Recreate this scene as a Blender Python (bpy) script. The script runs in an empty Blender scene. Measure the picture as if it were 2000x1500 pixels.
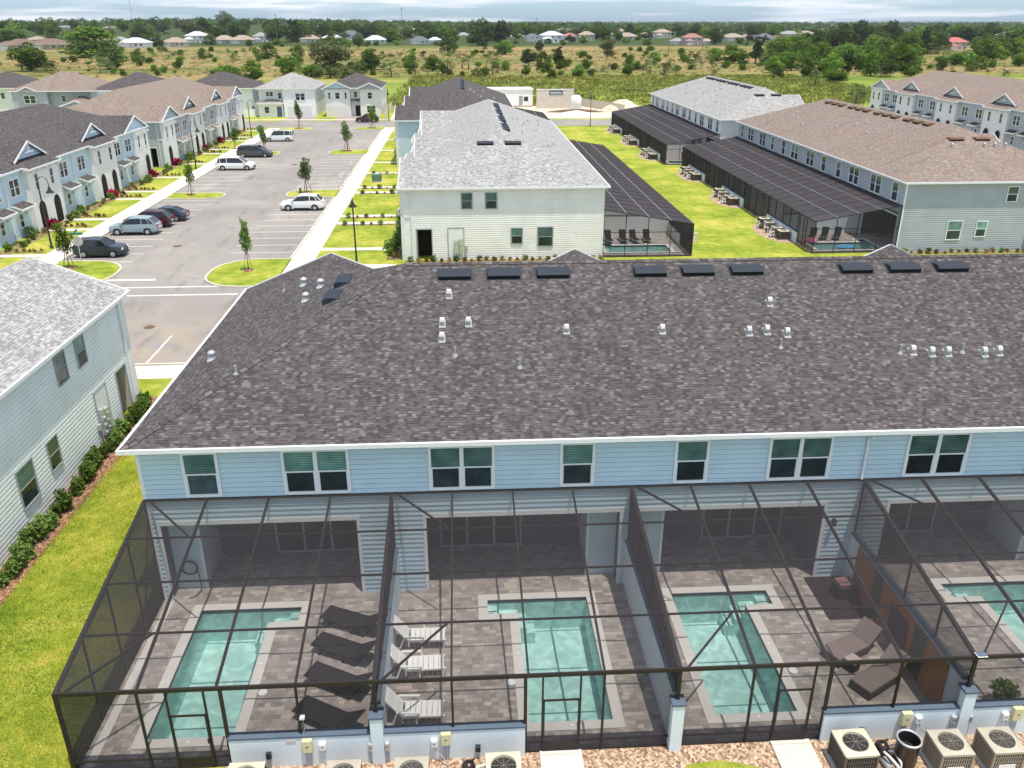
import bpy, math, random
import numpy as np
from math import radians as R, sin, cos, pi
from mathutils import Vector, Matrix
random.seed(7); rng = np.random.default_rng(11)
S = bpy.context.scene; COL = S.collection

# ------------------------------------------------------------------ camera, sky, sun, exposure
cd = bpy.data.cameras.new('camera'); cam = bpy.data.objects.new('camera', cd); COL.objects.link(cam)
cam.location = (0, 0, 19.2); cam.rotation_euler = (R(90 - 23.414), 0, R(-3.269))
cd.sensor_fit = 'HORIZONTAL'; cd.angle = 2 * math.atan(1000 / 1640.2); cd.clip_start = .5; cd.clip_end = 9000
S.camera = cam
SUN_DIR = Vector((.14, -.19, 1)).normalized()
W = bpy.data.worlds.new("World"); S.world = W; W.use_nodes = True
wt = W.node_tree; wt.nodes.clear()
def wn(t): return wt.nodes.new(t)
wo = wn('ShaderNodeOutputWorld'); wb = wn('ShaderNodeBackground'); sky = wn('ShaderNodeTexSky')
sky.sky_type = 'NISHITA'; sky.sun_disc = False
sky.sun_elevation = math.asin(SUN_DIR.z); sky.sun_rotation = math.atan2(SUN_DIR.x, SUN_DIR.y)
sky.air_density = 1.0; sky.dust_density = .6; sky.ozone_density = 1.5; sky.altitude = 20
wb.inputs[1].default_value = .15; CLOUD_LOW, CLOUD_HIGH = 5.6, 9.5
# clouds: soft bands of noise over the whole sky, mixed into the sky colour
tc = wn('ShaderNodeTexCoord'); mp = wn('ShaderNodeMapping'); mp.inputs['Scale'].default_value = (2.4, 2.4, 42)
nz = wn('ShaderNodeTexNoise'); nz.inputs['Scale'].default_value = 1.6; nz.inputs['Detail'].default_value = 7; nz.inputs['Roughness'].default_value = .55
cr = wn('ShaderNodeValToRGB'); cr.color_ramp.elements[0].position = .50; cr.color_ramp.elements[1].position = .62
cr.color_ramp.elements[0].color = (0, 0, 0, 1); cr.color_ramp.elements[1].color = (.9, .9, .9, 1)
nz2 = wn('ShaderNodeTexNoise'); nz2.inputs['Scale'].default_value = 4.0; nz2.inputs['Detail'].default_value = 5
cc = wn('ShaderNodeValToRGB'); cc.color_ramp.elements[0].position = .3; cc.color_ramp.elements[0].color = (.74, .81, .94, 1)
cc.color_ramp.elements[1].position = .62; cc.color_ramp.elements[1].color = (1, 1, 1.03, 1)
mx = wn('ShaderNodeMixRGB'); sep = wn('ShaderNodeSeparateXYZ')
# clear sky and clouds dim near the horizon; unseen overhead clouds brightened to fill walls
e1 = wn('ShaderNodeValToRGB'); e1.color_ramp.elements[0].position = .0; e1.color_ramp.elements[0].color = (.46, .66, 1.0, 1); e1.color_ramp.elements[1].position = .30; e1.color_ramp.elements[1].color = (1.12, 1., .84, 1)
e2 = wn('ShaderNodeMapRange'); e2.inputs[1].default_value = .03; e2.inputs[2].default_value = .35; e2.inputs[3].default_value = CLOUD_LOW; e2.inputs[4].default_value = CLOUD_HIGH
tint = wn('ShaderNodeMixRGB'); tint.blend_type = 'MULTIPLY'; tint.inputs[0].default_value = 1
ct = wn('ShaderNodeVectorMath'); ct.operation = 'SCALE'
L = wt.links.new
L(tc.outputs['Generated'], mp.inputs[0]); L(mp.outputs[0], nz.inputs['Vector']); L(mp.outputs[0], nz2.inputs['Vector']); L(tc.outputs['Generated'], sep.inputs[0])
L(sep.outputs[2], e1.inputs[0]); L(sep.outputs[2], e2.inputs[0])
L(nz.outputs[0], cr.inputs[0]); L(nz2.outputs[0], cc.inputs[0]); L(cr.outputs[0], mx.inputs[0])
L(cc.outputs[0], ct.inputs[0]); L(e2.outputs[0], ct.inputs['Scale'])
L(sky.outputs[0], tint.inputs[1]); L(e1.outputs[0], tint.inputs[2]); L(tint.outputs[0], mx.inputs[1]); L(ct.outputs[0], mx.inputs[2]); L(mx.outputs[0], wb.inputs[0]); L(wb.outputs[0], wo.inputs[0])
sd = bpy.data.lights.new('sun', 'SUN'); sd.energy = 3.5; sd.angle = R(.5); sd.color = (1, .935, .83)
so = bpy.data.objects.new('sun', sd); COL.objects.link(so); so.rotation_euler = SUN_DIR.to_track_quat('Z', 'Y').to_euler()
S.view_settings.view_transform = 'Standard'; S.view_settings.look = 'None'; S.view_settings.gamma = 1
S.view_settings.exposure = .46
S.render.engine = 'CYCLES'
S.cycles.transparent_max_bounces = 24; S.cycles.max_bounces = 6; S.cycles.use_denoising = True
S.cycles.sample_clamp_indirect = 4; S.cycles.caustics_reflective = False; S.cycles.caustics_refractive = False

# ------------------------------------------------------------------ helpers
class MB:
    """collects faces and links them as one mesh object"""
    def __init__(s): s.v = []; s.f = []; s.mi = []; s.uv = []; s.M = None
    def frame(s, o=(0, 0, 0), ex=(1, 0, 0), ey=(0, 1, 0), ez=(0, 0, 1)):
        s.M = (Vector(o), Vector(ex), Vector(ey), Vector(ez)); return s
    def T(s, p):
        if s.M is None: return tuple(p)
        o, a, b, c = s.M; return tuple(o + a * p[0] + b * p[1] + c * p[2])
    def face(s, pts, mi=0, uv=None):
        i = len(s.v); s.v += [s.T(p) for p in pts]; s.f.append(tuple(range(i, i + len(pts)))); s.mi.append(mi)
        s.uv.append(uv or [(p[0], p[1]) for p in pts]); return s
    def box(s, x0, y0, z0, x1, y1, z1, mi=0):
        x0, x1 = min(x0, x1), max(x0, x1); y0, y1 = min(y0, y1), max(y0, y1); z0, z1 = min(z0, z1), max(z0, z1)
        p = [(x0, y0, z0), (x1, y0, z0), (x1, y1, z0), (x0, y1, z0), (x0, y0, z1), (x1, y0, z1), (x1, y1, z1), (x0, y1, z1)]
        i = len(s.v); s.v += [s.T(q) for q in p]
        for f in ((0, 3, 2, 1), (4, 5, 6, 7), (0, 1, 5, 4), (1, 2, 6, 5), (2, 3, 7, 6), (3, 0, 4, 7)):
            s.f.append(tuple(i + k for k in f)); s.mi.append(mi); s.uv.append([(p[k][0], p[k][1] + p[k][2]) for k in f])
        return s
    def cyl(s, p0, p1, r0, r1=None, n=10, mi=0, cap=True):
        r1 = r0 if r1 is None else r1
        a = Vector(p0); b = Vector(p1); d = (b - a).normalized()
        u = d.orthogonal().normalized(); w = d.cross(u); i = len(s.v)
        for k in range(n):
            t = 2 * pi * k / n; q = u * cos(t) + w * sin(t); s.v.append(s.T(a + q * r0)); s.v.append(s.T(b + q * r1))
        for k in range(n):
            j = (k + 1) % n; s.f.append((i + 2 * k, i + 2 * j, i + 2 * j + 1, i + 2 * k + 1)); s.mi.append(mi); s.uv.append([(0, 0)] * 4)
        if cap:
            s.f.append(tuple(i + 2 * k for k in range(n))[::-1]); s.mi.append(mi); s.uv.append([(0, 0)] * n)
            s.f.append(tuple(i + 2 * k + 1 for k in range(n))); s.mi.append(mi); s.uv.append([(0, 0)] * n)
        return s
    def bar(s, p0, p1, w, h, mi=0):
        """rectangular bar between two points; h is measured towards up"""
        a = Vector(p0); b = Vector(p1); d = (b - a).normalized(); up = Vector((0, 0, 1))
        if abs(d.z) > .95: up = Vector((0, 1, 0))
        r = d.cross(up).normalized(); u = r.cross(d); i = len(s.v)
        for q in (a, b):
            for sx, sz in ((-1, -1), (1, -1), (1, 1), (-1, 1)): s.v.append(s.T(q + r * sx * w / 2 + u * sz * h / 2))
        for f in ((3, 2, 1, 0), (4, 5, 6, 7), (0, 1, 5, 4), (1, 2, 6, 5), (2, 3, 7, 6), (3, 0, 4, 7)):
            s.f.append(tuple(i + k for k in f)); s.mi.append(mi); s.uv.append([(0, 0)] * 4)
        return s
    def tube(s, pts, r, n=8, mi=0):
        for a, b in zip(pts[:-1], pts[1:]): s.cyl(a, b, r, r, n, mi)
        return s
    def lathe(s, prof, c=(0, 0, 0), n=16, mi=0):
        i = len(s.v)
        for r, z in prof:
            for k in range(n): t = 2 * pi * k / n; s.v.append(s.T((c[0] + r * cos(t), c[1] + r * sin(t), c[2] + z)))
        for q in range(len(prof) - 1):
            for k in range(n):
                j = (k + 1) % n; s.f.append((i + q * n + k, i + q * n + j, i + (q + 1) * n + j, i + (q + 1) * n + k)); s.mi.append(mi); s.uv.append([(0, 0)] * 4)
        return s
    def build(s, name, mats, parent=None, smooth=False, bevel=0):
        if not isinstance(mats, (list, tuple)): mats = [mats]
        me = bpy.data.meshes.new(name); me.from_pydata(s.v, [], s.f)
        for m in mats: me.materials.append(m)
        me.polygons.foreach_set('material_index', s.mi)
        uvl = me.uv_layers.new(name='UVMap'); flat = [c for u in s.uv for p in u for c in p]
        uvl.data.foreach_set('uv', flat)
        if smooth: me.polygons.foreach_set('use_smooth', [True] * len(s.f))
        me.update()
        o = bpy.data.objects.new(name, me); COL.objects.link(o)
        if parent is not None: o.parent = parent
        if bevel:
            b = o.modifiers.new('bevel', 'BEVEL'); b.width = bevel; b.segments = 2; b.limit_method = 'ANGLE'
        return o
def tag(o, label=None, cat=None, group=None, kind=None):
    if label: o['label'] = label
    if cat: o['category'] = cat
    if group: o['group'] = group
    if kind: o['kind'] = kind
    return o
def empty(name, loc=(0, 0, 0), rz=0, label=None, cat=None, group=None):
    o = bpy.data.objects.new(name, None); COL.objects.link(o); o.location = loc; o.rotation_euler = (0, 0, rz)
    o.empty_display_size = .2
    return tag(o, label, cat, group)
def kids(o): return [c for c in KID.get(o.name, [])]
KID = {}
def index_kids():
    KID.clear()
    for o in COL.objects:
        if o.parent: KID.setdefault(o.parent.name, []).append(o)
def copy_tree(o, loc=None, rz=None, scale=None, label=None, group=None, _top=True):
    if _top: index_kids()
    c = o.copy(); COL.objects.link(c)
    for ch in KID.get(o.name, []):
        d = copy_tree(ch, _top=False); d.parent = c
    if _top:
        if loc is not None: c.location = loc
        if rz is not None: c.rotation_euler = (0, 0, rz)
        if scale is not None: c.scale = (scale,) * 3 if not isinstance(scale, tuple) else scale
        if label: c['label'] = label
        if group: c['group'] = group
    return c
ORD = ['leftmost', 'second from left', 'third from left', 'fourth from left', 'fifth from left', 'sixth from left', 'seventh from left', 'eighth from left', 'ninth from left', 'tenth from left', 'eleventh from left', 'twelfth from left', 'thirteenth from left', 'fourteenth from left', 'fifteenth from left']

# ------------------------------------------------------------------ materials
class NT:
    def __init__(s, name):
        s.m = bpy.data.materials.new(name); s.m.use_nodes = True; s.t = s.m.node_tree; s.t.nodes.clear()
        s.out = s.t.nodes.new('ShaderNodeOutputMaterial')
    def n(s, typ, ins=None, **props):
        nd = s.t.nodes.new(typ)
        for k, v in props.items(): setattr(nd, k, v)
        for k, v in (ins or {}).items():
            if isinstance(v, bpy.types.NodeSocket): s.t.links.new(v, nd.inputs[k])
            else: nd.inputs[k].default_value = v
        return nd
    def math(s, op, a, b=0., c=None):
        ins = {0: a, 1: b}
        if c is not None: ins[2] = c
        return s.n('ShaderNodeMath', ins, operation=op).outputs[0]
    def mix(s, f, a, b, mode='MIX'):
        return s.n('ShaderNodeMixRGB', {0: f, 1: a, 2: b}, blend_type=mode).outputs[0]
    def ramp(s, f, stops, interp='LINEAR'):
        r = s.n('ShaderNodeValToRGB', {0: f}); cr = r.color_ramp; cr.interpolation = interp
        while len(cr.elements) < len(stops): cr.elements.new(.5)
        for e, (p, c) in zip(cr.elements, stops): e.position = p; e.color = (c[0], c[1], c[2], 1) if not isinstance(c, (int, float)) else (c, c, c, 1)
        return r.outputs[0]
    def noise(s, vec, scale, detail=4, rough=.55, out=0, dist=0):
        return s.n('ShaderNodeTexNoise', {'Vector': vec, 'Scale': scale, 'Detail': detail, 'Roughness': rough, 'Distortion': dist}).outputs[out]
    def obj(s): return s.n('ShaderNodeTexCoord').outputs['Object']
    def pos(s): return s.n('ShaderNodeNewGeometry').outputs['Position']
    def uvc(s): return s.n('ShaderNodeTexCoord').outputs['UV']
    def bsdf(s, col, rough=.7, spec=.3, metal=0, bump=None, bstr=.3, bdist=.02, **kw):
        ins = {'Base Color': col, 'Roughness': rough, 'Specular IOR Level': spec, 'Metallic': metal}
        ins.update(kw)
        if bump is not None: ins['Normal'] = s.n('ShaderNodeBump', {'Height': bump, 'Strength': bstr, 'Distance': bdist}).outputs[0]
        b = s.n('ShaderNodeBsdfPrincipled', ins)
        return b
    def end(s, b): s.t.links.new(b.outputs[0], s.out.inputs[0]); return s.m
def c4(c): return (c[0], c[1], c[2], 1)
def paint(name, col, rough=.6, spec=.3, metal=0, var=.12, scale=3., bump=0, bscale=60):
    t = NT(name); o = t.obj()
    n = t.noise(o, scale, 5)
    f = t.ramp(n, [(.25, 1 - var), (.75, 1 + var * .4)])
    c = t.mix(1., c4(col), f, 'MULTIPLY')
    bp = t.noise(o, bscale, 3) if bump else None
    return t.end(t.bsdf(c, rough, spec, metal, bp, bump or .1, .01))

def shingle(name, dark, mid, light, purple=(1.04, .97, 1.03), contrast=1.0, row=.145, tab=.26):
    """laminated shingles laid in rows on the roof plane's own uv (metres)"""
    t = NT(name); uv = t.uvc(); sp = t.n('ShaderNodeSeparateXYZ', {0: uv}); u, v = sp.outputs[0], sp.outputs[1]
    r = t.math('DIVIDE', v, row); rf = t.math('FLOOR', r); rr = t.math('FRACT', r)
    w1 = t.n('ShaderNodeTexWhiteNoise', {'W': rf}, noise_dimensions='1D').outputs[0]
    cu = t.math('ADD', t.math('DIVIDE', u, tab), t.math('MULTIPLY', w1, 7.))
    cf = t.math('FLOOR', cu)
    cell = t.n('ShaderNodeCombineXYZ', {0: cf, 1: rf, 2: 0.}).outputs[0]
    w = t.n('ShaderNodeTexWhiteNoise', {'Vector': cell}, noise_dimensions='2D').outputs[0]
    w2 = t.n('ShaderNodeTexWhiteNoise', {'Vector': t.n('ShaderNodeVectorMath', {0: cell, 1: (31.7, 12.3, 0)}, operation='ADD').outputs[0]}, noise_dimensions='2D').outputs[0]
    col = t.ramp(w, [(0, dark), (.30, mid), (.74, [a * .7 + b * .3 for a, b in zip(mid, light)]), (.89, light)], 'CONSTANT' if contrast > .9 else 'LINEAR')
    big = t.noise(uv, .35, 3); col = t.mix(t.ramp(big, [(.35, 0.), (.65, 1.)]), col, t.mix(1., col, c4(purple), 'MULTIPLY'))
    st = t.noise(t.n('ShaderNodeMapping', {'Vector': uv, 'Scale': (1.3, .10, 1)}).outputs[0], 1., 4, .6); col = t.mix(1., col, t.ramp(st, [(.3, .87), (.5, 1.), (.7, 1.08)]), 'MULTIPLY')
    fine = t.ramp(t.noise(uv, 90, 2), [(.2, .8), (.8, 1.15)]); col = t.mix(1., col, fine, 'MULTIPLY')
    # lower edge of the raised tabs: dark printed band, lap shadow put into the colour
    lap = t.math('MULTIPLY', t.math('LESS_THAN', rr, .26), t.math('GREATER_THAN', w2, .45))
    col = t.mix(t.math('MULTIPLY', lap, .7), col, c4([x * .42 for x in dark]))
    h = t.math('ADD', t.math('MULTIPLY', w, .5), t.math('MULTIPLY', t.math('SUBTRACT', 1., rr), .8))
    return t.end(t.bsdf(col, .95, .15, 0, h, .5, .012))

def grassmat(name, a, b, c, stripe=0.):
    t = NT(name); p = t.pos()
    n1 = t.noise(p, .22, 5, .6); n2 = t.noise(p, 1.3, 5, .65); n3 = t.noise(p, 28, 3, .7)
    f = t.math('ADD', t.math('MULTIPLY', n1, .55), t.math('MULTIPLY', n2, .45))
    col = t.ramp(f, [(.36, a), (.5, b), (.63, c)])
    col = t.mix(1., col, t.ramp(n3, [(.3, .62), (.7, 1.3)]), 'MULTIPLY')
    return t.end(t.bsdf(col, .95, .1, 0, n3, .9, .06))
M = {}
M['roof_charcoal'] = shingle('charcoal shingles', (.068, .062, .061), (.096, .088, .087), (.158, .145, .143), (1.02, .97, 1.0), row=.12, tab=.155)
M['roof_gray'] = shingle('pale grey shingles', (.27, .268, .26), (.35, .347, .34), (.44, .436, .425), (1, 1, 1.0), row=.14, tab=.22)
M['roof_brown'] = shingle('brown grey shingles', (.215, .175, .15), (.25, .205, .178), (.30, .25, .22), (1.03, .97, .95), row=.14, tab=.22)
def siding(name, col):
    t = NT(name); o = t.obj()
    n = t.noise(o, .8, 4); c = t.mix(1., c4(col), t.ramp(n, [(.3, .93), (.7, 1.05)]), 'MULTIPLY')
    g = t.n('ShaderNodeMapping', {'Vector': o, 'Scale': (3, 3, 60)}).outputs[0]
    return t.end(t.bsdf(c, .6, .3, 0, t.noise(g, 1.0, 3), .15, .004))
M['blue'] = siding('light blue lap siding', (.52, .66, .745))
M['white_siding'] = siding('off white lap siding', (.86, .845, .83))
M['pale_siding'] = siding('pale blue white lap siding', (.84, .865, .87))
M['gray_siding'] = siding('blue grey lap siding', (.42, .455, .485))
M['stucco'] = paint('white stucco', (.78, .78, .76), .9, .2, var=.08, bump=.3, bscale=25)
M['blue_stucco'] = paint('pale blue stucco', (.68, .76, .82), .9, .2, var=.06, scale=1.2, bump=.5, bscale=22)
M['trim'] = paint('white painted trim', (.80, .81, .82), .45, .4, var=.04)
M['gray_trim'] = paint('grey painted trim', (.33, .36, .38), .5, .4, var=.05)
M['gutter'] = paint('white metal gutter', (.78, .79, .80), .35, .5, var=.07, scale=6)
M['cap'] = paint('slate blue wall cap paint', (.10, .14, .19), .6, .3, var=.1)
M['bronze'] = paint('dark bronze aluminium', (.026, .021, .020), .5, .3, var=.12)
M['black'] = paint('black painted metal', (.02, .02, .022), .4, .5, var=.1)
M['vent_black'] = paint('dark slate vent metal', (.030, .038, .052), .7, .25, var=.1)
M['galv'] = paint('galvanised metal', (.62, .63, .64), .35, .5, metal=.5, var=.15, scale=8)
M['pipe_gray'] = paint('grey conduit plastic', (.34, .36, .38), .5, .4)
M['white_plastic'] = paint('white plastic', (.78, .79, .80), .4, .5, var=.05)
M['beige_plastic'] = paint('cream enclosure plastic', (.66, .60, .38), .5, .4, var=.06)
M['rubber'] = paint('tyre rubber', (.015, .015, .016), .8, .2)
M['rim'] = paint('alloy wheel', (.55, .56, .57), .3, .6, metal=.6)
M['dirt'] = paint('pale construction dirt', (.62, .55, .44), .95, .1, var=.25, scale=.4, bump=.6, bscale=3)
M['whitesand'] = paint('white sand heap', (.78, .77, .74), .95, .1, var=.15, scale=1, bump=.6, bscale=3)
M['tanwall'] = paint('tan painted block wall', (.62, .56, .47), .85, .2, var=.1, scale=.8)
M['vinyl_fence'] = paint('tan vinyl fence', (.62, .56, .45), .5, .3, var=.05)
M['wood'] = paint('brown weathered wood', (.16, .10, .06), .85, .2, var=.3, scale=5)
M['stake'] = paint('grey brown stake wood', (.25, .17, .11), .85, .2, var=.2)
M['interior'] = paint('shaded lanai siding', (.10, .11, .125), .8, .2, var=.05)  # lanai siding darkened, the recess's shade put into its colour
M['ceiling'] = paint('lanai ceiling', (.3, .3, .3), .8, .2)  # darkened too: shade under the lanai roof put into the colour
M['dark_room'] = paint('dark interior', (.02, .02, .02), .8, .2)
M['garage'] = paint('white garage door', (.72, .72, .72), .5, .3, var=.04)
M['blue_door'] = paint('slate blue door', (.10, .16, .24), .5, .3)

def glassmat(name, top, low_ref, blind=0.):
    t = NT(name); o = t.obj(); sp = t.n('ShaderNodeSeparateXYZ', {0: o}).outputs[2]
    col = c4(top)
    if blind:
        s = t.math('FRACT', t.math('MULTIPLY', sp, 15.)); s = t.math('GREATER_THAN', s, .45)
        n = t.noise(o, 1.6, 3)
        col = t.mix(t.math('MULTIPLY', s, blind), c4(top), c4([min(1, x * 2.6 + .02) for x in top]))
        col = t.mix(1., col, t.ramp(n, [(.3, .6), (.7, 1.25)]), 'MULTIPLY')
    rd = t.n('ShaderNodeObjectInfo').outputs['Random']; col = t.mix(1., col, t.ramp(rd, [(0, .4), (.35, .85), (.7, 1.2), (1., 2.2)]), 'MULTIPLY')
    return t.end(t.bsdf(col, .08, low_ref))
M['glass_up'] = glassmat('green tinted pane with blinds behind', (.045, .095, .085), .6, .8)
M['glass_low'] = glassmat('dark screened pane', (.018, .03, .032), .35, .5)
M['glass_dark'] = glassmat('dark window pane', (.03, .04, .045), .6, .3)
M['car_glass'] = paint('dark car glass', (.012, .015, .018), .08, .7, var=.05)

def screenmat(name, cover, col=(.060, .055, .060)):
    """woven insect screen: the threads cover more of the view the more obliquely it is seen"""
    t = NT(name); g = t.n('ShaderNodeNewGeometry')
    d = t.n('ShaderNodeVectorMath', {0: g.outputs['Incoming'], 1: g.outputs['Normal']}, operation='DOT_PRODUCT').outputs['Value']
    k = t.math('MAXIMUM', t.math('ABSOLUTE', d), .02)
    f = t.math('MINIMUM', t.math('DIVIDE', cover, k), .97)
    tr = t.n('ShaderNodeBsdfTransparent', {0: (1, 1, 1, 1)}); df = t.n('ShaderNodeBsdfDiffuse', {0: c4(col)})
    mxs = t.n('ShaderNodeMixShader', {0: f}); t.t.links.new(tr.outputs[0], mxs.inputs[1]); t.t.links.new(df.outputs[0], mxs.inputs[2])
    return t.end(mxs)
M['screen'] = screenmat('insect screen mesh', .24)
M['screen_side'] = screenmat('insect screen wall mesh', .30)

def watermat():
    t = NT('pool water'); p = t.pos()
    n = t.noise(p, 3.2, 3, .55, dist=.6); n2 = t.noise(p, 9., 2, .5)
    h = t.math('ADD', n, t.math('MULTIPLY', n2, .35))
    nb = t.n('ShaderNodeBump', {'Height': h, 'Strength': .6, 'Distance': .09}).outputs[0]
    fr = t.n('ShaderNodeFresnel', {'IOR': 1.33, 'Normal': nb}).outputs[0]
    gl = t.n('ShaderNodeBsdfGlossy', {'Roughness': .04, 'Normal': nb})
    # caustic light of the ripples painted into the water's tint: a slowly warped cell net
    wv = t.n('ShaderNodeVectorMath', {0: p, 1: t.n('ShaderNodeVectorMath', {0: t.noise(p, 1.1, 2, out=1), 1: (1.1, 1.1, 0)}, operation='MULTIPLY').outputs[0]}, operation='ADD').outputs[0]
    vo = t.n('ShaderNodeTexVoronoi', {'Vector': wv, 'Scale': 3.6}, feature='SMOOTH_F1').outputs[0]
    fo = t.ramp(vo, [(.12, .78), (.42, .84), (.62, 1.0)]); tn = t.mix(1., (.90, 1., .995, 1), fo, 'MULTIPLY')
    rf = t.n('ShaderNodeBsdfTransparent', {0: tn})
    ms = t.n('ShaderNodeMixShader', {0: fr}); t.t.links.new(rf.outputs[0], ms.inputs[1]); t.t.links.new(gl.outputs[0], ms.inputs[2])
    return t.end(ms)
M['water'] = watermat()
def plaster():
    t = NT('aqua pool plaster'); p = t.pos()
    v = t.n('ShaderNodeTexVoronoi', {'Vector': t.n('ShaderNodeVectorMath', {0: p, 1: t.noise(p, 1.5, 2, out=1)}, operation='ADD').outputs[0], 'Scale': 3.2}, feature='DISTANCE_TO_EDGE').outputs[0]
    n = t.noise(p, .8, 3)
    col = t.mix(t.ramp(n, [(.35, 0.), (.65, 1.)]), (.56, .80, .77, 1), (.67, .87, .84, 1))
    return t.end(t.bsdf(col, .7, .2))
M['plaster'] = plaster()
M['tile'] = paint('dark waterline tile', (.06, .12, .15), .3, .5)
M['coping'] = paint('pale concrete coping', (.60, .57, .54), .8, .2, var=.1, scale=2, bump=.2)
def pavers(name, stops, w=.30, h=.165):
    t = NT(name); p = t.pos(); sp = t.n('ShaderNodeSeparateXYZ', {0: p}); x, y = sp.outputs[0], sp.outputs[1]
    r = t.math('DIVIDE', y, h); rf = t.math('FLOOR', r); rr = t.math('FRACT', r)
    w1 = t.n('ShaderNodeTexWhiteNoise', {'W': rf}, noise_dimensions='1D').outputs[0]
    cu = t.math('ADD', t.math('DIVIDE', x, t.math('MULTIPLY', t.math('ADD', w1, .55), w)), t.math('MULTIPLY', w1, 9.))
    cf = t.math('FLOOR', cu); cfr = t.math('FRACT', cu)
    cell = t.n('ShaderNodeCombineXYZ', {0: cf, 1: rf, 2: 0.}).outputs[0]
    wn_ = t.n('ShaderNodeTexWhiteNoise', {'Vector': cell}, noise_dimensions='2D').outputs[0]
    col = t.ramp(wn_, stops, 'CONSTANT')
    col = t.mix(1., col, t.ramp(t.noise(p, 1.1, 4), [(.3, .8), (.7, 1.15)]), 'MULTIPLY')
    j = t.math('MAXIMUM', t.math('LESS_THAN', rr, .07), t.math('LESS_THAN', cfr, .045))
    col = t.mix(t.math('MULTIPLY', j, .45), col, (.11, .095, .085, 1))
    col = t.mix(1., col, t.ramp(t.noise(p, 60, 2), [(.2, .85), (.8, 1.12)]), 'MULTIPLY')
    return t.end(t.bsdf(col, .9, .15, 0, t.math('SUBTRACT', 1., j), .4, .006))
M['pavers'] = pavers('tumbled beige grey pavers', [(0, (.26, .23, .215)), (.18, (.31, .275, .255)), (.45, (.35, .31, .285)), (.7, (.39, .345, .315)), (.88, (.45, .40, .36))])
M['drive_pavers'] = pavers('pink grey driveway pavers', [(0, (.30, .24, .22)), (.5, (.38, .31, .29)), (.8, (.45, .38, .35))])
def asphalt():
    t = NT('worn parking asphalt'); p = t.pos()
    n = t.noise(p, .09, 5, .6, dist=.4); col = t.ramp(n, [(.32, (.245, .226, .213)), (.5, (.285, .264, .247)), (.66, (.335, .308, .282))])
    st = t.noise(t.n('ShaderNodeMapping', {'Vector': p, 'Scale': (.9, .16, 1)}).outputs[0], 1., 5, .6)
    col = t.mix(1., col, t.ramp(st, [(.3, .76), (.44, 1.), (.60, 1.), (.75, 1.18)]), 'MULTIPLY')
    ov = t.n('ShaderNodeTexVoronoi', {'Vector': t.n('ShaderNodeMapping', {'Vector': p, 'Scale': (.34, .37, 1)}).outputs[0], 'Scale': 1., 'Randomness': 1.}).outputs[0]
    col = t.mix(t.math('MULTIPLY', t.ramp(ov, [(.03, 1.), (.16, 0.)]), .45), col, (.09, .08, .078, 1))
    ck = t.n('ShaderNodeTexVoronoi', {'Vector': t.n('ShaderNodeVectorMath', {0: p, 1: t.noise(p, .7, 3, out=1)}, operation='ADD').outputs[0], 'Scale': .11}, feature='DISTANCE_TO_EDGE').outputs[0]
    col = t.mix(t.math('MULTIPLY', t.math('LESS_THAN', ck, .003), .16), col, (.08, .075, .07, 1))
    # tan washed-in silt patches by the south end
    d = t.n('ShaderNodeVectorMath', {0: p, 1: (-20.5, 52., 0)}, operation='DISTANCE').outputs['Value']
    m = t.math('MULTIPLY', t.ramp(t.math('DIVIDE', d, 12.), [(.1, 1.), (1., 0.)]), t.ramp(t.noise(p, .45, 5), [(.38, 0.), (.6, 1.)]))
    col = t.mix(t.math('MULTIPLY', m, .4), col, (.42, .33, .22, 1))
    col = t.mix(1., col, t.ramp(t.noise(p, 35, 2), [(.2, .8), (.8, 1.15)]), 'MULTIPLY')
    return t.end(t.bsdf(col, .9, .15, 0, t.noise(p, 50, 2), .3, .01))
M['asphalt'] = asphalt()
def concrete(name, col):
    t = NT(name); p = t.pos(); n = t.noise(p, .5, 5)
    c = t.mix(1., c4(col), t.ramp(n, [(.3, .9), (.7, 1.06)]), 'MULTIPLY')
    sp = t.n('ShaderNodeSeparateXYZ', {0: p}).outputs[1]
    j = t.math('LESS_THAN', t.math('FRACT', t.math('DIVIDE', sp, 1.6)), .022)
    c = t.mix(t.math('MULTIPLY', j, .35), c, (.2, .18, .16, 1))
    return t.end(t.bsdf(c, .9, .15, 0, t.noise(p, 30, 3), .2, .01))
M['concrete'] = concrete('pale walk concrete', (.62, .575, .53))  # pale concrete of the walks, paths and slabs
M['kerb'] = paint('concrete kerb', (.60, .56, .49), .9, .15, var=.12, scale=.6)
M['line'] = paint('white road paint', (.70, .69, .66), .8, .2, var=.25, scale=1.2)
M['lawn'] = grassmat('mown lawn', (.155, .235, .025), (.31, .365, .045), (.54, .485, .11))
M['lawn_strip'] = grassmat('bright lawn strip', (.20, .33, .02), (.36, .46, .03), (.52, .50, .07))
def mulchmat(name, a, b, c, sc=14):
    t = NT(name); p = t.pos()
    v = t.n('ShaderNodeTexVoronoi', {'Vector': p, 'Scale': sc}); col = t.ramp(v.outputs['Color'], [(.2, a), (.5, b), (.8, c)])
    return t.end(t.bsdf(col, .95, .1, 0, v.outputs[0], .8, .04))
M['mulch'] = mulchmat('red brown bark mulch', (.12, .05, .03), (.26, .13, .08), (.42, .26, .18))
M['gravel'] = mulchmat('tan river gravel', (.22, .13, .08), (.42, .29, .2), (.60, .48, .36))
M['bed'] = mulchmat('planting bed soil and groundcover', (.10, .09, .04), (.22, .19, .08), (.34, .26, .14), 5)
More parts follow.
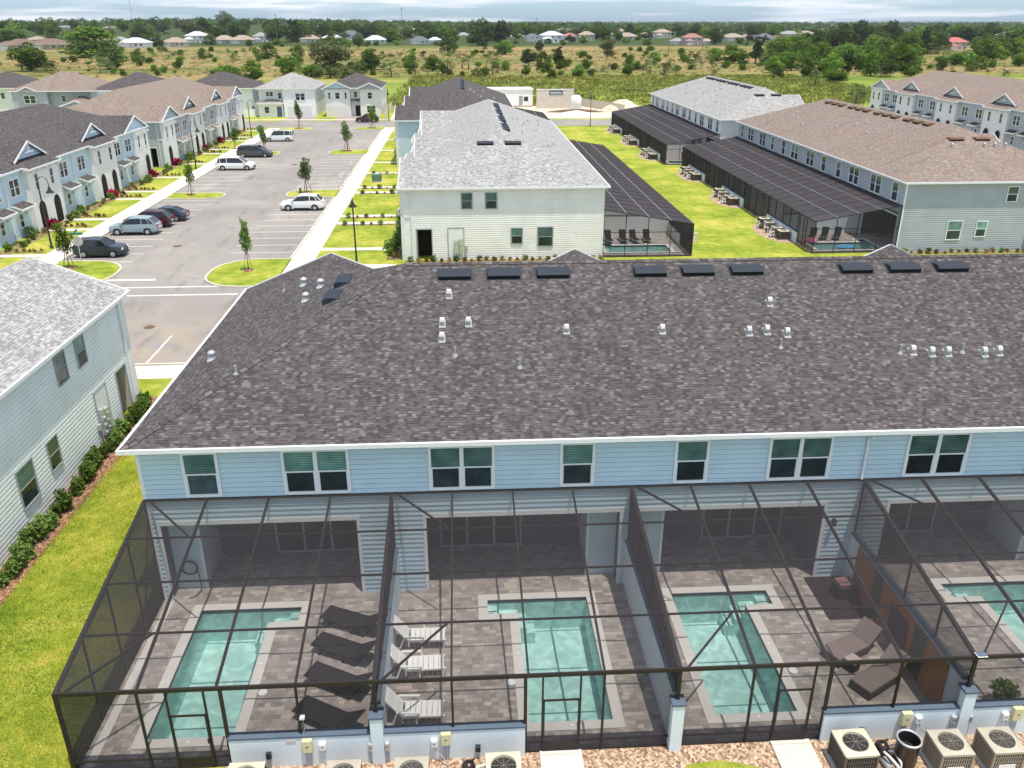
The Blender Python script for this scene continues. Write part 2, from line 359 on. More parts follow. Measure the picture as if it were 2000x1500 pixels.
def fieldmat():
    t = NT('dry scrub field'); p = t.pos(); sp = t.n('ShaderNodeSeparateXYZ', {0: p}); x, y = sp.outputs[0], sp.outputs[1]
    sm = t.n('ShaderNodeMapping', {'Vector': p, 'Scale': (.5, 1, 1)}).outputs[0]
    n1 = t.noise(sm, .012, 6, .62); n2 = t.noise(sm, .06, 6, .65); n3 = t.noise(p, .35, 5, .7)
    f = t.math('ADD', t.math('MULTIPLY', n1, .45), t.math('ADD', t.math('MULTIPLY', n2, .35), t.math('MULTIPLY', n3, .2)))
    tan = t.ramp(f, [(.38, (.085, .13, .03)), (.46, (.17, .175, .055)), (.51, (.27, .215, .085)), (.57, (.33, .235, .125)), (.64, (.26, .16, .095))])
    grn = t.ramp(f, [(.38, (.12, .17, .03)), (.5, (.22, .28, .05)), (.58, (.33, .36, .08)), (.66, (.40, .36, .15))])
    yy = t.math('ADD', y, t.math('MULTIPLY', t.math('SUBTRACT', n1, .5), 160.))
    # wet green band just beyond the houses, right of them; scrubby tan further out, dark wood floor beyond
    band = t.math('MULTIPLY', t.ramp(t.math('DIVIDE', yy, 1000.), [(.19, 1.), (.30, 1.), (.36, 0.)]), t.ramp(t.math('DIVIDE', t.math('ADD', x, 200.), 1000.), [(.10, .25), (.16, 1.)]))
    col = t.mix(band, tan, grn)
    wood = t.ramp(t.math('DIVIDE', yy, 1000.), [(.70, 0.), (.76, 1.)])
    col = t.mix(wood, col, (.06, .085, .03, 1))
    col = t.mix(1., col, t.ramp(t.noise(p, 1.2, 4, .7), [(.3, .7), (.7, 1.2)]), 'MULTIPLY')
    return t.end(t.bsdf(col, .98, .05, 0, n3, .6, .5))
M['field'] = fieldmat()
def leafmat(name, a, b, c, trans=.25, sc=.9):
    t = NT(name); o = t.obj(); g = t.n('ShaderNodeObjectInfo').outputs['Random']
    n = t.noise(o, sc, 3, .6); n2 = t.noise(o, sc * 7, 2)
    f = t.math('ADD', t.math('MULTIPLY', n, .6), t.math('ADD', t.math('MULTIPLY', n2, .4), t.math('MULTIPLY', t.math('SUBTRACT', g, .5), .12)))
    col = t.ramp(f, [(.38, a), (.5, b), (.64, c)])
    hs = t.n('ShaderNodeHueSaturation', {'Hue': t.math('ADD', .485, t.math('MULTIPLY', g, .035)), 'Saturation': 1., 'Value': t.math('ADD', .8, t.math('MULTIPLY', g, .45)), 'Color': col}).outputs[0]
    df = t.n('ShaderNodeBsdfDiffuse', {0: hs}); tr = t.n('ShaderNodeBsdfTranslucent', {0: hs})
    ms = t.n('ShaderNodeMixShader', {0: trans}); t.t.links.new(df.outputs[0], ms.inputs[1]); t.t.links.new(tr.outputs[0], ms.inputs[2])
    return t.end(ms)
M['leaf_oak'] = leafmat('dark oak leaves', (.035, .062, .016), (.075, .115, .03), (.15, .19, .06), sc=.5)
M['leaf_light'] = leafmat('bright green leaves', (.06, .12, .018), (.125, .21, .03), (.24, .32, .06), sc=.6)
M['leaf_olive'] = leafmat('grey olive leaves', (.045, .055, .02), (.10, .115, .045), (.17, .18, .08), sc=.5)
M['leaf_palm'] = leafmat('palm fronds', (.05, .075, .02), (.12, .16, .05), (.26, .28, .12), sc=1.5)
M['leaf_shrub'] = leafmat('glossy hedge leaves', (.05, .10, .02), (.12, .20, .04), (.32, .36, .12), sc=4)
M['leaf_red'] = leafmat('crimson ti plant leaves', (.14, .01, .03), (.35, .02, .07), (.5, .06, .12), sc=3)
M['leaf_bronze'] = leafmat('bronze groundcover leaves', (.09, .05, .025), (.22, .14, .05), (.36, .28, .09), sc=3)
M['blade'] = leafmat('grass blades', (.16, .255, .025), (.36, .40, .045), (.66, .56, .12), trans=.3, sc=.35)
M['bark'] = paint('grey brown bark', (.14, .11, .085), .9, .1, var=.3, scale=6)

# ------------------------------------------------------------------ building generator
OV = .34; ZE = 6.25; SL = .412
def siding_wall(mb, o, ex, n, L, z0, z1, holes=(), h=.19, lip=.016, mi=0):
    """lap siding: every course slants out to a small lip that really casts its shadow line"""
    mb.frame(o, ex, n, (0, 0, 1))
    k = int(math.ceil((z1 - z0) / h))
    for i in range(k):
        a = z0 + i * h; b = min(z1, a + h); segs = [(0., L)]
        for (s0, s1, hz0, hz1) in holes:
            if hz1 > a + .02 and hz0 < b - .02:
                ns = []
                for (p, q) in segs:
                    if s1 <= p or s0 >= q: ns.append((p, q)); continue
                    if s0 > p: ns.append((p, s0))
                    if s1 < q: ns.append((s1, q))
                segs = ns
        for (p, q) in segs:
            gv = .024 if h < .3 else 0
            mb.face([(p, lip, a), (q, lip, a), (q, 0, b - gv), (p, 0, b - gv)], mi)
            mb.face([(p, -.035 if gv else 0, a), (q, -.035 if gv else 0, a), (q, lip, a), (p, lip, a)], mi)
            if gv: mb.face([(p, 0, b - gv), (q, 0, b - gv), (q, -.035, b - gv), (p, -.035, b - gv)], mi); mb.face([(p, -.035, b - gv), (q, -.035, b - gv), (q, -.035, b), (p, -.035, b)], mi)
    mb.M = None
def window(par, o, ex, n, w, z0, z1, panes=1, trim='trim', tw=.10, up='glass_up', low='glass_low', label=None, sill=True):
    """sash window: frame as the part, its panes as sub-parts. o = left bottom corner on the wall"""
    wo_ = Vector(o); f = MB().frame(o, ex, n, (0, 0, 1))
    d = .05
    f.box(0, .0, z0, tw, d, z1); f.box(w - tw, 0, z0, w, d, z1); f.box(tw, 0, z1 - tw, w - tw, d, z1); f.box(tw, 0, z0, w - tw, d + .015, z0 + tw)
    pw = (w - 2 * tw - (panes - 1) * .14) / panes; zm = (z0 + z1) / 2
    U = MB().frame(o, ex, n, (0, 0, 1)); Lw = MB().frame(o, ex, n, (0, 0, 1))
    for i in range(panes):
        x0 = tw + i * (pw + .14); x1 = x0 + pw
        if i: f.box(x0 - .14, 0, z0 + tw, x0, d, z1 - tw)
        f.box(x0, 0, zm - .025, x1, d - .012, zm + .025)
        f.box(x0, 0, z0 + tw, x0 + .035, d - .02, zm - .025); f.box(x1 - .035, 0, z0 + tw, x1, d - .02, zm - .025)
        U.face([(x0, .022, zm + .025), (x1, .022, zm + .025), (x1, .022, z1 - tw), (x0, .022, z1 - tw)])
        Lw.face([(x0 + .035, .020, z0 + tw), (x1 - .035, .020, z0 + tw), (x1 - .035, .020, zm - .025), (x0 + .035, .020, zm - .025)])
    fo = f.build('window', M[trim], par)
    if label: fo['label'] = label
    U.build('upper_pane', M[up], fo); Lw.build('lower_pane', M[low], fo)
    return fo
def arch_opening(mb, x0, x1, z0, zs, n=8, y=.012, mi=0):
    cx = (x0 + x1) / 2; r = (x1 - x0) / 2
    pts = [(x0, y, z0), (x1, y, z0), (x1, y, zs)] + [(cx + r * cos(pi * k / n), y, zs + r * sin(pi * k / n)) for k in range(1, n)] + [(x0, y, zs)]
    mb.face(pts, mi)
ROOTS = {}
def townhouse(key, loc, rz, L_, W_, roof, wall, label, group=None, units=6, rear='far', endL=False, endR=False, front=True, low_wall=None, trim='trim', bay='stucco', rear_vis=True, awning='roof_charcoal', front_wall=None):
    root = empty('townhouse_block', loc, rz, label, 'townhouse building', group); ROOTS[key] = root
    u = L_ / units; o = OV; a = W_ / 2 + o; g = .5 * u + o
    zr = ZE + SL * a; y0, y1 = -o, W_ + o; ym = W_ / 2
    # ---- roof planes (uv in metres along the eave and up the slope)
    r = MB(); sq = math.sqrt(1 + SL * SL)
    def zf(dist): return ZE + SL * dist
    r.face([(-o, y0, ZE), (L_ + o, y0, ZE), (L_ + o - a, ym, zr), (-o + a, ym, zr)], 0, [(-o, 0), (L_ + o, 0), (L_ + o - a, a * sq), (a - o, a * sq)])
    # ends: the hip plane runs on into the outer slope of the corner gable
    for s, X0 in ((1, -o), (-1, L_ + o)):
        G = (X0 + s * g, y1, zf(g)); V = (X0 + s * g, y1 - g, zf(g)); Rg = (X0 + s * a, ym, zr); A = (X0, y0, ZE); B = (X0, y1, ZE)
        pts = [A, B, G, V, Rg]; uv = [(p[1], abs(p[0] - X0) * sq) for p in pts]
        if s == 1: pts, uv = pts[::-1], uv[::-1]
        r.face(pts, 0, uv)
        K = (X0 + s * 2 * g, y1, ZE)
        pts = [G, V, K]; uv = [(p[1], abs(p[0] - K[0]) * sq) for p in pts]
        if s == -1: pts, uv = pts[::-1], uv[::-1]
        r.face(pts, 0, uv)
    VL = (-o + g, y1 - g, zf(g)); VR = (L_ + o - g, y1 - g, zf(g)); KL = (-o + 2 * g, y1, ZE); KR = (L_ + o - 2 * g, y1, ZE)
    pts = [KR, KL, VL, (-o + a, ym, zr), (L_ + o - a, ym, zr), VR]
    r.face(pts, 0, [(p[0], (y1 - p[1]) * sq) for p in pts])
    # ridge and hip caps
    def cap(p, q, w=.17):
        p = Vector(p); q = Vector(q); n = int((q - p).length / .3); d = (q - p) / max(n, 1)
        sd_ = d.cross(Vector((0, 0, 1))).normalized()
        for i in range(n):
            b0 = p + d * i; b1 = p + d * (i + 1)
            for sg in (1, -1):
                drop = Vector((0, 0, -w * (SL if abs(d.z) < .01 else SL * .72)))
                P = [b0 + Vector((0, 0, .035)), b1 + Vector((0, 0, .02)), b1 + Vector((0, 0, .02)) + sd_ * sg * w + drop, b0 + Vector((0, 0, .035)) + sd_ * sg * w + drop]
                if sg == 1: P = P[::-1]
                r.face(P, 0, [(i * .3 + 50 * sg + k[0], .02 + k[1]) for k in ((0, 0), (0, .1), (.15, .1), (.15, 0))])
    if key in ('main', 'side'):
        cap((-o, y0, ZE), (-o + a, ym, zr)); cap((L_ + o, y0, ZE), (L_ + o - a, ym, zr)); cap((-o + a, ym, zr), (L_ + o - a, ym, zr))
    # bay roof extensions (small skirts over the projecting bays)
    bays = [(2 * k_ * u - 3.3, 2 * k_ * u + 3.3) for k_ in range(1, units // 2)]
    ends = [(0, 5.0), (L_ - 5.0, L_)]
    for (b0, b1) in bays:
        r.face([(b1 + .3, y1 - .02, ZE + .008), (b0 - .3, y1 - .02, ZE + .008), (b0 - .3, y1 + .5, ZE - .2), (b1 + .3, y1 + .5, ZE - .2)][::-1], 0, [(0, 0), (7, 0), (7, .5), (0, .5)])
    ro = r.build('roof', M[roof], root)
    gcs = [2 * k_ * u for k_ in range(1, units // 2)]
    if front:
        for gc in gcs:
            q = MB(); hw, gh = 3.45, 1.75; yf = W_ - .7; zb = ZE + SL * (y1 - yf); za = zb + gh - .1
            # the gable: two slopes running back into the main roof, face set behind white rakes
            yb = y1 - (za - ZE) / SL
            dz = .0
            for sg in (1, -1):
                zl = zb + .02; ybl = y1 - (zl - ZE) / SL
                pts = [(gc, yf + .35, za), (gc, yb, za), (gc + sg * hw, ybl, zl), (gc + sg * hw, yf + .35, zl)]
                if sg == 1: pts = pts[::-1]
                q.face(pts, 0, [(p[1], abs(p[0] - gc) * 1.1) for p in pts])
            gb = q.build('gable', M[roof], ro)
            f = MB(); f.face([(gc + hw - .3, yf, zb + .1), (gc - hw + .3, yf, zb + .1), (gc, yf, za - .1)], 0)
            f.build('gable_face', M[front_wall or wall], gb)
            k = MB()
            for sg in (1, -1): k.bar((gc, yf + .36, za - .06), (gc + sg * hw, yf + .36, zb - .04), .06, .2)
            k.bar((gc, yf + .32, za - .2), (gc, yf + .32, zb + .5), .08, .08); k.bar((gc - .9, yf + .33, zb + .62), (gc + .9, yf + .33, zb + .62), .08, .08)
            k.build('rake_board', M['trim'], gb)
        for X0, s in ((-o, 1), (L_ + o, -1)):
            f = MB(); f.face([(X0 + s * .3, y1 - .25, ZE + .05), (X0 + s * (2 * g - .3), y1 - .25, ZE + .05), (X0 + s * g, y1 - .25, zf(g) - .14)][::s], 0)
            gf = f.build('gable_face', M[front_wall or wall], ro)
            k = MB(); G = (X0 + s * g, y1 + .02, zf(g) - .07)
            for e in (0, 2 * g): k.bar(G, (X0 + s * e, y1 + .02, ZE - .05), .06, .2)
            k.bar((X0 + s * .3, y1 - .2, ZE), (X0 + s * (2 * g - .3), y1 - .2, ZE), .1, .16)
            k.build('rake_board', M['trim'], gf)
    # ---- soffit, fascia and gutter
    sf = MB(); sf.box(-o + .02, y0 + .02, ZE - .16, L_ + o - .02, y1 - .02, ZE - .10); sf.build('soffit', M['trim'], root)
    gt = MB()
    gt.box(-o - .10, y0 - .10, ZE - .13, L_ + o + .10, y0 + .0, ZE + .02)
    gt.box(-o - .10, y0, ZE - .13, -o, y1 + .1, ZE + .02); gt.box(L_ + o, y0, ZE - .13, L_ + o + .10, y1 + .1, ZE + .02)
    xs = [-o + 2 * g if False else -o]; cuts = [(b0 - .3, b1 + .3) for b0, b1 in bays]; x = -o
    for c0, c1 in cuts: gt.box(x, y1, ZE - .13, c0, y1 + .1, ZE + .02); gt.box(c0, y1 + .5, ZE - .33, c1, y1 + .6, ZE - .18); gt.box(c0 - .05, y1, ZE - .3, c0, y1 + .55, ZE + .0); gt.box(c1, y1, ZE - .3, c1 + .05, y1 + .55, ZE + .0); x = c1
    gt.box(x, y1, ZE - .13, L_ + o, y1 + .1, ZE + .02)
    gt.build('gutter', M['gutter'], root)
    # ---- walls
    zt = ZE - .16; wl = MB(); holes = []
    for k in range(units):
        x0 = k * u; odd = k % 2
        al, ar = (.33, 7.13) if not odd else (u - 7.27, u - .33)
        if u < 8.3: al, ar = al * u / 8.4, ar * u / 8.4
        holes.append((x0 + al, x0 + ar, 0, 3.1))
    if rear == 'near': siding_wall(wl, (0, 0, 0), (1, 0, 0), (0, -1, 0), L_, 0, zt, holes, lip=.024)
    else: siding_wall(wl, (0, 0, 0), (1, 0, 0), (0, -1, 0), L_, 0, zt, holes, h=.38)
    eh = [(W_ - 2.3, W_ - 1.05, 0, 2.68)]
    ehL = [(1.05, 2.3, 0, 2.68)]
    hh = .19 if key in ('main', 'side', 'centre', 'brown') else .38
    siding_wall(wl, (0, W_, 0), (0, -1, 0), (-1, 0, 0), W_, 0, zt, ehL if endL else (), h=hh)
    siding_wall(wl, (L_, 0, 0), (0, 1, 0), (1, 0, 0), W_, 0, zt, eh if endR else (), h=hh)
    siding_wall(wl, (L_, W_, 0), (-1, 0, 0), (0, 1, 0), L_, 0, zt, (), h=.38)
    wl.build('wall', M[wall], root)
    # corner boards
    for (cx, cy, sx, sy) in ((0, 0, -1, -1), (L_, 0, 1, -1), (0, W_, -1, 1), (L_, W_, 1, 1)):
        cb = MB(); cb.box(cx - sx * .1, cy, 0, cx + sx * .03, cy + sy * .03, zt); cb.box(cx, cy - sy * .1, 0, cx + sx * .03, cy, zt)
        cb.build('corner_board', M['trim'], root)
    # ---- recessed lanais on the rear
    if rear_vis:
        for k, (s0, s1, _, _) in enumerate(holes):
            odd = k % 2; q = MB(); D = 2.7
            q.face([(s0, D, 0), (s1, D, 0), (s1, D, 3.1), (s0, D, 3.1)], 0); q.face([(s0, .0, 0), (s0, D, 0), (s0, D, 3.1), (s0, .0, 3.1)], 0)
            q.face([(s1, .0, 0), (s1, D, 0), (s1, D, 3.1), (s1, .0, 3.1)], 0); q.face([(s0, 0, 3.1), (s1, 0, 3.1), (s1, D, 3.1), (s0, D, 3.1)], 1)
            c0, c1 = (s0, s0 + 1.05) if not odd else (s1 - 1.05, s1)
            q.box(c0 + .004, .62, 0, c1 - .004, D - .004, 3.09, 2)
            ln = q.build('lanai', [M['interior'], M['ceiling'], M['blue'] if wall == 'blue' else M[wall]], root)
            t = MB(); t.box(s0 - .1, -.03, 0, s0 + .02, .03, 3.1); t.box(s1 - .02, -.03, 0, s1 + .1, .03, 3.1); t.box(s0 - .1, -.03, 3.1, s1 + .1, .03, 3.28)
            e = c1 if not odd else c0; t.box(e - .05, .59, 0, e + .05, .62, 3.09)
            t.build('trim', M['trim'], ln)
            # sliding door of three panels and a small window in the back wall
            d0 = (s1 - 3.6) if not odd else s0 + .35
            f = MB().frame((d0, D, 0), (1, 0, 0), (0, -1, 0))
            for xx in (0, 1.05, 2.1, 3.15): f.box(xx, .0, .02, xx + .09, .05, 2.45)
            f.box(.09, 0, 2.37, 3.15, .045, 2.45); f.box(.09, 0, .02, 3.15, .045, .10)
            sd2 = f.build('sliding_door', M['pipe_gray'], ln)
            MB().frame((d0, D, 0), (1, 0, 0), (0, -1, 0)).face([(.09, .02, .1), (3.15, .02, .1), (3.15, .02, 2.37), (.09, .02, 2.37)]).build('pane', M['glass_dark'], sd2)
    # ---- rear upper windows
    for k in range(units):
        x0 = k * u; odd = k % 2; sc = u / 8.4
        ss, ds = (2.05, 5.9) if not odd else (6.45, 2.45)
        window(root, (x0 + ss * sc - .61, -.014, 0), (1, 0, 0), (0, -1, 0), 1.22, 4.24, 5.96)
        window(root, (x0 + ds * sc - 1.14, -.014, 0), (1, 0, 0), (0, -1, 0), 2.28, 4.24, 5.96, 2)
    # ---- end walls
    for on, P0, ex, n in ((endL, (0, W_, 0), (0, -1, 0), (-1, 0, 0)), (endR, (L_, W_, 0), (0, -1, 0), (1, 0, 0))):
        if not on: continue
        nn = Vector(n) * .012; P = (P0[0] + nn[0], P0[1] + nn[1], 0); et = 'gray_trim' if trim == 'gray' else 'trim'
        for s, w, z0, z1 in ((4.9, 1.0, 4.4, 5.8), (6.95, 1.05, 4.4, 5.8), (9.15, 1.05, 1.3, 2.75), (11.45, 1.4, 1.05, 2.8)):
            q = (P[0] + ex[0] * s, P[1] + ex[1] * s, 0)
            window(root, q, ex, n, w, z0, z1, trim=et, tw=.07)
        # recessed entry passage
        q = MB().frame(P0, ex, tuple(-c for c in n))
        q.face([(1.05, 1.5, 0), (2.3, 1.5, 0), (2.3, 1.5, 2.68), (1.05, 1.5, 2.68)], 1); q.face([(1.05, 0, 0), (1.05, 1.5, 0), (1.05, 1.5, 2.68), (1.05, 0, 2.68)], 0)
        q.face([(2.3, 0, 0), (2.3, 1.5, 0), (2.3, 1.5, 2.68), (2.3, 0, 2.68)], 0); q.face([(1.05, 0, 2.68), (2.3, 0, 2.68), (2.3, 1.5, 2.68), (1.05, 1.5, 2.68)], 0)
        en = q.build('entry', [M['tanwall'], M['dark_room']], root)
        f = MB().frame(P, ex, n); f.box(.97, 0, 0, 1.05, .04, 2.76); f.box(2.3, 0, 0, 2.38, .04, 2.76); f.box(1.05, 0, 2.68, 2.3, .04, 2.76); f.build('trim', M[et], en)
        f = MB().frame(P, ex, n); f.box(3.75, 0, .0, 5.05, .03, 2.75); pn = f.build('utility_panel', M['trim'], root)
        f = MB().frame(P, ex, n)
        f.box(3.68, 0, 0, 3.745, .05, 2.81); f.box(5.055, 0, 0, 5.12, .05, 2.81); f.box(3.745, 0, 2.755, 5.055, .05, 2.81); f.build('trim', M[et], pn)
        f = MB().frame(P, ex, n); f.box(4.25, .035, .35, 4.62, .22, 1.75); f.box(4.66, .035, .5, 4.98, .19, 1.85)
        for zz in (.62, 1.0, 1.38): f.cyl((4.82, .19, zz), (4.82, .26, zz), .1, .1, 12); f.cyl((4.43, .22, zz + .1), (4.43, .25, zz + .1), .08, .08, 12)
        f.cyl((5.3, .06, 0), (5.3, .06, .95), .035, .035, 8); f.cyl((5.3, .06, .95), (5.3, .06, 1.25), .12, .12, 10)
        f.build('meter_box', M['galv'], pn)
        f = MB().frame(P, ex, n); f.cyl((.62, .07, .2), (.62, .07, 5.95), .05, .05, 8); f.box(.05, .02, 3.72, .5, .06, 3.86); f.build('downspout', M['gutter'], root)
    # ---- front facade
    if front:
        yf = W_ + .5
        for i, (b0, b1) in enumerate(bays + ends):
            pr = .5 if i < len(bays) else .28; q = MB()
            q.box(b0, W_ - .05, 0, b1, W_ + pr, zt - (.02 if pr < .4 else .06) - (.12 if pr > .4 else 0))
            for xx in np.arange(b0 + .35, b1, 1.4): q.box(xx - .1, W_ + pr, zt - .42, xx + .1, W_ + pr + .35, zt - .2)
            by = q.build('bay', M[bay], root)
            cs = [(b0 + b1) / 2 - 1.65, (b0 + b1) / 2 + 1.65] if i < len(bays) else [(b0 + 1.6) if b0 < 1 else (b1 - 1.6)]
            for c in cs:
                ar = MB().frame((0, W_ + pr, 0), (1, 0, 0), (0, 1, 0)); arch_opening(ar, c - .78, c + .78, 0, 2.05, y=.02); ae = ar.build('arched_entry', M['dark_room'], by)
                sr = MB().frame((0, W_ + pr, 0), (1, 0, 0), (0, 1, 0))
                for sg in (-1, 1): sr.box(c + sg * .78, 0, 0, c + sg * .92, .07, 2.05)
                for j in range(8):
                    t0, t1 = pi * j / 8, pi * (j + 1) / 8
                    sr.face([(c + rr_ * cos(t), .07, 2.05 + rr_ * sin(t)) for rr_, t in ((.78, t0), (.92, t0), (.92, t1), (.78, t1))])
                sr.build('arch_surround', M['stucco'], ae)
            ws = cs if i < len(bays) else [(b0 + b1) / 2 - 1.2, (b0 + b1) / 2 + 1.2]
            for c in ws: window(root, (c + .38, W_ + pr, 0), (-1, 0, 0), (0, 1, 0), .76, 3.9, 5.45, up='glass_dark', low='glass_low', tw=.06)
        # siding bays between
        allb = sorted(bays + ends)
        for (p0, p1), (q0, q1) in zip(allb[:-1], allb[1:]):
            s0, s1 = p1, q0; Wd = s1 - s0; n_ = 2 if Wd > 5.5 else 1
            for j in range(n_):
                c = s0 + Wd * (j + .5) / n_
                window(root, (c + .95, W_ + .012, 0), (-1, 0, 0), (0, 1, 0), 1.9, 3.85, 5.5, 2, up='glass_dark', low='glass_low')
                window(root, (c + .45, W_ + .012, 0), (-1, 0, 0), (0, 1, 0), .9, .9, 2.3, up='glass_dark', low='glass_low')
                q = MB(); q.face([(c - 1.25, W_ + .02, 3.25), (c - 1.35, W_ + 1.0, 2.85), (c + 1.35, W_ + 1.0, 2.85), (c + 1.25, W_ + .02, 3.25)], 0, [(0, 0), (0, 1), (2.7, 1), (2.7, 0)])
                aw = q.build('awning', M[awning], root)
                q = MB(); q.box(c - 1.37, W_ + .95, 2.70, c + 1.37, W_ + 1.03, 2.87)
                for sg in (-1, 1):
                    q.bar((c + sg * 1.31, W_ + .02, 3.17), (c + sg * 1.31, W_ + .97, 2.80), .06, .14); q.bar((c + sg * 1.15, W_ + .03, 2.0), (c + sg * 1.15, W_ + .9, 2.72), .08, .08); q.bar((c + sg * 1.15, W_ + .05, 1.9), (c + sg * 1.15, W_ + .05, 2.9), .08, .08)
                q.build('bracket', M['trim'], aw)
            q = MB(); xx = (s0 + s1) / 2; q.cyl((xx, W_ + .07, .1), (xx, W_ + .07, 5.9), .05, .05, 6); q.build('downspout', M['gutter'], root)
    return root
def roof_vent(par, c, rot, w=1.75, d=.62, mat='vent_black'):
    """low hooded attic vent: slanted hood with an open dark mouth facing down the slope. c on the roof, rot = matrix z angle so that -y is downslope"""
    q = MB(); ca, sa = cos(rot), sin(rot); z = Vector((0, 0, 1))
    ex = Vector((ca, sa, 0)); ey = (Vector((-sa, ca, 0)) + z * SL).normalized(); ez = ex.cross(ey)
    q.frame(c, ex, ey, ez)
    prof = [(-d / 2, .0), (-d / 2, .17), (-d / 2 + .12, .215), (0, .19), (d / 2, .02)]
    for (a0, b0), (a1, b1) in zip(prof[1:-1], prof[2:]): q.face([(-w / 2, a0, b0), (w / 2, a0, b0), (w / 2, a1, b1), (-w / 2, a1, b1)], 0)
    for sx in (-1, 1): q.face([(sx * w / 2, p[0], p[1]) for p in prof][::sx], 0)
    q.face([(-w / 2, -d / 2 + .03, .01), (w / 2, -d / 2 + .03, .01), (w / 2, -d / 2 + .03, .14), (-w / 2, -d / 2 + .03, .14)], 1)
    q.box(-w / 2 - .08, -d / 2 - .03, .002, w / 2 + .08, d / 2 + .1, .014, 0)
    return q.build('roof_vent', [M[mat], M['dark_room']], par)
def goose_vent(par, c, rot, r=.085):
    """small white exhaust hood: upright box whose rounded back curls over to a mouth facing down the slope"""
    q = MB(); ca, sa = cos(rot), sin(rot); q.frame(c, (ca, sa, 0), (-sa, ca, 0))
    prof = [(a_ * .8, b_ * .85) for a_, b_ in [(-.16, .02), (-.17, .14), (-.13, .25), (-.04, .31), (.06, .30), (.13, .24), (.16, .12), (.17, .0)]]
    for (a0, b0), (a1, b1) in zip(prof[1:-1], prof[2:]): q.face([(-r, a0, b0), (r, a0, b0), (r, a1, b1), (-r, a1, b1)], 0)
    for s in (-1, 1): q.face([(s * r, p[0], p[1]) for p in prof][::s], 0)
    q.face([(-r, -.15, .0), (r, -.15, .0), (r, -.16, .13), (-r, -.16, .13)], 1)
    zz = lambda y: SL * y + .012
    q.face([(-r - .04, -.22, zz(-.22)), (r + .04, -.22, zz(-.22)), (r + .04, .2, zz(.2)), (-r - .04, .2, zz(.2))], 2)
    return q.build('pipe_vent', [M['vent_white'], M['pipe_gray'], M['pipe_gray']], par)
M['vent_white'] = paint('weathered white hood', (.58, .58, .57), .5, .3, var=.2, scale=9)
def stack_vent(par, c):
    q = MB(); q.cyl((c[0], c[1], c[2] - .1), (c[0], c[1], c[2] + .33), .045, .045, 8); q.cyl((c[0], c[1], c[2] - .06), (c[0], c[1], c[2] + .06), .13, .06, 10)
    q.build('stack_pipe', M['pipe_gray'], par)
def dome_vent(par, c, r=.15):
    q = MB(); q.lathe([(r * 1.5, -.05), (r * 1.2, .02), (r, .05), (r, .22), (r * 1.1, .24), (r * .95, .31), (r * .5, .36), (.001, .37)], c, 14); return q.build('dome_vent', M['galv'], par, smooth=True)

UM = 8.4
townhouse('main', (-11.13, 25.45, 0), 0, 6 * UM, 17.3, 'roof_charcoal', 'blue', 'light blue block with the big charcoal roof in mid view, behind four screened pools', rear='near', endL=False, front=True)
townhouse('side', (-17.97 - 6 * UM, 25.6, 0), 0, 6 * UM, 17.3, 'roof_gray', 'pale_siding', 'pale block cut by the left edge, grey roof, hedge along its end wall', endR=True, trim='gray')
townhouse('centre', (12.05, 71.9, 0), R(90), 6 * UM, 17.2, 'roof_gray', 'white_siding', 'white sided block with pale grey roof standing end on behind the charcoal roof', endL=True, trim='gray', awning='roof_gray')
townhouse('behind', (8.0, 124.2, 0), R(90), 45., 17.2, 'roof_charcoal', 'blue', 'block with charcoal roof partly hidden behind the pale grey roof, by the side road', units=6)
townhouse('brown', (38.75, 72.2 + 48.3, 0), R(-90), 48.3, 17.2, 'roof_brown', 'gray_siding', 'blue grey block with brown roof at right, long black cage along its side', endR=True)
townhouse('white', (36.9, 122.6 + 47.6, 0), R(-90), 47.6, 17.2, 'roof_gray', 'white_siding', 'white walled block with pale grey roof beyond the brown roofed one', endR=False)
townhouse('rownear', (-42.4 - 17.2, 119.2, 0), R(-90), 47., 17.2, 'roof_charcoal', 'blue', 'row with charcoal roof and white and light blue facade, beside the parking lot at left', rear_vis=False, endL=False)
townhouse('rowfar', (-42.0 - 17.2, 171.4, 0), R(-90), 47., 17.2, 'roof_brown', 'gray_siding', 'row with tan brown roof beyond the charcoal roofed row at left', rear_vis=False, endR=True, awning='roof_brown')
townhouse('rowright', (87.4 + 17.2, 123.2, 0), R(90), 60.8, 17.2, 'roof_brown', 'gray_siding', 'brown roofed row with white and grey gabled facade at the far right edge', units=8, rear_vis=False)

mr = ROOTS['main']; ox, oy = -11.13, 25.45
for X in (-.44, 1.56, 3.58, 7.6, 9.6, 11.65, 16.3, 18.35, 20.4, 24.6): roof_vent(mr, (X - ox, 33.35 - oy, ZE + SL * (33.35 - 25.45 + OV)), 0, w=1.3)
for X, Y in ((-.67, 32.16), (-.93, 30.6), (.07, 30.6), (-.94, 29.83), (3.8, 30.12), (7.48, 30.02), (12.07, 31.4), (10.81, 29.83), (11.52, 29.87), (12.26, 29.71), (16.77, 28.68), (17.46, 28.58), (18.09, 28.57), (19.47, 28.52), (20.07, 28.56)):
    goose_vent(mr, (X - ox, Y - oy, ZE + SL * (Y - 25.45 + OV)), 0)
for X, Y in ((-.45, 28.98), (1.9, 28.34), (11.82, 29.05), (16.28, 28.64), (18.69, 28.62), (-8.3, 28.3)): stack_vent(mr, (X - ox, Y - oy, ZE + SL * (Y - 25.45 + OV)))
def onend(X): return ZE + SL * (X + 11.13 + OV)

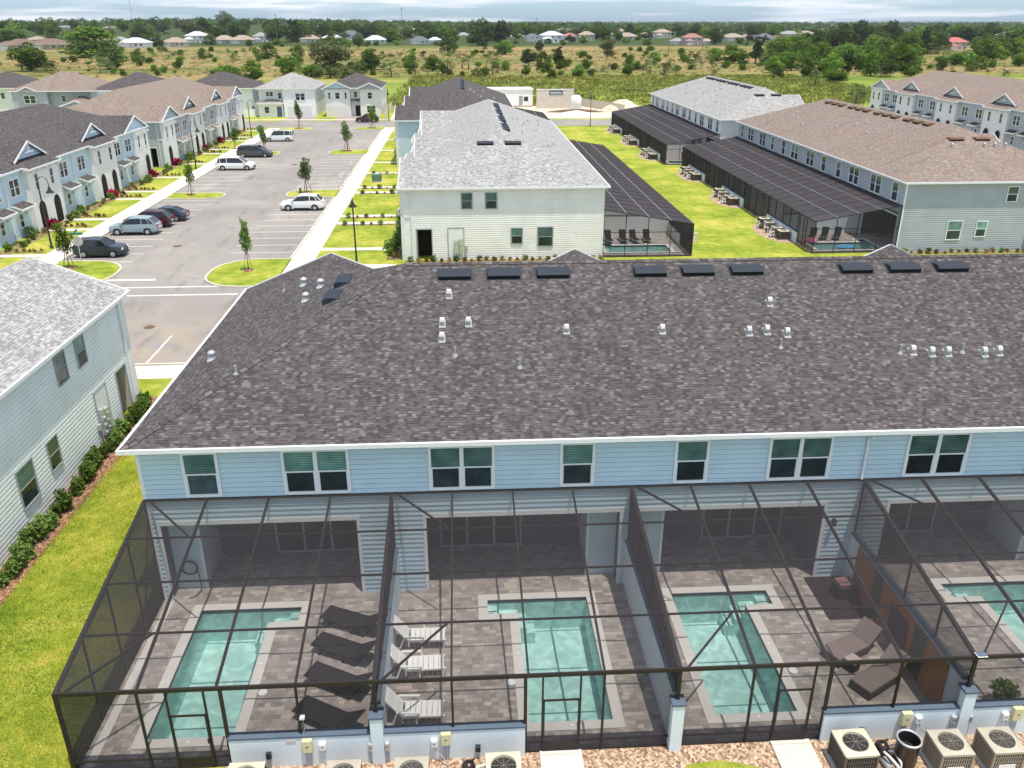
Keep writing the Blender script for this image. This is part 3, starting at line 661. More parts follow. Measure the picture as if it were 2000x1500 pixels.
for X, Y in ((-7.53, 38.28), (-6.43, 36.45), (-6.87, 35.03), (-10.17, 31.8)): dome_vent(mr, (X - ox, Y - oy, onend(X)))
for X, Y in ((-5.5, 33.6), (-5.3, 35.6)): roof_vent(mr, (X - ox, Y - oy, onend(X)), R(-90), w=1.3)
stack_vent(mr, (-8.6 - ox, 38.9 - oy, onend(-8.6)))
for key, n3 in (('centre', 4), ('brown', 4), ('white', 4), ('behind', 3)):
    rt = ROOTS[key]; Lk = {'centre': 50.4, 'brown': 48.3, 'white': 47.6, 'behind': 45.}[key]; a = 17.2 / 2 + OV
    for q in range(n3):
        for j in range(3):
            xx = a + 1.2 + (Lk - 2 * a - 3) * (q + .12) / n3 + j * 2.0
            roof_vent(rt, (xx, 17.2 / 2 - .75, ZE + SL * (17.2 / 2 - .75 + OV)), 0, w=1.3, mat='vent_black' if key != 'brown' else 'wood')
    for j in (-1.4, 1.1):
        if key in ('centre',): roof_vent(rt, (a - 2.6, 8.6 - j, ZE + SL * (a - 2.6 + OV)), R(-90), w=1.35)
        else: roof_vent(rt, (Lk - a + 2.6, 8.6 + j, ZE + SL * (a - 2.6 + OV)), R(90), w=1.35, mat='vent_black' if key != 'brown' else 'wood')
    rr = random.Random(5 + n3)
    for j in range(13):
        xx = rr.uniform(9, Lk - 9); yy = rr.uniform(2.2, 6.8); c = (xx, yy, ZE + SL * (yy + OV))
        (stack_vent if j % 2 else goose_vent)(rt, *((c,) if j % 2 else (c, 0)))
for yy in (3.3, 6.4, 7.4, 8.4): goose_vent(ROOTS['brown'], (48.3 - 5.2, yy + 3, ZE + SL * 5.65), R(90))

q = MB(); q.cyl((13.93 - ox, -.07, 4.2), (13.93 - ox, -.07, 5.95), .05, .05, 8); q.tube([(13.93 - ox, -.07, 5.8), (13.96 - ox, -.33, 6.0)], .045, 8); q.build('downspout', M['gutter'], mr)

# ------------------------------------------------------------------ ground, roads, walks
def tiles(name, rect, holes, z, mat, kind='structure'):
    X0, Y0, X1, Y1 = rect; xs = sorted({X0, X1, *[h[0] for h in holes], *[h[2] for h in holes]}); ys = sorted({Y0, Y1, *[h[1] for h in holes], *[h[3] for h in holes]})
    xs = [x for x in xs if X0 <= x <= X1]; ys = [y for y in ys if Y0 <= y <= Y1]; q = MB()
    for a, b in zip(xs[:-1], xs[1:]):
        for c, d in zip(ys[:-1], ys[1:]):
            mx_, my_ = (a + b) / 2, (c + d) / 2
            if any(h[0] < mx_ < h[2] and h[1] < my_ < h[3] for h in holes): continue
            q.face([(a, c, z), (b, c, z), (b, d, z), (a, d, z)])
    o = q.build(name, M[mat] if isinstance(mat, str) else mat); tag(o, kind=kind); return o
def sheet(name, polys, z, mat, kind='structure'):
    q = MB()
    for p in polys:
        if len(p) == 4 and not isinstance(p[0], (tuple, list)): a, b, c, d = p; p = [(a, b), (c, b), (c, d), (a, d)]
        q.face([(x, y, z) for x, y in p])
    o = q.build(name, M[mat]); tag(o, kind=kind); return o
PATIO = {'main': (-11.13, 17.8, 39.27, 28.2), 'centre': (9.3, 71.9, 20.05, 122.3), 'brown': (31.1, 72.2, 41.5, 120.5), 'white': (29.25, 122.6, 39.7, 170.2)}
LAWN = (-150, -20, 130, 205)
tiles('ground', (-2600, -60, 2600, 6500), [LAWN], 0, 'field')
tiles('lawn', LAWN, list(PATIO.values()), 0, 'lawn')
# gentle far rise behind the old neighbourhood on the left
hv = MB(); NX, NY = 40, 16
def hz(x, y): return max(0., 9 * math.exp(-((x + 420) / 420) ** 2)) * min(1, max(0, (y - 760) / 500)) + .02
for i in range(NX):
    for j in range(NY):
        xa, xb = -1500 + i * 75, -1425 + i * 75; ya, yb = 760 + j * 90, 850 + j * 90
        hv.face([(xa, ya, hz(xa, ya)), (xb, ya, hz(xb, ya)), (xb, yb, hz(xb, yb)), (xa, yb, hz(xa, yb))])
tag(hv.build('hills', M['field'], smooth=True), kind='structure')
sheet('parking_lot', [(-34.9, 64, -15.3, 172.2)], .004, 'asphalt')
sheet('road', [(-110, 48.4, 70, 64), (-110, 172.2, 130, 182.4)], .004, 'asphalt')
sheet('unseen_asphalt', [(69, 118, 85.5, 172)], .004, 'asphalt'); sheet('sidewalk', [(85.6, 118, 87.2, 186), (-37.4, 64, -35.05, 171.5), (-15.15, 64.5, -13.1, 171.5), (-110, 46.2, 70, 48.25), (-13.1, 69.4, -5.9, 70.7), (-110, 186.0, 130, 187.2), (-15.2, 187.2, -13.2, 205)], .016, 'concrete')  # asphalt and first walk are unseen, added to cut green bounce on the row
fp = []
for yc in (76.1, 86.9, 90.4, 103.8, 107.2, 118.0): fp.append((-13.1, yc - .5, -5.7, yc + .5))
for yc in (127.5, 140, 153, 166): fp.append((-13.1, yc - .5, -9.6, yc + .5))
for y0_, n_ in ((72.2, 47), (124.4, 47)):
    for k in (.4, 1.7, 2.3, 3.7, 4.3, 5.6): fp.append((-42.0, y0_ + k * 7.83 - .45, -37.4, y0_ + k * 7.83 + .45))
sheet('path', fp, .010, 'concrete')
beds = [(-41.9, 72.2, -40.6, 171.)] + [(-40.6, b + .5, -38.0, b + 1.5) for (_, _, _, b) in fp[10:]] + [(-12.6, yc - 1.3, -6.3, yc - .52) for yc in (86.9, 90.4, 103.8, 107.2, 118.)] + [(-6.9, 72, -5.7, 122)]
sheet('planting_bed', beds, .007, 'bed')
# kerbs and islands
kb = MB()
def kerb(pts, w=.16, h=.13, closed=False):
    P = pts + ([pts[0]] if closed else [])
    for a, b in zip(P[:-1], P[1:]): kb.bar((a[0], a[1], h / 2), (b[0], b[1], h / 2), w, h)
def isl(x0, x1, y0, y1, side, r=2.0):
    """island joined to the walk at one side, rounded at the other"""
    pts = []
    if side > 0:   # joined at the right (walk at x1), round nose at x0
        pts = [(x1, y0)] + [(x0 + r - r * sin(t), y0 + r - r * cos(t)) for t in np.linspace(0, pi / 2, 6)] + [(x0 + r - r * cos(t), y1 - r + r * sin(t)) for t in np.linspace(0, pi / 2, 6)] + [(x1, y1)]
    else:
        pts = [(x0, y0)] + [(x1 - r + r * sin(t), y0 + r - r * cos(t)) for t in np.linspace(0, pi / 2, 6)] + [(x1 - r + r * cos(t), y1 - r + r * sin(t)) for t in np.linspace(0, pi / 2, 6)] + [(x0, y1)]
    return [(float(a), float(b)) for a, b in pts]
ISL = [isl(-34.9, -28.7, 64.6, 72.9, -1, 3.6), isl(-34.9, -28.4, 100.5, 104.2, -1, 1.7), isl(-34.9, -28.7, 134.6, 139.2, -1, 1.7), isl(-35, -28.9, 167.6, 171.7, -1, 1.9),
       isl(-21.1, -15.2, 64.4, 72.7, 1, 3.4), isl(-21.2, -15.2, 100.6, 105.2, 1, 2), isl(-21.0, -15.2, 135., 140.3, 1, 2.2), isl(-20.6, -15.2, 167.6, 171.4, 1, 1.8)]
q = MB()
for p in ISL:
    q.face([(x, y, .10) for x, y in p]); kerb(p)
tag(q.build('island_lawn', M['lawn']), kind='structure')
for a, b in zip([64.5, 104.2, 139.2], [64.5, 134.6, 167.6]): pass
kerb([(-34.98, 72.9), (-34.98, 100.5)]); kerb([(-34.98, 104.2), (-34.98, 134.6)]); kerb([(-34.98, 139.2), (-34.98, 167.6)])
kerb([(-15.22, 72.7), (-15.22, 100.6)]); kerb([(-15.22, 105.2), (-15.22, 135.)]); kerb([(-15.22, 140.3), (-15.22, 167.6)])
kerb([(-110, 48.32), (70, 48.32)]); kerb([(-110, 64.1), (-37.4, 64.1)]); kerb([(-13.1, 64.1), (70, 64.1)])
kerb([(-110, 182.5), (130, 182.5)]); kerb([(-110, 172.1), (-34.9, 172.1)]); kerb([(-15.2, 172.1), (130, 172.1)])
tag(kb.build('kerb', M['kerb']), kind='structure')
# painted lines
q = MB()
def ln(x0, y0, x1, y1): q.face([(x0, y0, .010), (x1, y0, .010), (x1, y1, .010), (x0, y1, .010)])
y = 72.75
while y < 100: ln(-34.8, y - .06, -28.75, y + .06); y += 2.72
y = 104.9
while y < 134: ln(-34.8, y - .06, -28.75, y + .06); y += 2.72
y = 140
while y < 167: ln(-34.8, y - .06, -28.75, y + .06); y += 2.72
y = 75.3
while y < 100: ln(-21.05, y - .06, -15.35, y + .06); y += 2.69
y = 106.2
while y < 134: ln(-21.05, y - .06, -15.35, y + .06); y += 2.69
y = 141
while y < 167: ln(-21.05, y - .06, -15.35, y + .06); y += 2.69
ln(-33, 66.8, -24.97, 67.25); ln(-34, 64.75, -18.6, 65.0); ln(-34, 62.6, -17.4, 62.85)
for x in (-25.3, -22.4, -19.55, -16.7, -13.8): ln(x - .06, 48.5, x + .06, 53.6)
for yy in (106.0, 107.2, 108.4, 109.6):   # hatched accessible aisle
    q.face([(-21, yy, .010), (-19.6, yy + 1.3, .010), (-19.4, yy + 1.3, .010), (-20.8, yy, .010)]); q.face([(-33, yy, .010), (-31.6, yy + 1.3, .010), (-31.4, yy + 1.3, .010), (-32.8, yy, .010)])
tag(q.build('road_markings', M['line']), kind='structure')
# gravel and bark beds, service walk slabs
sheet('mulch_bed', [[(-17.95, 20), (-16.9, 20), (-16.65, 36.4), (-16.2, 43.6), (-17.95, 43.6)], (-12.6, 44, -6, 45.2)], .006, 'mulch')
sheet('gravel_bed', [(1.35, 15.6, 3.05, 17.79), (8.45, 15.6, 9.75, 17.79), (3.05, 15.6, 8.45, 17.79), (-7.1, 15.2, 1.35, 17.79), (9.75, 15.2, 18.3, 17.79)], .006, 'gravel')
sheet('slab', [(1.8, 12, 3.0, 17.79), (8.5, 12, 9.65, 17.79)], .05, 'concrete')
sheet('grass_patch', [[(5.4, 16.2), (5.9, 17.1), (6.9, 17.2), (7.9, 16.9), (8.2, 15.6), (5.2, 15.6)]], .012, 'lawn')
sheet('driveway', [(-37.5, 182.55, -31.5, 194.8), (-26.8, 182.55, -21.5, 194.8)], .012, 'drive_pavers')
sheet('construction_ground', [(0, 187.3, 44, 214)], .012, 'dirt')
sheet('side_bed', [(-5.2, 70.9, 12.2, 71.85), (38.8, 71.2, 58, 72.15)], .008, 'bed')
for nm, cx, ys in (('brown', 31.0, (80.2, 96.3, 112.4)), ('white', 29.15, (130.5, 146.4, 162.2)), ('centre', 20.1, (80.3, 97.1, 113.9))):
    sg = -1 if nm != 'centre' else 1; ps = []
    for yc in ys: ps.append([(cx + sg * 2.3 * max(0, sin(t)) ** .7 * (1), yc - 4.2 * cos(t)) for t in np.linspace(0, pi, 14)])
    sheet('gravel_bed', ps, .006, 'gravel')
q = MB()
for cx, cy, r in ((-21.6, 55.4, .38), (-26.6, 78.1, .42), (-24.4, 126, .5), (-22.5, 163, .6)): q.cyl((cx, cy, .0), (cx, cy, .012), r, r, 20)
tag(q.build('manhole_cover', M['wood']), kind='structure')

# ------------------------------------------------------------------ pools and patios
def local(root_loc, rz): return Matrix.Translation(root_loc) @ Matrix.Rotation(rz, 4, 'Z')
def to_world_rect(Mx, r):
    a = Mx @ Vector((r[0], r[1], 0)); b = Mx @ Vector((r[2], r[3], 0)); return (min(a.x, b.x), min(a.y, b.y), max(a.x, b.x), max(a.y, b.y))
def pool_rects(x0, odd, u):
    s = u / 8.4
    if not odd: return [(x0 + 1.55, -6.6, x0 + 4.05, -.77), (x0 + 4.05, -1.55, x0 + 5.05, -.77)]
    return [(x0 + 4.33, -6.6, x0 + 6.83, -.77), (x0 + 3.25, -1.55, x0 + 4.33, -.77)]
def pool(bkey, Mx, rz, x0, odd, u, label, group):
    base = Mx @ Vector((x0 + u / 2, -3.7, 0)); rt = empty('swimming_pool', base, rz, label, 'swimming pool', group)
    d = Vector((-(x0 + u / 2), 3.7, 0)); rs = pool_rects(x0, odd, u); (a0, b0, a1, b1), (n0, m0, n1, m1) = rs
    def q_(): return MB().frame(d)
    nib_right = n0 > a0; cw = .33; zt = .035
    c = q_()   # coping: frame boxes around the L
    if nib_right:
        c.box(a0 - cw, b0 - cw, -.05, a1 + cw, b0, zt); c.box(a0 - cw, b0, -.05, a0, b1 + cw, zt); c.box(a0, b1, -.05, n1 + cw, b1 + cw, zt)
        c.box(n1, m0 - cw, -.05, n1 + cw, b1, zt); c.box(a1, m0 - cw, -.05, n1, m0, zt); c.box(a1, b0, -.05, a1 + cw, m0 - cw, zt)
    else:
        c.box(a0 - cw, b0 - cw, -.05, a1 + cw, b0, zt); c.box(a1, b0, -.05, a1 + cw, b1 + cw, zt); c.box(n0 - cw, b1, -.05, a1, b1 + cw, zt)
        c.box(n0 - cw, m0 - cw, -.05, n0, b1, zt); c.box(n0, m0 - cw, -.05, a0, m0, zt); c.box(a0 - cw, b0, -.05, a0, m0 - cw, zt)
    c.build('coping', M['coping'], rt)
    z = -1.35; zs = -.45; p = q_()
    p.face([(a0, b0, z), (a1, b0, z), (a1, b1, z), (a0, b1, z)]); p.face([(n0, m0, zs), (n1, m0, zs), (n1, m1, zs), (n0, m1, zs)])
    def wall(x_, y_, X_, Y_, za, zb=-.14): p.face([(x_, y_, za), (X_, Y_, za), (X_, Y_, zb), (x_, y_, zb)])
    wall(a0, b0, a1, b0, z); wall(a0, b1, a1, b1, z); 
    if nib_right: wall(a0, b0, a0, b1, z); wall(a1, b0, a1, m0, z); wall(a1, m0, a1, m1, z, zs); wall(n1, m0, n1, m1, zs); ex = a1
    else: wall(a1, b0, a1, b1, z); wall(a0, b0, a0, m0, z); wall(a0, m0, a0, m1, z, zs); wall(n0, m0, n0, m1, zs); ex = a0
    wall(n0, m0, n1, m0, zs); wall(n0, m1, n1, m1, zs)
    sx = 1 if nib_right else -1
    p.box((n1 - .003) if nib_right else (n0 + .003), m0 + .003, zs, (n1 - .4) if nib_right else (n0 + .4), m1 - .003, -.22)
    for k in range(2): e = ex - sx * (.3 * k + .003); p.box(e, m0 + .003, z, ex - sx * .3 * (k + 1), m1 - .003, -.62 - .25 * k)
    p.build('basin', M['plaster'], rt)
    t = q_()
    def band(x_, y_, X_, Y_): t.face([(x_, y_, -.14), (X_, Y_, -.14), (X_, Y_, zt - .03), (x_, y_, zt - .03)])
    band(a0, b0, a1, b0); band(min(a0, n0), b1, max(a1, n1), b1)
    if nib_right: band(a0, b0, a0, b1); band(a1, b0, a1, m0); band(n1, m0, n1, m1)
    else: band(a1, b0, a1, b1); band(a0, b0, a0, m0); band(n0, m0, n0, m1)
    band(n0, m0, n1, m0); t.build('waterline_tile', M['tile'], rt)
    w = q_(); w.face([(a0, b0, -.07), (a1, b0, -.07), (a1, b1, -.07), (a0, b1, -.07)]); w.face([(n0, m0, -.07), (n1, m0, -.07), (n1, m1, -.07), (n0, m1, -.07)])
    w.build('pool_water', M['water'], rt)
    s = q_(); sxx = (a1 + .5) if nib_right else (a0 - .45); s.cyl((sxx, -4.9, .0), (sxx, -4.9, .045), .14, .14, 18)
    for (px_, py_) in ((a0 - .16 if not nib_right else a1 + .16, -3.6), ((a0 + a1) / 2, b0 - .16)): s.cyl((px_, py_, zt), (px_, py_, zt + .01), .05, .05, 10)
    s.build('skimmer_lid', M['white_plastic'], rt)
    return [to_world_rect(Mx, r) for r in rs]
BL = {'main': ((-11.13, 25.45, 0), 0, 8.4, 7.65), 'centre': ((12.05, 71.9, 0), R(90), 8.4, 8.0), 'brown': ((38.75, 120.5, 0), R(-90), 8.05, 7.65), 'white': ((36.9, 170.2, 0), R(-90), 7.933, 7.65), 'behind': ((8.0, 124.2, 0), R(90), 7.5, 7.65)}
hol = {k: [] for k in PATIO}
PN = ['pool in the leftmost screened patio, beside four black loungers', 'pool in the second screened patio, right of three white loungers', 'pool in the third screened patio, left of the two brown chaises', 'pool at the right edge, in the fourth screened patio']
for k in range(5):
    lo, rz, u, D = BL['main']; Mx = local(lo, rz)
    hol['main'] += pool('main', Mx, rz, k * u, k % 2, u, ('L-shaped turquoise ' + PN[k]) if k < 4 else 'turquoise pool beyond the right edge of the view', 'plunge pools behind the blue block')
for key, k, lb in (('centre', 0, 'turquoise pool in the screened end patio of the white sided block'), ('brown', 5, 'turquoise pool with floats in the screened end patio of the brown roofed block'), ('white', 5, 'pool in the screened end patio of the far pale roofed block')):
    lo, rz, u, D = BL[key]; Mx = local(lo, rz); hol[key] += pool(key, Mx, rz, k * u, k % 2, u, lb, None)
for key in PATIO: tiles('patio_paving', PATIO[key], hol[key], 0, 'pavers')
sheet('patio_edge', [(-10.98, 17.95, -10.72, 25.3)], .012, 'coping')

# ------------------------------------------------------------------ privacy walls, low walls
def zroof(y, D): return 4.18 + 1.33 * y / D
def wall_thing(lo, rz, label, group, fn, name='privacy_wall', cat='wall', mat='blue_stucco', capm='cap'):
    rt = empty(name, lo, rz, label, cat, group); a, b = MB(), MB(); fn(a, b); a.build('wall_body', M[mat], rt); b.build('wall_cap', M[capm], rt); return rt
for k in range(1, 5):
    lo, rz, u, D = BL['main']; Mx = local(lo, rz); P = Mx @ Vector((k * u, 0, 0))
    def f(a, b):
        a.box(-.1, -7.5, 0, .1, -.02, 1.86); b.box(-.12, -7.5, 1.86, .12, -.02, 1.92)
        a.box(-.17, -7.86, 0, .17, -7.5, 1.68); b.box(-.2, -7.89, 1.68, .2, -7.47, 1.75)
    wall_thing(P, rz, ['', 'pale blue dividing wall between the black loungers and the white loungers', 'pale blue dividing wall between the second and third pools', 'pale blue dividing wall that carries the orange mural', 'dividing wall past the right edge'][k], 'dividing walls between pool patios', f)
for i, (x0, x1, lb) in enumerate(((-6.8, 1.38, 'low pale blue stucco wall carrying the electrical boxes, under the black and white loungers'), (9.95, 18.2, 'low pale blue stucco wall behind the four machines at bottom right'))):
    def f(a, b):
        m = (-2.73, 14.07)[i]
        for (p, q_) in ((x0, m - .17), (m + .17, x1)): a.box(p, -.11, 0, q_, .11, 1.04); b.box(p - (.02 if p == x0 else 0), -.13, 1.04, q_ + (.02 if q_ == x1 else 0), .13, 1.10)
    wall_thing((0, 17.8, 0), 0, lb, 'low equipment walls', f, 'low_wall')
for key in ('centre', 'brown', 'white'):
    lo, rz, u, D = BL[key]; Mx = local(lo, rz)
    for k in range(1, 6):
        P = Mx @ Vector((k * u, 0, 0))
        def f(a, b):
            a.box(-.1, -D + .15, 0, .1, -.02, 1.86); b.box(-.12, -D + .15, 1.86, .12, -.02, 1.92)
            if k % 2: a.box(-4.1, -D - .1, 0, 4.1, -D + .12, 1.02); b.box(-4.12, -D - .12, 1.02, 4.12, -D + .14, 1.08)
        wall_thing(P, rz, None, 'dividing walls inside the far screen cages', f, mat='stucco' if key != 'brown' else 'blue_stucco')['label'] = 'pale patio dividing wall inside the long screen cage of the %s block' % {'centre': 'white sided', 'brown': 'brown roofed', 'white': 'far pale roofed'}[key]

# ------------------------------------------------------------------ screen enclosures
def encl_unit(rt, x0, x1, D, odd, first, last, near=True, sides=()):
    """bars, mesh and door of one bay of the screen cage, in the building's frame"""
    W_ = x1 - x0; Z = lambda y: zroof(y, D); yy = [0, -D * .245, -D * .495, -D * .75, -D]; xs = [x0 + W_ * i / 4 for i in range(5)]
    bw = .055
    def one(name, fn, mat='bronze', par=rt):
        q = MB(); fn(q); return q.build(name, M[mat], par)
    for i, x in enumerate(xs[:-1] if not last else xs):
        w = .10 if i in (0, 4) else bw
        one('rafter', lambda q: q.bar((x, -.05, Z(0) - .06), (x, -D, Z(-D) - .06), w, .12))
    for j, y in enumerate(yy):
        if j == 0: one('wall_beam', lambda q: q.bar((x0, -.05, Z(y) - .03), (x1, -.05, Z(y) - .03), .05, .08))
        elif j == 4: one('front_beam', lambda q: q.bar((x0, y, Z(y) - .05), (x1, y, Z(y) - .05), .06, .12))
        else: one('purlin', lambda q: q.bar((x0, y, Z(y) - .03), (x1, y, Z(y) - .03), .045, .055))
    sc = W_ / 8.4
    if not odd: posts = [(0, .10), (2.1, .06), (4.3, .09), (6.3, .06)]; door = (2.85, 3.85); wl = (4.3, 8.4)
    else: posts = [(0, .10), (2.1, .06), (4.12, .09), (6.3, .06)]; door = (4.6, 5.65); wl = (0, 4.12)
    if last: posts.append((8.4, .1))
    for (p, w) in posts:
        zb = 0 if not (wl[0] + .1 < p < wl[1] - .1) else 1.1
        if p in (0, 8.4) and not (first and p == 0) and not (last and p == 8.4): zb = 1.75
        one('post', lambda q: q.bar((x0 + p * sc, -D, zb), (x0 + p * sc, -D, Z(-D)), w, .07))
    for d_ in door: one('post', lambda q: q.bar((x0 + d_ * sc, -D, 0), (x0 + d_ * sc, -D, Z(-D)), .05, .05))
    # horizontal rail and kick panel where there is no wall
    segs = [(0, door[0]), (door[1], wl[0])] if not odd else [(wl[1], door[0]), (door[1], 8.4)]
    for (a_, b_) in segs:
        if b_ - a_ > .1: one('rail', lambda q: q.bar((x0 + a_ * sc, -D, .38), (x0 + b_ * sc, -D, .38), .04, .05)); one('rail', lambda q: q.bar((x0 + a_ * sc, -D, .03), (x0 + b_ * sc, -D, .03), .05, .05))
    dr = MB(); a_, b_ = x0 + door[0] * sc + .03, x0 + door[1] * sc - .03
    for x in (a_, b_): dr.bar((x, -D - .03, .03), (x, -D - .03, 1.95), .06, .03)
    for z in (.06, .38, 1.92): dr.bar((a_, -D - .03, z), (b_, -D - .03, z), .03, .06)
    do = dr.build('door', M['bronze'], rt)
    one('handle', lambda q: q.box(b_ - .05, -D - .09, .95, b_ - .01, -D - .045, 1.1), 'black', do)
    MB().box(a_ + .03, -D - .034, .09, b_ - .03, -D - .026, .35).build('kick_plate', M['bronze'], do)
    # braces
    one('brace', lambda q: q.bar((x0 + .22, -.1, Z(-.1) - .03), (x0 + W_ / 4 - .1, yy[1], Z(yy[1]) - .03), .05, .06))
    one('brace', lambda q: q.bar((x0 + .22, -D + .05, Z(-D) - .03), (x0 + W_ / 4 - .1, yy[3], Z(yy[3]) - .03), .05, .06))
    # mesh
    g = .012; q = MB(); q.face([(x0, 0, Z(0) + g), (x0, -D, Z(-D) + g), (x1, -D, Z(-D) + g), (x1, 0, Z(0) + g)]); q.build('roof_screen', M['screen'], rt)
    q = MB(); w0, w1 = x0 + wl[0] * sc, x0 + wl[1] * sc; yF = -D + .035
    q.face([(w0, yF, 1.1), (w1, yF, 1.1), (w1, yF, Z(-D)), (w0, yF, Z(-D))])
    o0, o1 = (x0, w0) if not odd else (w1, x1)
    q.face([(o0, yF, .02), (o1, yF, .02), (o1, yF, Z(-D)), (o0, yF, Z(-D))])
    q.build('front_screen', M['screen_side'], rt)
    for sx in sides:
        zb = 0 if (sx == x0 and first) or (sx == x1 and last) else 1.92
        q = MB(); q.face([(sx, 0, zb), (sx, -D, zb), (sx, -D, Z(-D)), (sx, 0, Z(0))]); q.build('side_screen', M['screen_side'], rt)
        for j in range(1, 4):
            y = yy[j]; one('post', lambda q: q.bar((sx, y, zb), (sx, y, Z(y)), .05, .06))
        one('post', lambda q: q.bar((sx, -.06, zb), (sx, -.06, Z(0)), .05, .06))
        if zb == 0:
            one('rail', lambda q: q.bar((sx, 0, .38), (sx, -D, .38), .045, .045)); one('rail', lambda q: q.bar((sx, 0, .03), (sx, -D, .03), .05, .05))
            one('brace', lambda q: q.bar((sx, -.1, Z(0) - .9), (sx, yy[1] + .05, .5), .04, .04)); one('brace', lambda q: q.bar((sx, -D + .1, Z(-D) - .1), (sx, yy[3] , 1.3), .04, .04)) if False else one('brace', lambda q: q.bar((sx, -D + .1, Z(-D) - .15), (sx, yy[2], Z(yy[2]) - .2), .04, .05))
lo, rz, u, D = BL['main']
EN = ['leftmost screened pool cage, over the four black loungers', 'second screened pool cage from left, over the white loungers', 'third screened pool cage from left, over the two brown chaises', 'screened pool cage cut off by the right edge', '', '']
for k in range(5):
    rt = empty('pool_enclosure', lo, rz, ('dark bronze framed ' + EN[k]) if k < 4 else 'dark bronze framed pool cage beyond the right edge', 'screen enclosure', 'screened pool cages behind the blue block')
    encl_unit(rt, k * u, (k + 1) * u, D, k % 2, k == 0, k == 4, sides=[k * u] + ([(k + 1) * u] if k == 4 else []))
def encl_far(key, label):
    lo, rz, u, D = BL[key]; rt = empty('pool_enclosure', lo, rz, label, 'screen enclosure'); N_ = 6; Lx = u * N_
    Z = lambda y: zroof(y, D); yy = [-D * .25, -D * .5, -D * .75]
    for i in range(N_ * 4 + 1):
        x = min(max(Lx * i / (N_ * 4), .03), Lx - .03); q = MB(); q.bar((x, -.05, Z(0) - .0), (x, -D, Z(-D) - .0), .05, .07)
        odd = (i // 4) % 2; j = i % 4; low = (j in (2, 3) and not odd) or (j in (0, 1) and odd)
        q.bar((x, -D, 1.05 if low else 0), (x, -D, Z(-D) - .02), .06, .06); q.build('rafter', M['bronze'], rt)
    for y in yy: q = MB(); q.bar((0, y, Z(y) + .03), (Lx, y, Z(y) + .03), .035, .03); q.build('purlin', M['galv'], rt)
    q = MB(); q.bar((0, -D, Z(-D) - .03), (Lx, -D, Z(-D) - .03), .06, .1); q.bar((0, -D, .35), (Lx, -D, .35), .04, .04) ; q.build('front_beam', M['bronze'], rt)
    q = MB(); q.face([(0, 0, Z(0) + .01), (0, -D, Z(-D) + .01), (Lx, -D, Z(-D) + .01), (Lx, 0, Z(0) + .01)]); q.build('roof_screen', M['screen'], rt)
    for k in range(N_):
        x0 = k * u; odd = k % 2; w0, w1 = (x0 + 4.3 * u / 8.4, x0 + u) if not odd else (x0, x0 + 4.12 * u / 8.4); yF = -D + .035
        q = MB(); q.face([(w0, yF, 1.08), (w1, yF, 1.08), (w1, yF, Z(-D)), (w0, yF, Z(-D))]); o0, o1 = (x0, w0) if not odd else (w1, x0 + u)
        q.face([(o0, yF, .02), (o1, yF, .02), (o1, yF, Z(-D)), (o0, yF, Z(-D))]); q.build('front_screen', M['screen_side'], rt)
        dq = MB(); d0 = x0 + (2.85 if not odd else 4.6) * u / 8.4
        for x in (d0, d0 + 1): dq.bar((x, -D, 0), (x, -D, Z(-D)), .05, .05)
        dq.bar((d0, -D - .02, 1.95), (d0 + 1, -D - .02, 1.95), .04, .05); dq.bar((d0, -D - .02, .3), (d0 + 1, -D - .02, .3), .04, .05); dq.build('door', M['bronze'], rt)
        if k:
            q = MB(); q.face([(x0, -.02, 1.92), (x0, -D + .1, 1.92), (x0, -D + .1, Z(-D)), (x0, -.02, Z(0))]); q.build('divider_screen', M['screen_side'], rt)
    for sx in (0, Lx):
        q = MB(); q.face([(sx, 0, 0), (sx, -D, 0), (sx, -D, Z(-D)), (sx, 0, Z(0))]); so_ = q.build('side_screen', M['screen_side'], rt)
        q = MB(); 
        for y in yy + [-.05]: q.bar((sx, y, 0), (sx, y, Z(y)), .05, .06)
        q.bar((sx, 0, 2.2), (sx, -D, 2.2), .05, .05); q.bar((sx, 0, .35), (sx, -D, .35), .04, .04); q.bar((sx, 0, .03), (sx, -D, .03), .05, .05); q.build('side_frame', M['bronze'], so_)
    return rt
encl_far('centre', 'long black screen cage on the right side of the white sided pale roofed block')
encl_far('brown', 'long black screen cage with striped roof beside the brown roofed block at right')
encl_far('white', 'long black screen cage beside the far pale roofed block, next to the road')
encl_far('behind', 'dark screen cage half hidden behind the pale grey roof, beside the charcoal block')

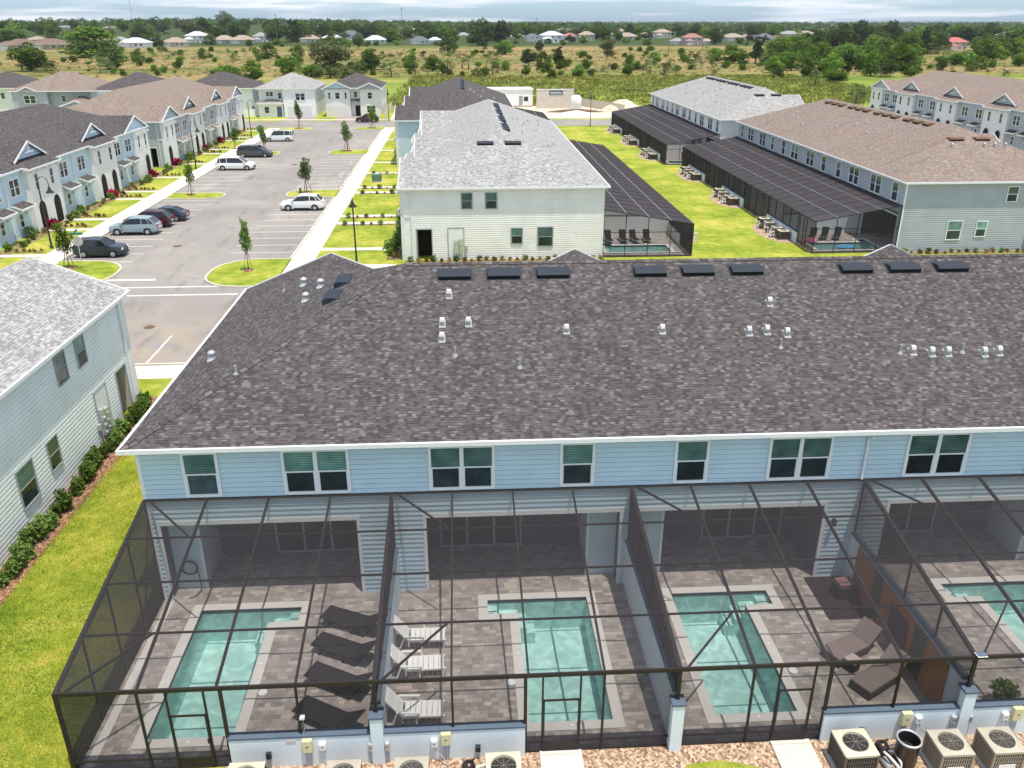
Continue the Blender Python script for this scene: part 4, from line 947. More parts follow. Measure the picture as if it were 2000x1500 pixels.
# ------------------------------------------------------------------ machines behind the pools
def ac_unit(kind, loc, rz, label, group):
    rt = empty('air_conditioner', loc, rz, label, 'air conditioner', group)
    w, h = (.45, .86) if kind == 'dark' else (.43, .80)
    body = M['ac_side'] if kind == 'dark' else M['ac_tan']
    q = MB(); q.box(-w + .02, -w + .02, .04, w - .02, w - .02, h - .04); q.build('body', M['black'] if kind == 'dark' else M['ac_coil'], rt)
    q = MB()
    for k in range(13):
        t = -w + .03 + k * (2 * w - .06) / 12
        for sg in (-1, 1): q.box(t - .014, sg * w - .012, .08, t + .014, sg * w + .012, h - .06); q.box(sg * w - .012, t - .014, .08, sg * w + .012, t + .014, h - .06)
    for k in range(5):
        z = .1 + k * .16
        q.box(-w - .008, -w - .008, z, w + .008, -w + .008, z + .012); q.box(-w - .008, w - .008, z, w + .008, w + .008, z + .012)
    for sx in (-1, 1):
        for sy in (-1, 1): q.box(sx * w - .03, sy * w - .03, .0, sx * w + .03, sy * w + .03, h - .03)
    q.build('louvre_guard', body, rt)
    tp = MB(); n = 32; r = w * .78; W2 = w + .035; z = h
    def sqp(t): c_, s_ = cos(t), sin(t); m = max(abs(c_), abs(s_)); e = .985; return (W2 * c_ / m * e, W2 * s_ / m * e)
    for k in range(n):
        t0, t1 = 2 * pi * k / n, 2 * pi * (k + 1) / n; a0, a1 = sqp(t0), sqp(t1); b0, b1 = (r * cos(t0), r * sin(t0)), (r * cos(t1), r * sin(t1))
        tp.face([(*b0, z + .03), (*a0, z), (*a1, z), (*b1, z + .03)]); tp.face([(*a0, z), (*a0, z - .07), (*a1, z - .07), (*a1, z)])
        r2 = r * .93; c0, c1 = (r2 * cos(t0), r2 * sin(t0)), (r2 * cos(t1), r2 * sin(t1)); tp.face([(*b0, z + .03), (*b1, z + .03), (*c1, z - .12), (*c0, z - .12)])
    tp.build('top_panel', M['ac_cream'] if kind == 'dark' else M['ac_top'], rt, smooth=False)
    f = MB(); f.cyl((0, 0, h - .30), (0, 0, h - .2), .09, .09, 12)
    for k in range(4):
        t = k * pi / 2 + .5; e = Vector((cos(t), sin(t), 0)); p = Vector((-sin(t), cos(t), 0)); b = Vector((0, 0, h - .24))
        f.face([tuple(b + e * .08 - p * .04), tuple(b + e * (r * .9) - p * .02 + Vector((0, 0, .02))), tuple(b + e * (r * .85) + p * .2 + Vector((0, 0, .09))), tuple(b + e * .09 + p * .05 + Vector((0, 0, .04)))])
    f.build('fan', M['galv'] if kind != 'dark' else M['pipe_gray'], rt)
    g = MB()
    for rr in np.arange(.10, r, .075):
        m = 20
        for k in range(m):
            t0, t1 = 2 * pi * k / m, 2 * pi * (k + 1) / m; zz = z + .035
            g.bar((rr * cos(t0), rr * sin(t0), zz), (rr * cos(t1), rr * sin(t1), zz), .004, .004)
    for k in range(4): t = k * pi / 4; g.bar((-r * cos(t), -r * sin(t), z + .037), (r * cos(t), r * sin(t), z + .037), .008, .008)
    g.build('fan_grille', M['ac_wire'], rt)
    MB().box(-w * .55, -w - .02, .1, w * .55, -w - .008, .34).build('service_panel', M['black'] if kind == 'dark' else M['white_plastic'], rt)
    q = MB(); q.box(-w - .08, -w - .08, -.02, w + .08, w + .08, .03); q.build('base_pad', M['coping'], rt)
    return rt
M['ac_cream'] = paint('cream powder coat', (.60, .55, .43), .5, .4, var=.08, scale=4)
M['ac_top'] = paint('taupe powder coat', (.46, .42, .34), .5, .4, var=.1, scale=4)
M['ac_tan'] = paint('taupe louvre steel', (.33, .29, .24), .55, .4, var=.1)
M['ac_side'] = paint('dark taupe louvre steel', (.12, .10, .085), .55, .4, var=.1)
M['ac_coil'] = paint('dark coil fins', (.06, .055, .05), .6, .3)  # dark body seen between the louvres
M['ac_wire'] = paint('thin wire guard', (.30, .27, .22), .5, .4)
gAC = 'air conditioners behind the blue block'
ac0 = ac_unit('dark', (10.47, 16.8, .02), .03, 'cream topped air conditioner with dark louvred sides, beside the walkway slab at bottom right', gAC)
ac1 = ac_unit('tan', (13.15, 16.72, .02), 0, 'taupe air conditioner right of the black open drum', gAC)
copy_tree(ac1, (14.62, 16.72, .02), .0, label='taupe air conditioner with a white sticker, nearest the bottom right corner', group=gAC)
copy_tree(ac0, (.72, 16.55, .02), 0, label='cream topped air conditioner at the right end of the low wall', group=gAC)
copy_tree(ac0, (-6.15, 16.6, .02), 0, label='cream topped air conditioner at the left end of the low wall', group=gAC)
copy_tree(ac1, (-3.57, 16.6, .02), 0, label='taupe air conditioner below the left pair of grey conduits', group=gAC)
copy_tree(ac1, (-1.75, 16.6, .02), 0, label='taupe air conditioner between conduit pairs, left of the pump tank', group=gAC)
# pool heater drum, pump and filter
rt = empty('filter_tank', (12.03, 16.85, 0), 0, 'dark brown open topped drum between the pump and an air conditioner', 'filter tank')
q = MB(); q.lathe([(.001, .02), (.31, .02), (.31, .80), (.335, .82), (.335, .86), (.30, .87)], n=28); q.build('drum', M['tank'] if 'tank' in M else M.setdefault('tank', paint('dark brown plastic', (.035, .022, .018), .3, .5)), rt, smooth=True)
q = MB(); q.lathe([(.335, .84), (.345, .87), (.335, .90), (.30, .90), (.29, .86)], n=28); q.build('rim', M['galv'], rt, smooth=True)
q = MB(); q.lathe([(.29, .86), (.27, .5), (.001, .48)], n=28); q.lathe([(.13, .5), (.13, .56), (.001, .57)], n=16)
for k in range(6): t = k * pi / 3; q.bar((0, 0, .56), (.26 * cos(t), .26 * sin(t), .52), .03, .02)
q.build('fan', M['black'], rt)
def pump(loc, label, group=None):
    rt = empty('pool_pump', loc, 0, label, 'pool pump', group)
    q = MB(); q.lathe([(.001, 0), (.16, 0), (.16, .28), (.19, .32), (.20, .40), (.17, .50), (.08, .57), (.001, .58)], n=20); q.build('strainer_tank', M['tank'], rt, smooth=True)
    q = MB(); q.cyl((0, 0, .57), (0, 0, .63), .045, .045, 10); q.cyl((.05, 0, .58), (.16, .02, .66), .03, .03, 8); q.build('valve', M['black'], rt)
    q = MB(); q.cyl((0, -.1, .12), (.05, -.55, .12), .1, .1, 14); q.build('motor', M['pipe_gray'], rt)
    q = MB(); q.tube([(.15, -.05, .3), (.32, -.08, .3), (.34, -.5, .3), (.34, -.55, .05)], .03); q.tube([(-.02, -.18, .4), (.05, -.4, .42), (.2, -.6, .3), (.25, -.8, .05)], .035); q.tube([(.1, .1, .2), (.5, .25, .2), (.75, .25, .2)], .03)
    q.build('pipe', M['white_plastic'], rt); return rt
pp = pump((11.42, 17.05, 0), 'dark pool pump with white pipes between the cream air conditioner and the open drum')
copy_tree(pp, (-.22, 17.02, 0), label='dark pool pump left of the right end air conditioner on the low wall')
copy_tree(pp, (-5.45, 16.95, -.1), label='dark pool pump right of the left end air conditioner')
def box_thing(name, x, z0, z1, w, d, mat, label, cat, group, pipes=2, Y=17.69, hose=0):
    rt = empty(name, (x, Y, z0), 0, label, cat, group); h = z1 - z0
    q = MB(); q.box(-w / 2, -d, 0, w / 2, 0, h); q.build('cabinet', M[mat], rt, bevel=.008)
    q = MB(); q.box(-w / 2 + .015, -d - .012, .02, w / 2 - .015, -d, h - .02); lid = q.build('cover', M[mat], rt); MB().box(-.03, -d - .02, h * .5, .03, -d - .012, h * .5 + .025).build('latch', M['black'], lid)
    q = MB()
    for i in range(pipes):
        xx = -w / 4 + i * w / 2 / max(1, pipes - 1); q.cyl((xx, -.05, -z0 + .02), (xx, -.05, 0), .013, .013, 6)
    if hose: q.tube([(w / 4, -.06, 0), (w / 3, -.09, -.12), (w / 2 + .12, -.15, -.28), (w / 2 + .3, -.3, -.5)], .018, 6)
    q.build('conduit', M['pipe_gray'], rt)
    return rt
g = 'electrical boxes on the low walls'
box_thing('timer_box', -4.66, .58, 1.02, .28, .12, 'beige_plastic', 'cream timer box on the low wall under the white sensor post', 'electrical box', g, 3)
box_thing('disconnect_box', -4.25, .62, .86, .18, .1, 'white_plastic', 'small white switch box right of the left cream timer box', 'electrical box', g, 0, hose=1)
box_thing('disconnect_box', -2.93, .5, .78, .12, .09, 'galv', 'small grey outlet box, left of the pair beneath the wall pillar', 'electrical box', g, 2)
box_thing('disconnect_box', -2.47, .5, .78, .12, .09, 'galv', 'small grey outlet box, right of the pair beneath the wall pillar', 'electrical box', g, 2)
box_thing('disconnect_box', -1.17, .55, .80, .18, .1, 'white_plastic', 'small white switch box left of the right cream timer box', 'electrical box', g, 0, hose=1)
box_thing('timer_box', -.84, .62, 1.04, .28, .12, 'beige_plastic', 'cream timer box near the right end of the long low wall', 'electrical box', g, 3)
box_thing('disconnect_box', -5.75, .38, .58, .14, .1, 'black', 'small black switch box near the left end air conditioner', 'electrical box', g, 2)
box_thing('disconnect_box', .05, .30, .50, .14, .1, 'black', 'small black switch box above the pump near the right end', 'electrical box', g, 2)
box_thing('timer_box', 12.33, .60, 1.06, .30, .13, 'beige_plastic', 'cream timer box above the open drum at bottom right', 'electrical box', g, 3)
box_thing('disconnect_box', 12.72, .62, .86, .18, .1, 'white_plastic', 'small white switch box beside the cream timer box above the drum', 'electrical box', g, 0, hose=1)
box_thing('disconnect_box', 13.78, .55, .82, .14, .09, 'galv', 'grey outlet box at bottom right, left of the wall pillar', 'electrical box', g, 2)
box_thing('disconnect_box', 14.25, .55, .82, .14, .09, 'galv', 'grey outlet box at bottom right, right of the wall pillar', 'electrical box', g, 2)
box_thing('disconnect_box', 15.3, .6, .84, .18, .1, 'white_plastic', 'white switch box at the right edge of the low wall', 'electrical box', g, 0, hose=1)
box_thing('timer_box', 15.62, .60, 1.06, .30, .13, 'beige_plastic', 'cream timer box cut by the right edge of the view', 'electrical box', g, 3)
box_thing('disconnect_box', 11.12, .30, .5, .14, .1, 'black', 'small black box behind the cream topped machine at bottom right', 'electrical box', g, 1)
o = MB().box(-.13, -.012, 0, .13, 0, .09).build('warning_sign', paint('white sign with faded red print', (.66, .52, .52), .5, .3, var=.35, scale=30)); o.location = (-5.12, 17.688, .86); tag(o, 'small faded red and white warning sticker on the low wall', 'sign')
rt = empty('sensor_post', (-4.75, 17.84, 1.1), 0, 'white sensor box on a post above the low wall, by the leftmost pool', 'sensor'); q = MB(); q.bar((0, 0, 0), (0, 0, .55), .05, .05); q.build('post', M['bronze'], rt); q = MB(); q.box(-.07, -.09, .5, .07, .05, .6); q.build('sensor_box', M['white_plastic'], rt, bevel=.01); q = MB(); q.tube([(.02, -.05, .5), (.03, -.06, .2), (.0, -.1, 0), (.0, -.17, -.3)], .012, 6); q.build('cable', M['pipe_gray'], rt)
rt = empty('solar_light', (14.15, 17.75, 2.86), 0, 'small white solar light on the cage beam above the mural wall end', 'light'); q = MB(); q.box(-.12, -.08, .08, .12, .08, .1); q.build('panel', M['cap'], rt); q = MB(); q.box(-.14, -.1, .06, .14, .1, .078); q.cyl((0, 0, 0), (0, 0, .06), .05, .04, 8); q.build('bracket', M['white_plastic'], rt)
# far machine clusters beside the long cages
def cluster(key, ks, side):
    lo, rz, u, D = BL[key]; Mx = local(lo, rz); n = 0
    for k in ks:
        for j, dx in enumerate((-2.9, -1.35, .9, 2.6)):
            P = Mx @ Vector((k * u + dx, -D - .75, 0)); n += 1
            copy_tree(ac0 if j in (0, 3) else ac1, P, rz, label={'brown': 'small %s air conditioner in the gravel beside the brown block cage', 'white': 'tiny %s air conditioner beside the far pale block cage', 'centre': 'small %s air conditioner behind the white sided block'}[key] % ('cream topped' if j in (0, 3) else 'taupe'), group='machines beside the cage of the %s block' % key)
        P = Mx @ Vector((k * u - 2.2, -D - 1.1, 0)); copy_tree(pp, P, rz, label='dark pool pump in a gravel bed beside the cage of the %s block' % key, group='pumps beside the cage of the %s block' % key)
        P = Mx @ Vector((k * u + 1.8, -D - 1.3, 0)); copy_tree(pp, P, rz, label='dark pool pump in a gravel bed beside the cage of the %s block' % key, group='pumps beside the cage of the %s block' % key)
        for j, dx in enumerate((-2.4, 0.2, 2.0)):
            P = Mx @ Vector((k * u + dx, -D - 1.75, 0)); q = MB(); q.cyl((0, 0, 0), (0, 0, .95), .05, .05, 8); q.cyl((0, 0, .6), (.35, 0, .6), .04, .04, 8); q.cyl((.35, 0, 0), (.35, 0, .6), .04, .04, 8)
            o = q.build('standpipe', M['white_plastic']); o.location = P; tag(o, 'white plastic standpipe in the gravel beside the cage of the %s block' % key, 'pipe', 'standpipes beside the cage of the %s block' % key)
cluster('brown', (1, 3, 5), -1); cluster('white', (1, 3, 5), -1); cluster('centre', (1,), 1)

# ------------------------------------------------------------------ patio furniture
M['sling'] = paint('black sling fabric', (.022, .020, .022), .7, .2, var=.1, bump=.1)
M['whitechair'] = paint('white moulded plastic', (.80, .80, .79), .4, .4, var=.03)
M['cushion'] = paint('taupe cushion fabric', (.22, .175, .165), .9, .1, var=.1, bump=.2)
M['wicker'] = paint('dark brown wicker', (.05, .035, .03), .7, .3, var=.3, scale=40, bump=.5)
def sling_lounger(loc, rz, label, group, back=.55, mat='sling', frame='black'):
    rt = empty('sun_lounger', loc, rz, label, 'sun lounger', group)   # feet towards -x, head towards +x
    w = .33; hx, hz = .45, .30; bx, bz = hx + .78 * cos(back), hz + .78 * sin(back)
    q = MB(); q.face([(-1.05, -w, .33), (hx, -w, hz), (hx, w, hz), (-1.05, w, .33)]); q.face([(hx, -w, hz), (bx, -w, bz), (bx, w, bz), (hx, w, hz)]); q.face([(-1.05, -w, .32), (-1.05, w, .32), (hx, w, hz - .01), (hx, -w, hz - .01)]); q.face([(hx, -w, hz - .01), (hx, w, hz - .01), (bx, w, bz - .01), (bx, -w, bz - .01)])
    q.build('sling', M[mat], rt)
    f = MB()
    for s in (-1, 1):
        y = s * (w + .015); f.bar((-1.08, y, .33), (hx, y, hz), .03, .03); f.bar((hx, y, hz), (bx, y, bz), .03, .03)
    f.bar((-1.07, -w, .33), (-1.07, w, .33), .03, .03); f.bar((bx, -w, bz), (bx, w, bz), .03, .03); f.build('frame', M[frame], rt)
    for x0, x1 in ((-.8, -.72), (.1, .62), (.62, .12)):
        f = MB()
        for s in (-1, 1): f.bar((x0, s * (w + .03), 0), (x1, s * (w + .03), .31), .028, .028)
        f.bar((x0, -w - .03, .015), (x0, w + .03, .015), .028, .028); f.build('leg', M[frame], rt)
    return rt
LN = ['nearest the house', 'second from the house', 'third from the house', 'nearest the low wall']
sl = None
for i, (x, y) in enumerate(((-4.15, 23.55), (-4.25, 22.15), (-4.25, 20.7), (-4.35, 19.2))):
    lb = 'black sling lounger beside the leftmost pool, ' + LN[i]
    if sl is None: sl = sling_lounger((x, y, 0), -.42, lb, 'black sling loungers in the leftmost patio')
    else: copy_tree(sl, (x, y, 0), -.42 - .03 * i, label=lb)
def plastic_lounger(loc, label, group):
    rt = empty('sun_lounger', loc, 0, label, 'sun lounger', group)   # head towards -x
    q = MB()
    for i in range(7): q.box(-.25 + i * .165, -.27, .30, -.25 + i * .165 + .15, .27, .335)
    q.box(-.3, -.32, .28, .95, -.27, .345); q.box(-.3, .27, .28, .95, .32, .345); q.build('seat', M['whitechair'], rt)
    b = MB(); o_ = Vector((-.3, 0, .31)); d = Vector((-.42, 0, .55)).normalized()
    nrm = Vector((d.z, 0, -d.x))
    b.frame(tuple(o_), tuple(d), (0, 1, 0), tuple(nrm))
    for i in range(5): b.box(0.03, -.27 + i * .112, -.015, .72, -.27 + i * .112 + .095, .015)
    b.box(.0, -.31, -.02, .78, -.27, .02); b.box(.0, .27, -.02, .78, .31, .02); b.box(.70, -.31, -.018, .84, .31, .022); b.box(.32, -.27, -.012, .38, .27, .018); b.build('backrest', M['whitechair'], rt)
    for s in (-1, 1):
        a = MB(); a.bar((-.45, s * .35, .52), (.18, s * .35, .50), .07, .035); a.bar((.16, s * .35, .49), (.22, s * .34, .30), .05, .05); a.bar((-.44, s * .35, .52), (-.62, s * .33, .02), .05, .05); a.build('armrest', M['whitechair'], rt)
        for x in (.85, .12): a = MB(); a.bar((x, s * .29, 0), (x, s * .29, .3), .05, .07); a.build('leg', M['whitechair'], rt)
    a = MB(); a.bar((.85, -.29, .1), (.85, .29, .1), .04, .05); a.build('stretcher', M['whitechair'], rt)
    return rt
pl = plastic_lounger((-1.85, 22.6, 0), 'white slatted plastic lounger in the second patio, nearest the house', 'white plastic loungers in the second patio')
copy_tree(pl, (-1.87, 21.25, 0), .03, label='middle white slatted plastic lounger in the second patio')
copy_tree(pl, (-1.85, 19.3, 0), -.02, label='white slatted plastic lounger in the second patio, nearest the low wall')
def chaise(loc, rz, back, label, group):
    rt = empty('sun_lounger', loc, rz, label, 'sun lounger', group)
    q = MB(); q.box(-1.0, -.38, .06, .45, .38, .28); q.build('wicker_base', M['wicker'], rt, bevel=.02)
    for x in (-.9, .35):
        for s in (-1, 1): MB().box(x - .03, s * .33 - .03, 0, x + .03, s * .33 + .03, .07).build('leg', M['wicker'], rt)
    q = MB(); q.box(-1.0, -.37, .285, .42, .37, .37); q.build('cushion', M['cushion'], rt, bevel=.025)
    q = MB(); q.frame((.44, 0, .30), (cos(back), 0, sin(back)), (0, 1, 0), (-sin(back), 0, cos(back))); q.box(0, -.37, .01, .72, .37, .09); q.build('back_cushion', M['cushion'], rt, bevel=.025)
    q = MB(); q.frame((.44, 0, .30), (cos(back), 0, sin(back)), (0, 1, 0), (-sin(back), 0, cos(back))); q.box(0, -.38, -.04, .74, .38, .005); q.build('backrest', M['wicker'], rt)
    return rt
ch = chaise((12.45, 21.35, 0), .45, .75, 'brown cushioned chaise left of the small table, nearer the house', 'cushioned chaises in the third patio')
copy_tree(ch, (12.75, 19.95, 0), .52, label='brown cushioned chaise in the third patio, nearer the low wall', group='cushioned chaises in the third patio')
rt = empty('side_table', (12.15, 20.55, 0), .5, 'small brown side table between the two brown chaises', 'side table'); MB().box(-.22, -.22, .38, .22, .22, .42).build('table_top', paint('pale taupe table top', (.42, .36, .33), .6), rt, bevel=.02); MB().box(-.16, -.16, .0, .16, .16, .38).build('base', M['wicker'], rt)
# loungers in the end patio of the white sided block
fl = None
for i, x in enumerate((13.55, 14.95, 16.0, 17.2)):
    lb = 'dark lounger facing the camera in the white block end patio, ' + ['leftmost', 'second from left', 'third from left', 'rightmost'][i]
    if fl is None: fl = sling_lounger((x, 77.5, 0), R(90), lb, 'dark loungers in the end patio of the white sided block', back=1.0, frame='galv')
    else: copy_tree(fl, (x, 77.5 + .1 * (i % 2), 0), R(90 + 6 * (i % 3) - 5), label=lb)
for i, (x, y) in enumerate(((33.2, 77.6), (34.4, 77.7), (35.6, 77.6))): copy_tree(fl, (x, y, 0), R(60), label='dark lounger in the brown block end patio, %s of three' % ['leftmost', 'middle', 'rightmost'][i], group='dark loungers in the end patio of the brown roofed block')
copy_tree(fl, (33.2, 130.2 - 2.6, 0), R(90), label='tiny dark lounger in the end of the far pale block cage')
def torus(R_, r_, n=24, m=8):
    q = MB()
    for i in range(n):
        for j in range(m):
            P = []
            for a, b in ((i, j), (i + 1, j), (i + 1, j + 1), (i, j + 1)):
                A, B = 2 * pi * a / n, 2 * pi * b / m; P.append(((R_ + r_ * cos(B)) * cos(A), (R_ + r_ * cos(B)) * sin(A), r_ * sin(B) + r_))
            q.face(P)
    return q
o = torus(.45, .18).build('pool_float', paint('pink vinyl float', (.75, .22, .38), .3, .5), smooth=True); o.location = (32.5, 76.1, .02); tag(o, 'pink ring float on the paving of the brown block end patio', 'pool float')
o = torus(.4, .16).build('pool_float', paint('blue vinyl float', (.10, .35, .62), .3, .5), smooth=True); o.location = (34.9, 73.9, -.06) ; o.scale = (1.6, .8, 1); tag(o, 'blue float on the water of the brown block end patio', 'pool float')
# hose, wall lamps, planter, mural
rt = empty('garden_hose', (-10.25, 26.0, .95), 0, 'dark garden hose coiled on the closet wall of the leftmost patio', 'garden hose')
q = torus(.28, .035, 24, 6); o = q.build('coil', M['black'], rt, smooth=True); o.rotation_euler = (R(90), 0, 0)
q = MB(); q.tube([(.26, 0, -.1), (.34, -.1, -.5), (.36, -.2, -.85), (.2, -.5, -.93), (.0, -.6, -.93)], .02, 6); q.build('tail', M['black'], rt)
rt = empty('wall_lamp', (13.2, 25.43, 2.35), 0, 'small black wall lamp on the siding above the dividing wall with the mural', 'wall lamp'); MB().box(-.05, -.05, -.1, .05, 0, .2).build('bracket', M['black'], rt); q = MB(); q.lathe([(.02, .25), (.09, .12), (.08, .1)], (0, -.13, 0), 12); q.cyl((0, -.13, -.05), (0, -.13, .12), .05, .05, 10); q.build('shade', M['black'], rt)
rt = empty('mural', (13.95, 21.7, 0), 0, 'orange mural with dark green stripes on the dividing wall of the third patio', 'mural')
q = MB(); q.box(-.03, -3.1, .05, -.0, 3.0, 1.8); q.build('panel', paint('orange brown mural paint', (.36, .135, .035), .7, .2, var=.4, scale=1.5), rt)
for y0, y1 in ((1.0, 1.6), (-1.9, -1.2)): MB().box(-.036, y0, .05, -.031, y1, 1.8).build('stripe', paint('dark green mural stripe', (.05, .07, .035), .7, .2, var=.3), rt)
MB().box(-.036, -.9, .4, -.031, .3, 1.5).build('stripe', paint('dark mural patch', (.06, .03, .03), .7, .2, var=.4, scale=3), rt)
o = MB().box(12.4, 22.95, .008, 13.93, 25.38, .02).build('rug', paint('dark charcoal outdoor rug', (.035, .028, .032), .95, .1, var=.3, scale=3, bump=.4)); tag(o, 'dark outdoor rug on the pavers beside the orange mural, near the house', 'rug')
rt = empty('storage_box', (13.45, 24.3, .02), .1, 'dark storage box with a dusty pink cushion on it, on the dark rug', 'storage box'); MB().box(-.35, -.3, 0, .35, .3, .5).build('box_body', M['wicker'], rt, bevel=.02); MB().box(-.3, -.25, .5, .3, .25, .6).build('cushion', paint('dusty pink cushion', (.22, .12, .13), .9, .1), rt, bevel=.03)
def leaf_cloud(n, fn, size, seed=0, flat=0.):
    """n leaf quads at points given by fn(rng, n) -> (n,3); returns verts, faces"""
    g_ = np.random.default_rng(seed); P = fn(g_, n); n = len(P)
    a = g_.normal(size=(n, 3)); a[:, 2] *= (1 - flat); a /= np.linalg.norm(a, axis=1, keepdims=True) + 1e-9
    b = g_.normal(size=(n, 3)); b[:, 2] *= .6; b -= a * (a * b).sum(1, keepdims=True); b /= np.linalg.norm(b, axis=1, keepdims=True) + 1e-9
    s = size * g_.uniform(.6, 1.35, size=(n, 1)); V = np.empty((n, 4, 3)); V[:, 0] = P - a * s; V[:, 1] = P - b * s * .55; V[:, 2] = P + a * s; V[:, 3] = P + b * s * .55
    return V.reshape(-1, 3), np.arange(n * 4).reshape(n, 4)
def leaf_obj(name, mat, V, F, parent=None):
    me = bpy.data.meshes.new(name); me.vertices.add(len(V)); me.vertices.foreach_set('co', V.astype(np.float32).ravel())
    me.loops.add(F.size); me.loops.foreach_set('vertex_index', F.ravel().astype(np.int32)); me.polygons.add(len(F)); me.polygons.foreach_set('loop_start', np.arange(0, F.size, F.shape[1], dtype=np.int32))
    me.materials.append(M[mat]); me.update(calc_edges=True); o = bpy.data.objects.new(name, me); COL.objects.link(o)
    if parent is not None: o.parent = parent
    return o
def blobs(centres, radii, squash=.8, shell=.55):
    C_ = np.array(centres); r_ = np.array(radii); p = r_ ** 2 / (r_ ** 2).sum()
    def fn(g_, n):
        k = g_.choice(len(C_), n, p=p); d = g_.normal(size=(n, 3)); d /= np.linalg.norm(d, axis=1, keepdims=True); rr = r_[k] * (shell + (1 - shell) * g_.random(n) ** .5) * g_.uniform(.75, 1.12, n)
        q = C_[k] + d * rr[:, None] * np.array([1, 1, squash]); return q[q[:, 2] > .02]
    return fn
rt = empty('planter', (16.0, 18.75, 0), 0, 'leafy plant in a dark pot by the low wall at the right edge', 'potted plant'); MB().lathe([(.001, 0), (.2, 0), (.26, .4), (.23, .4), (.2, .35), (.001, .35)], n=14).build('pot', M['black'], rt); V, F = leaf_cloud(420, blobs([(0, 0, .6)], [.38]), .08, 3); leaf_obj('foliage', 'leaf_shrub', V, F, rt)

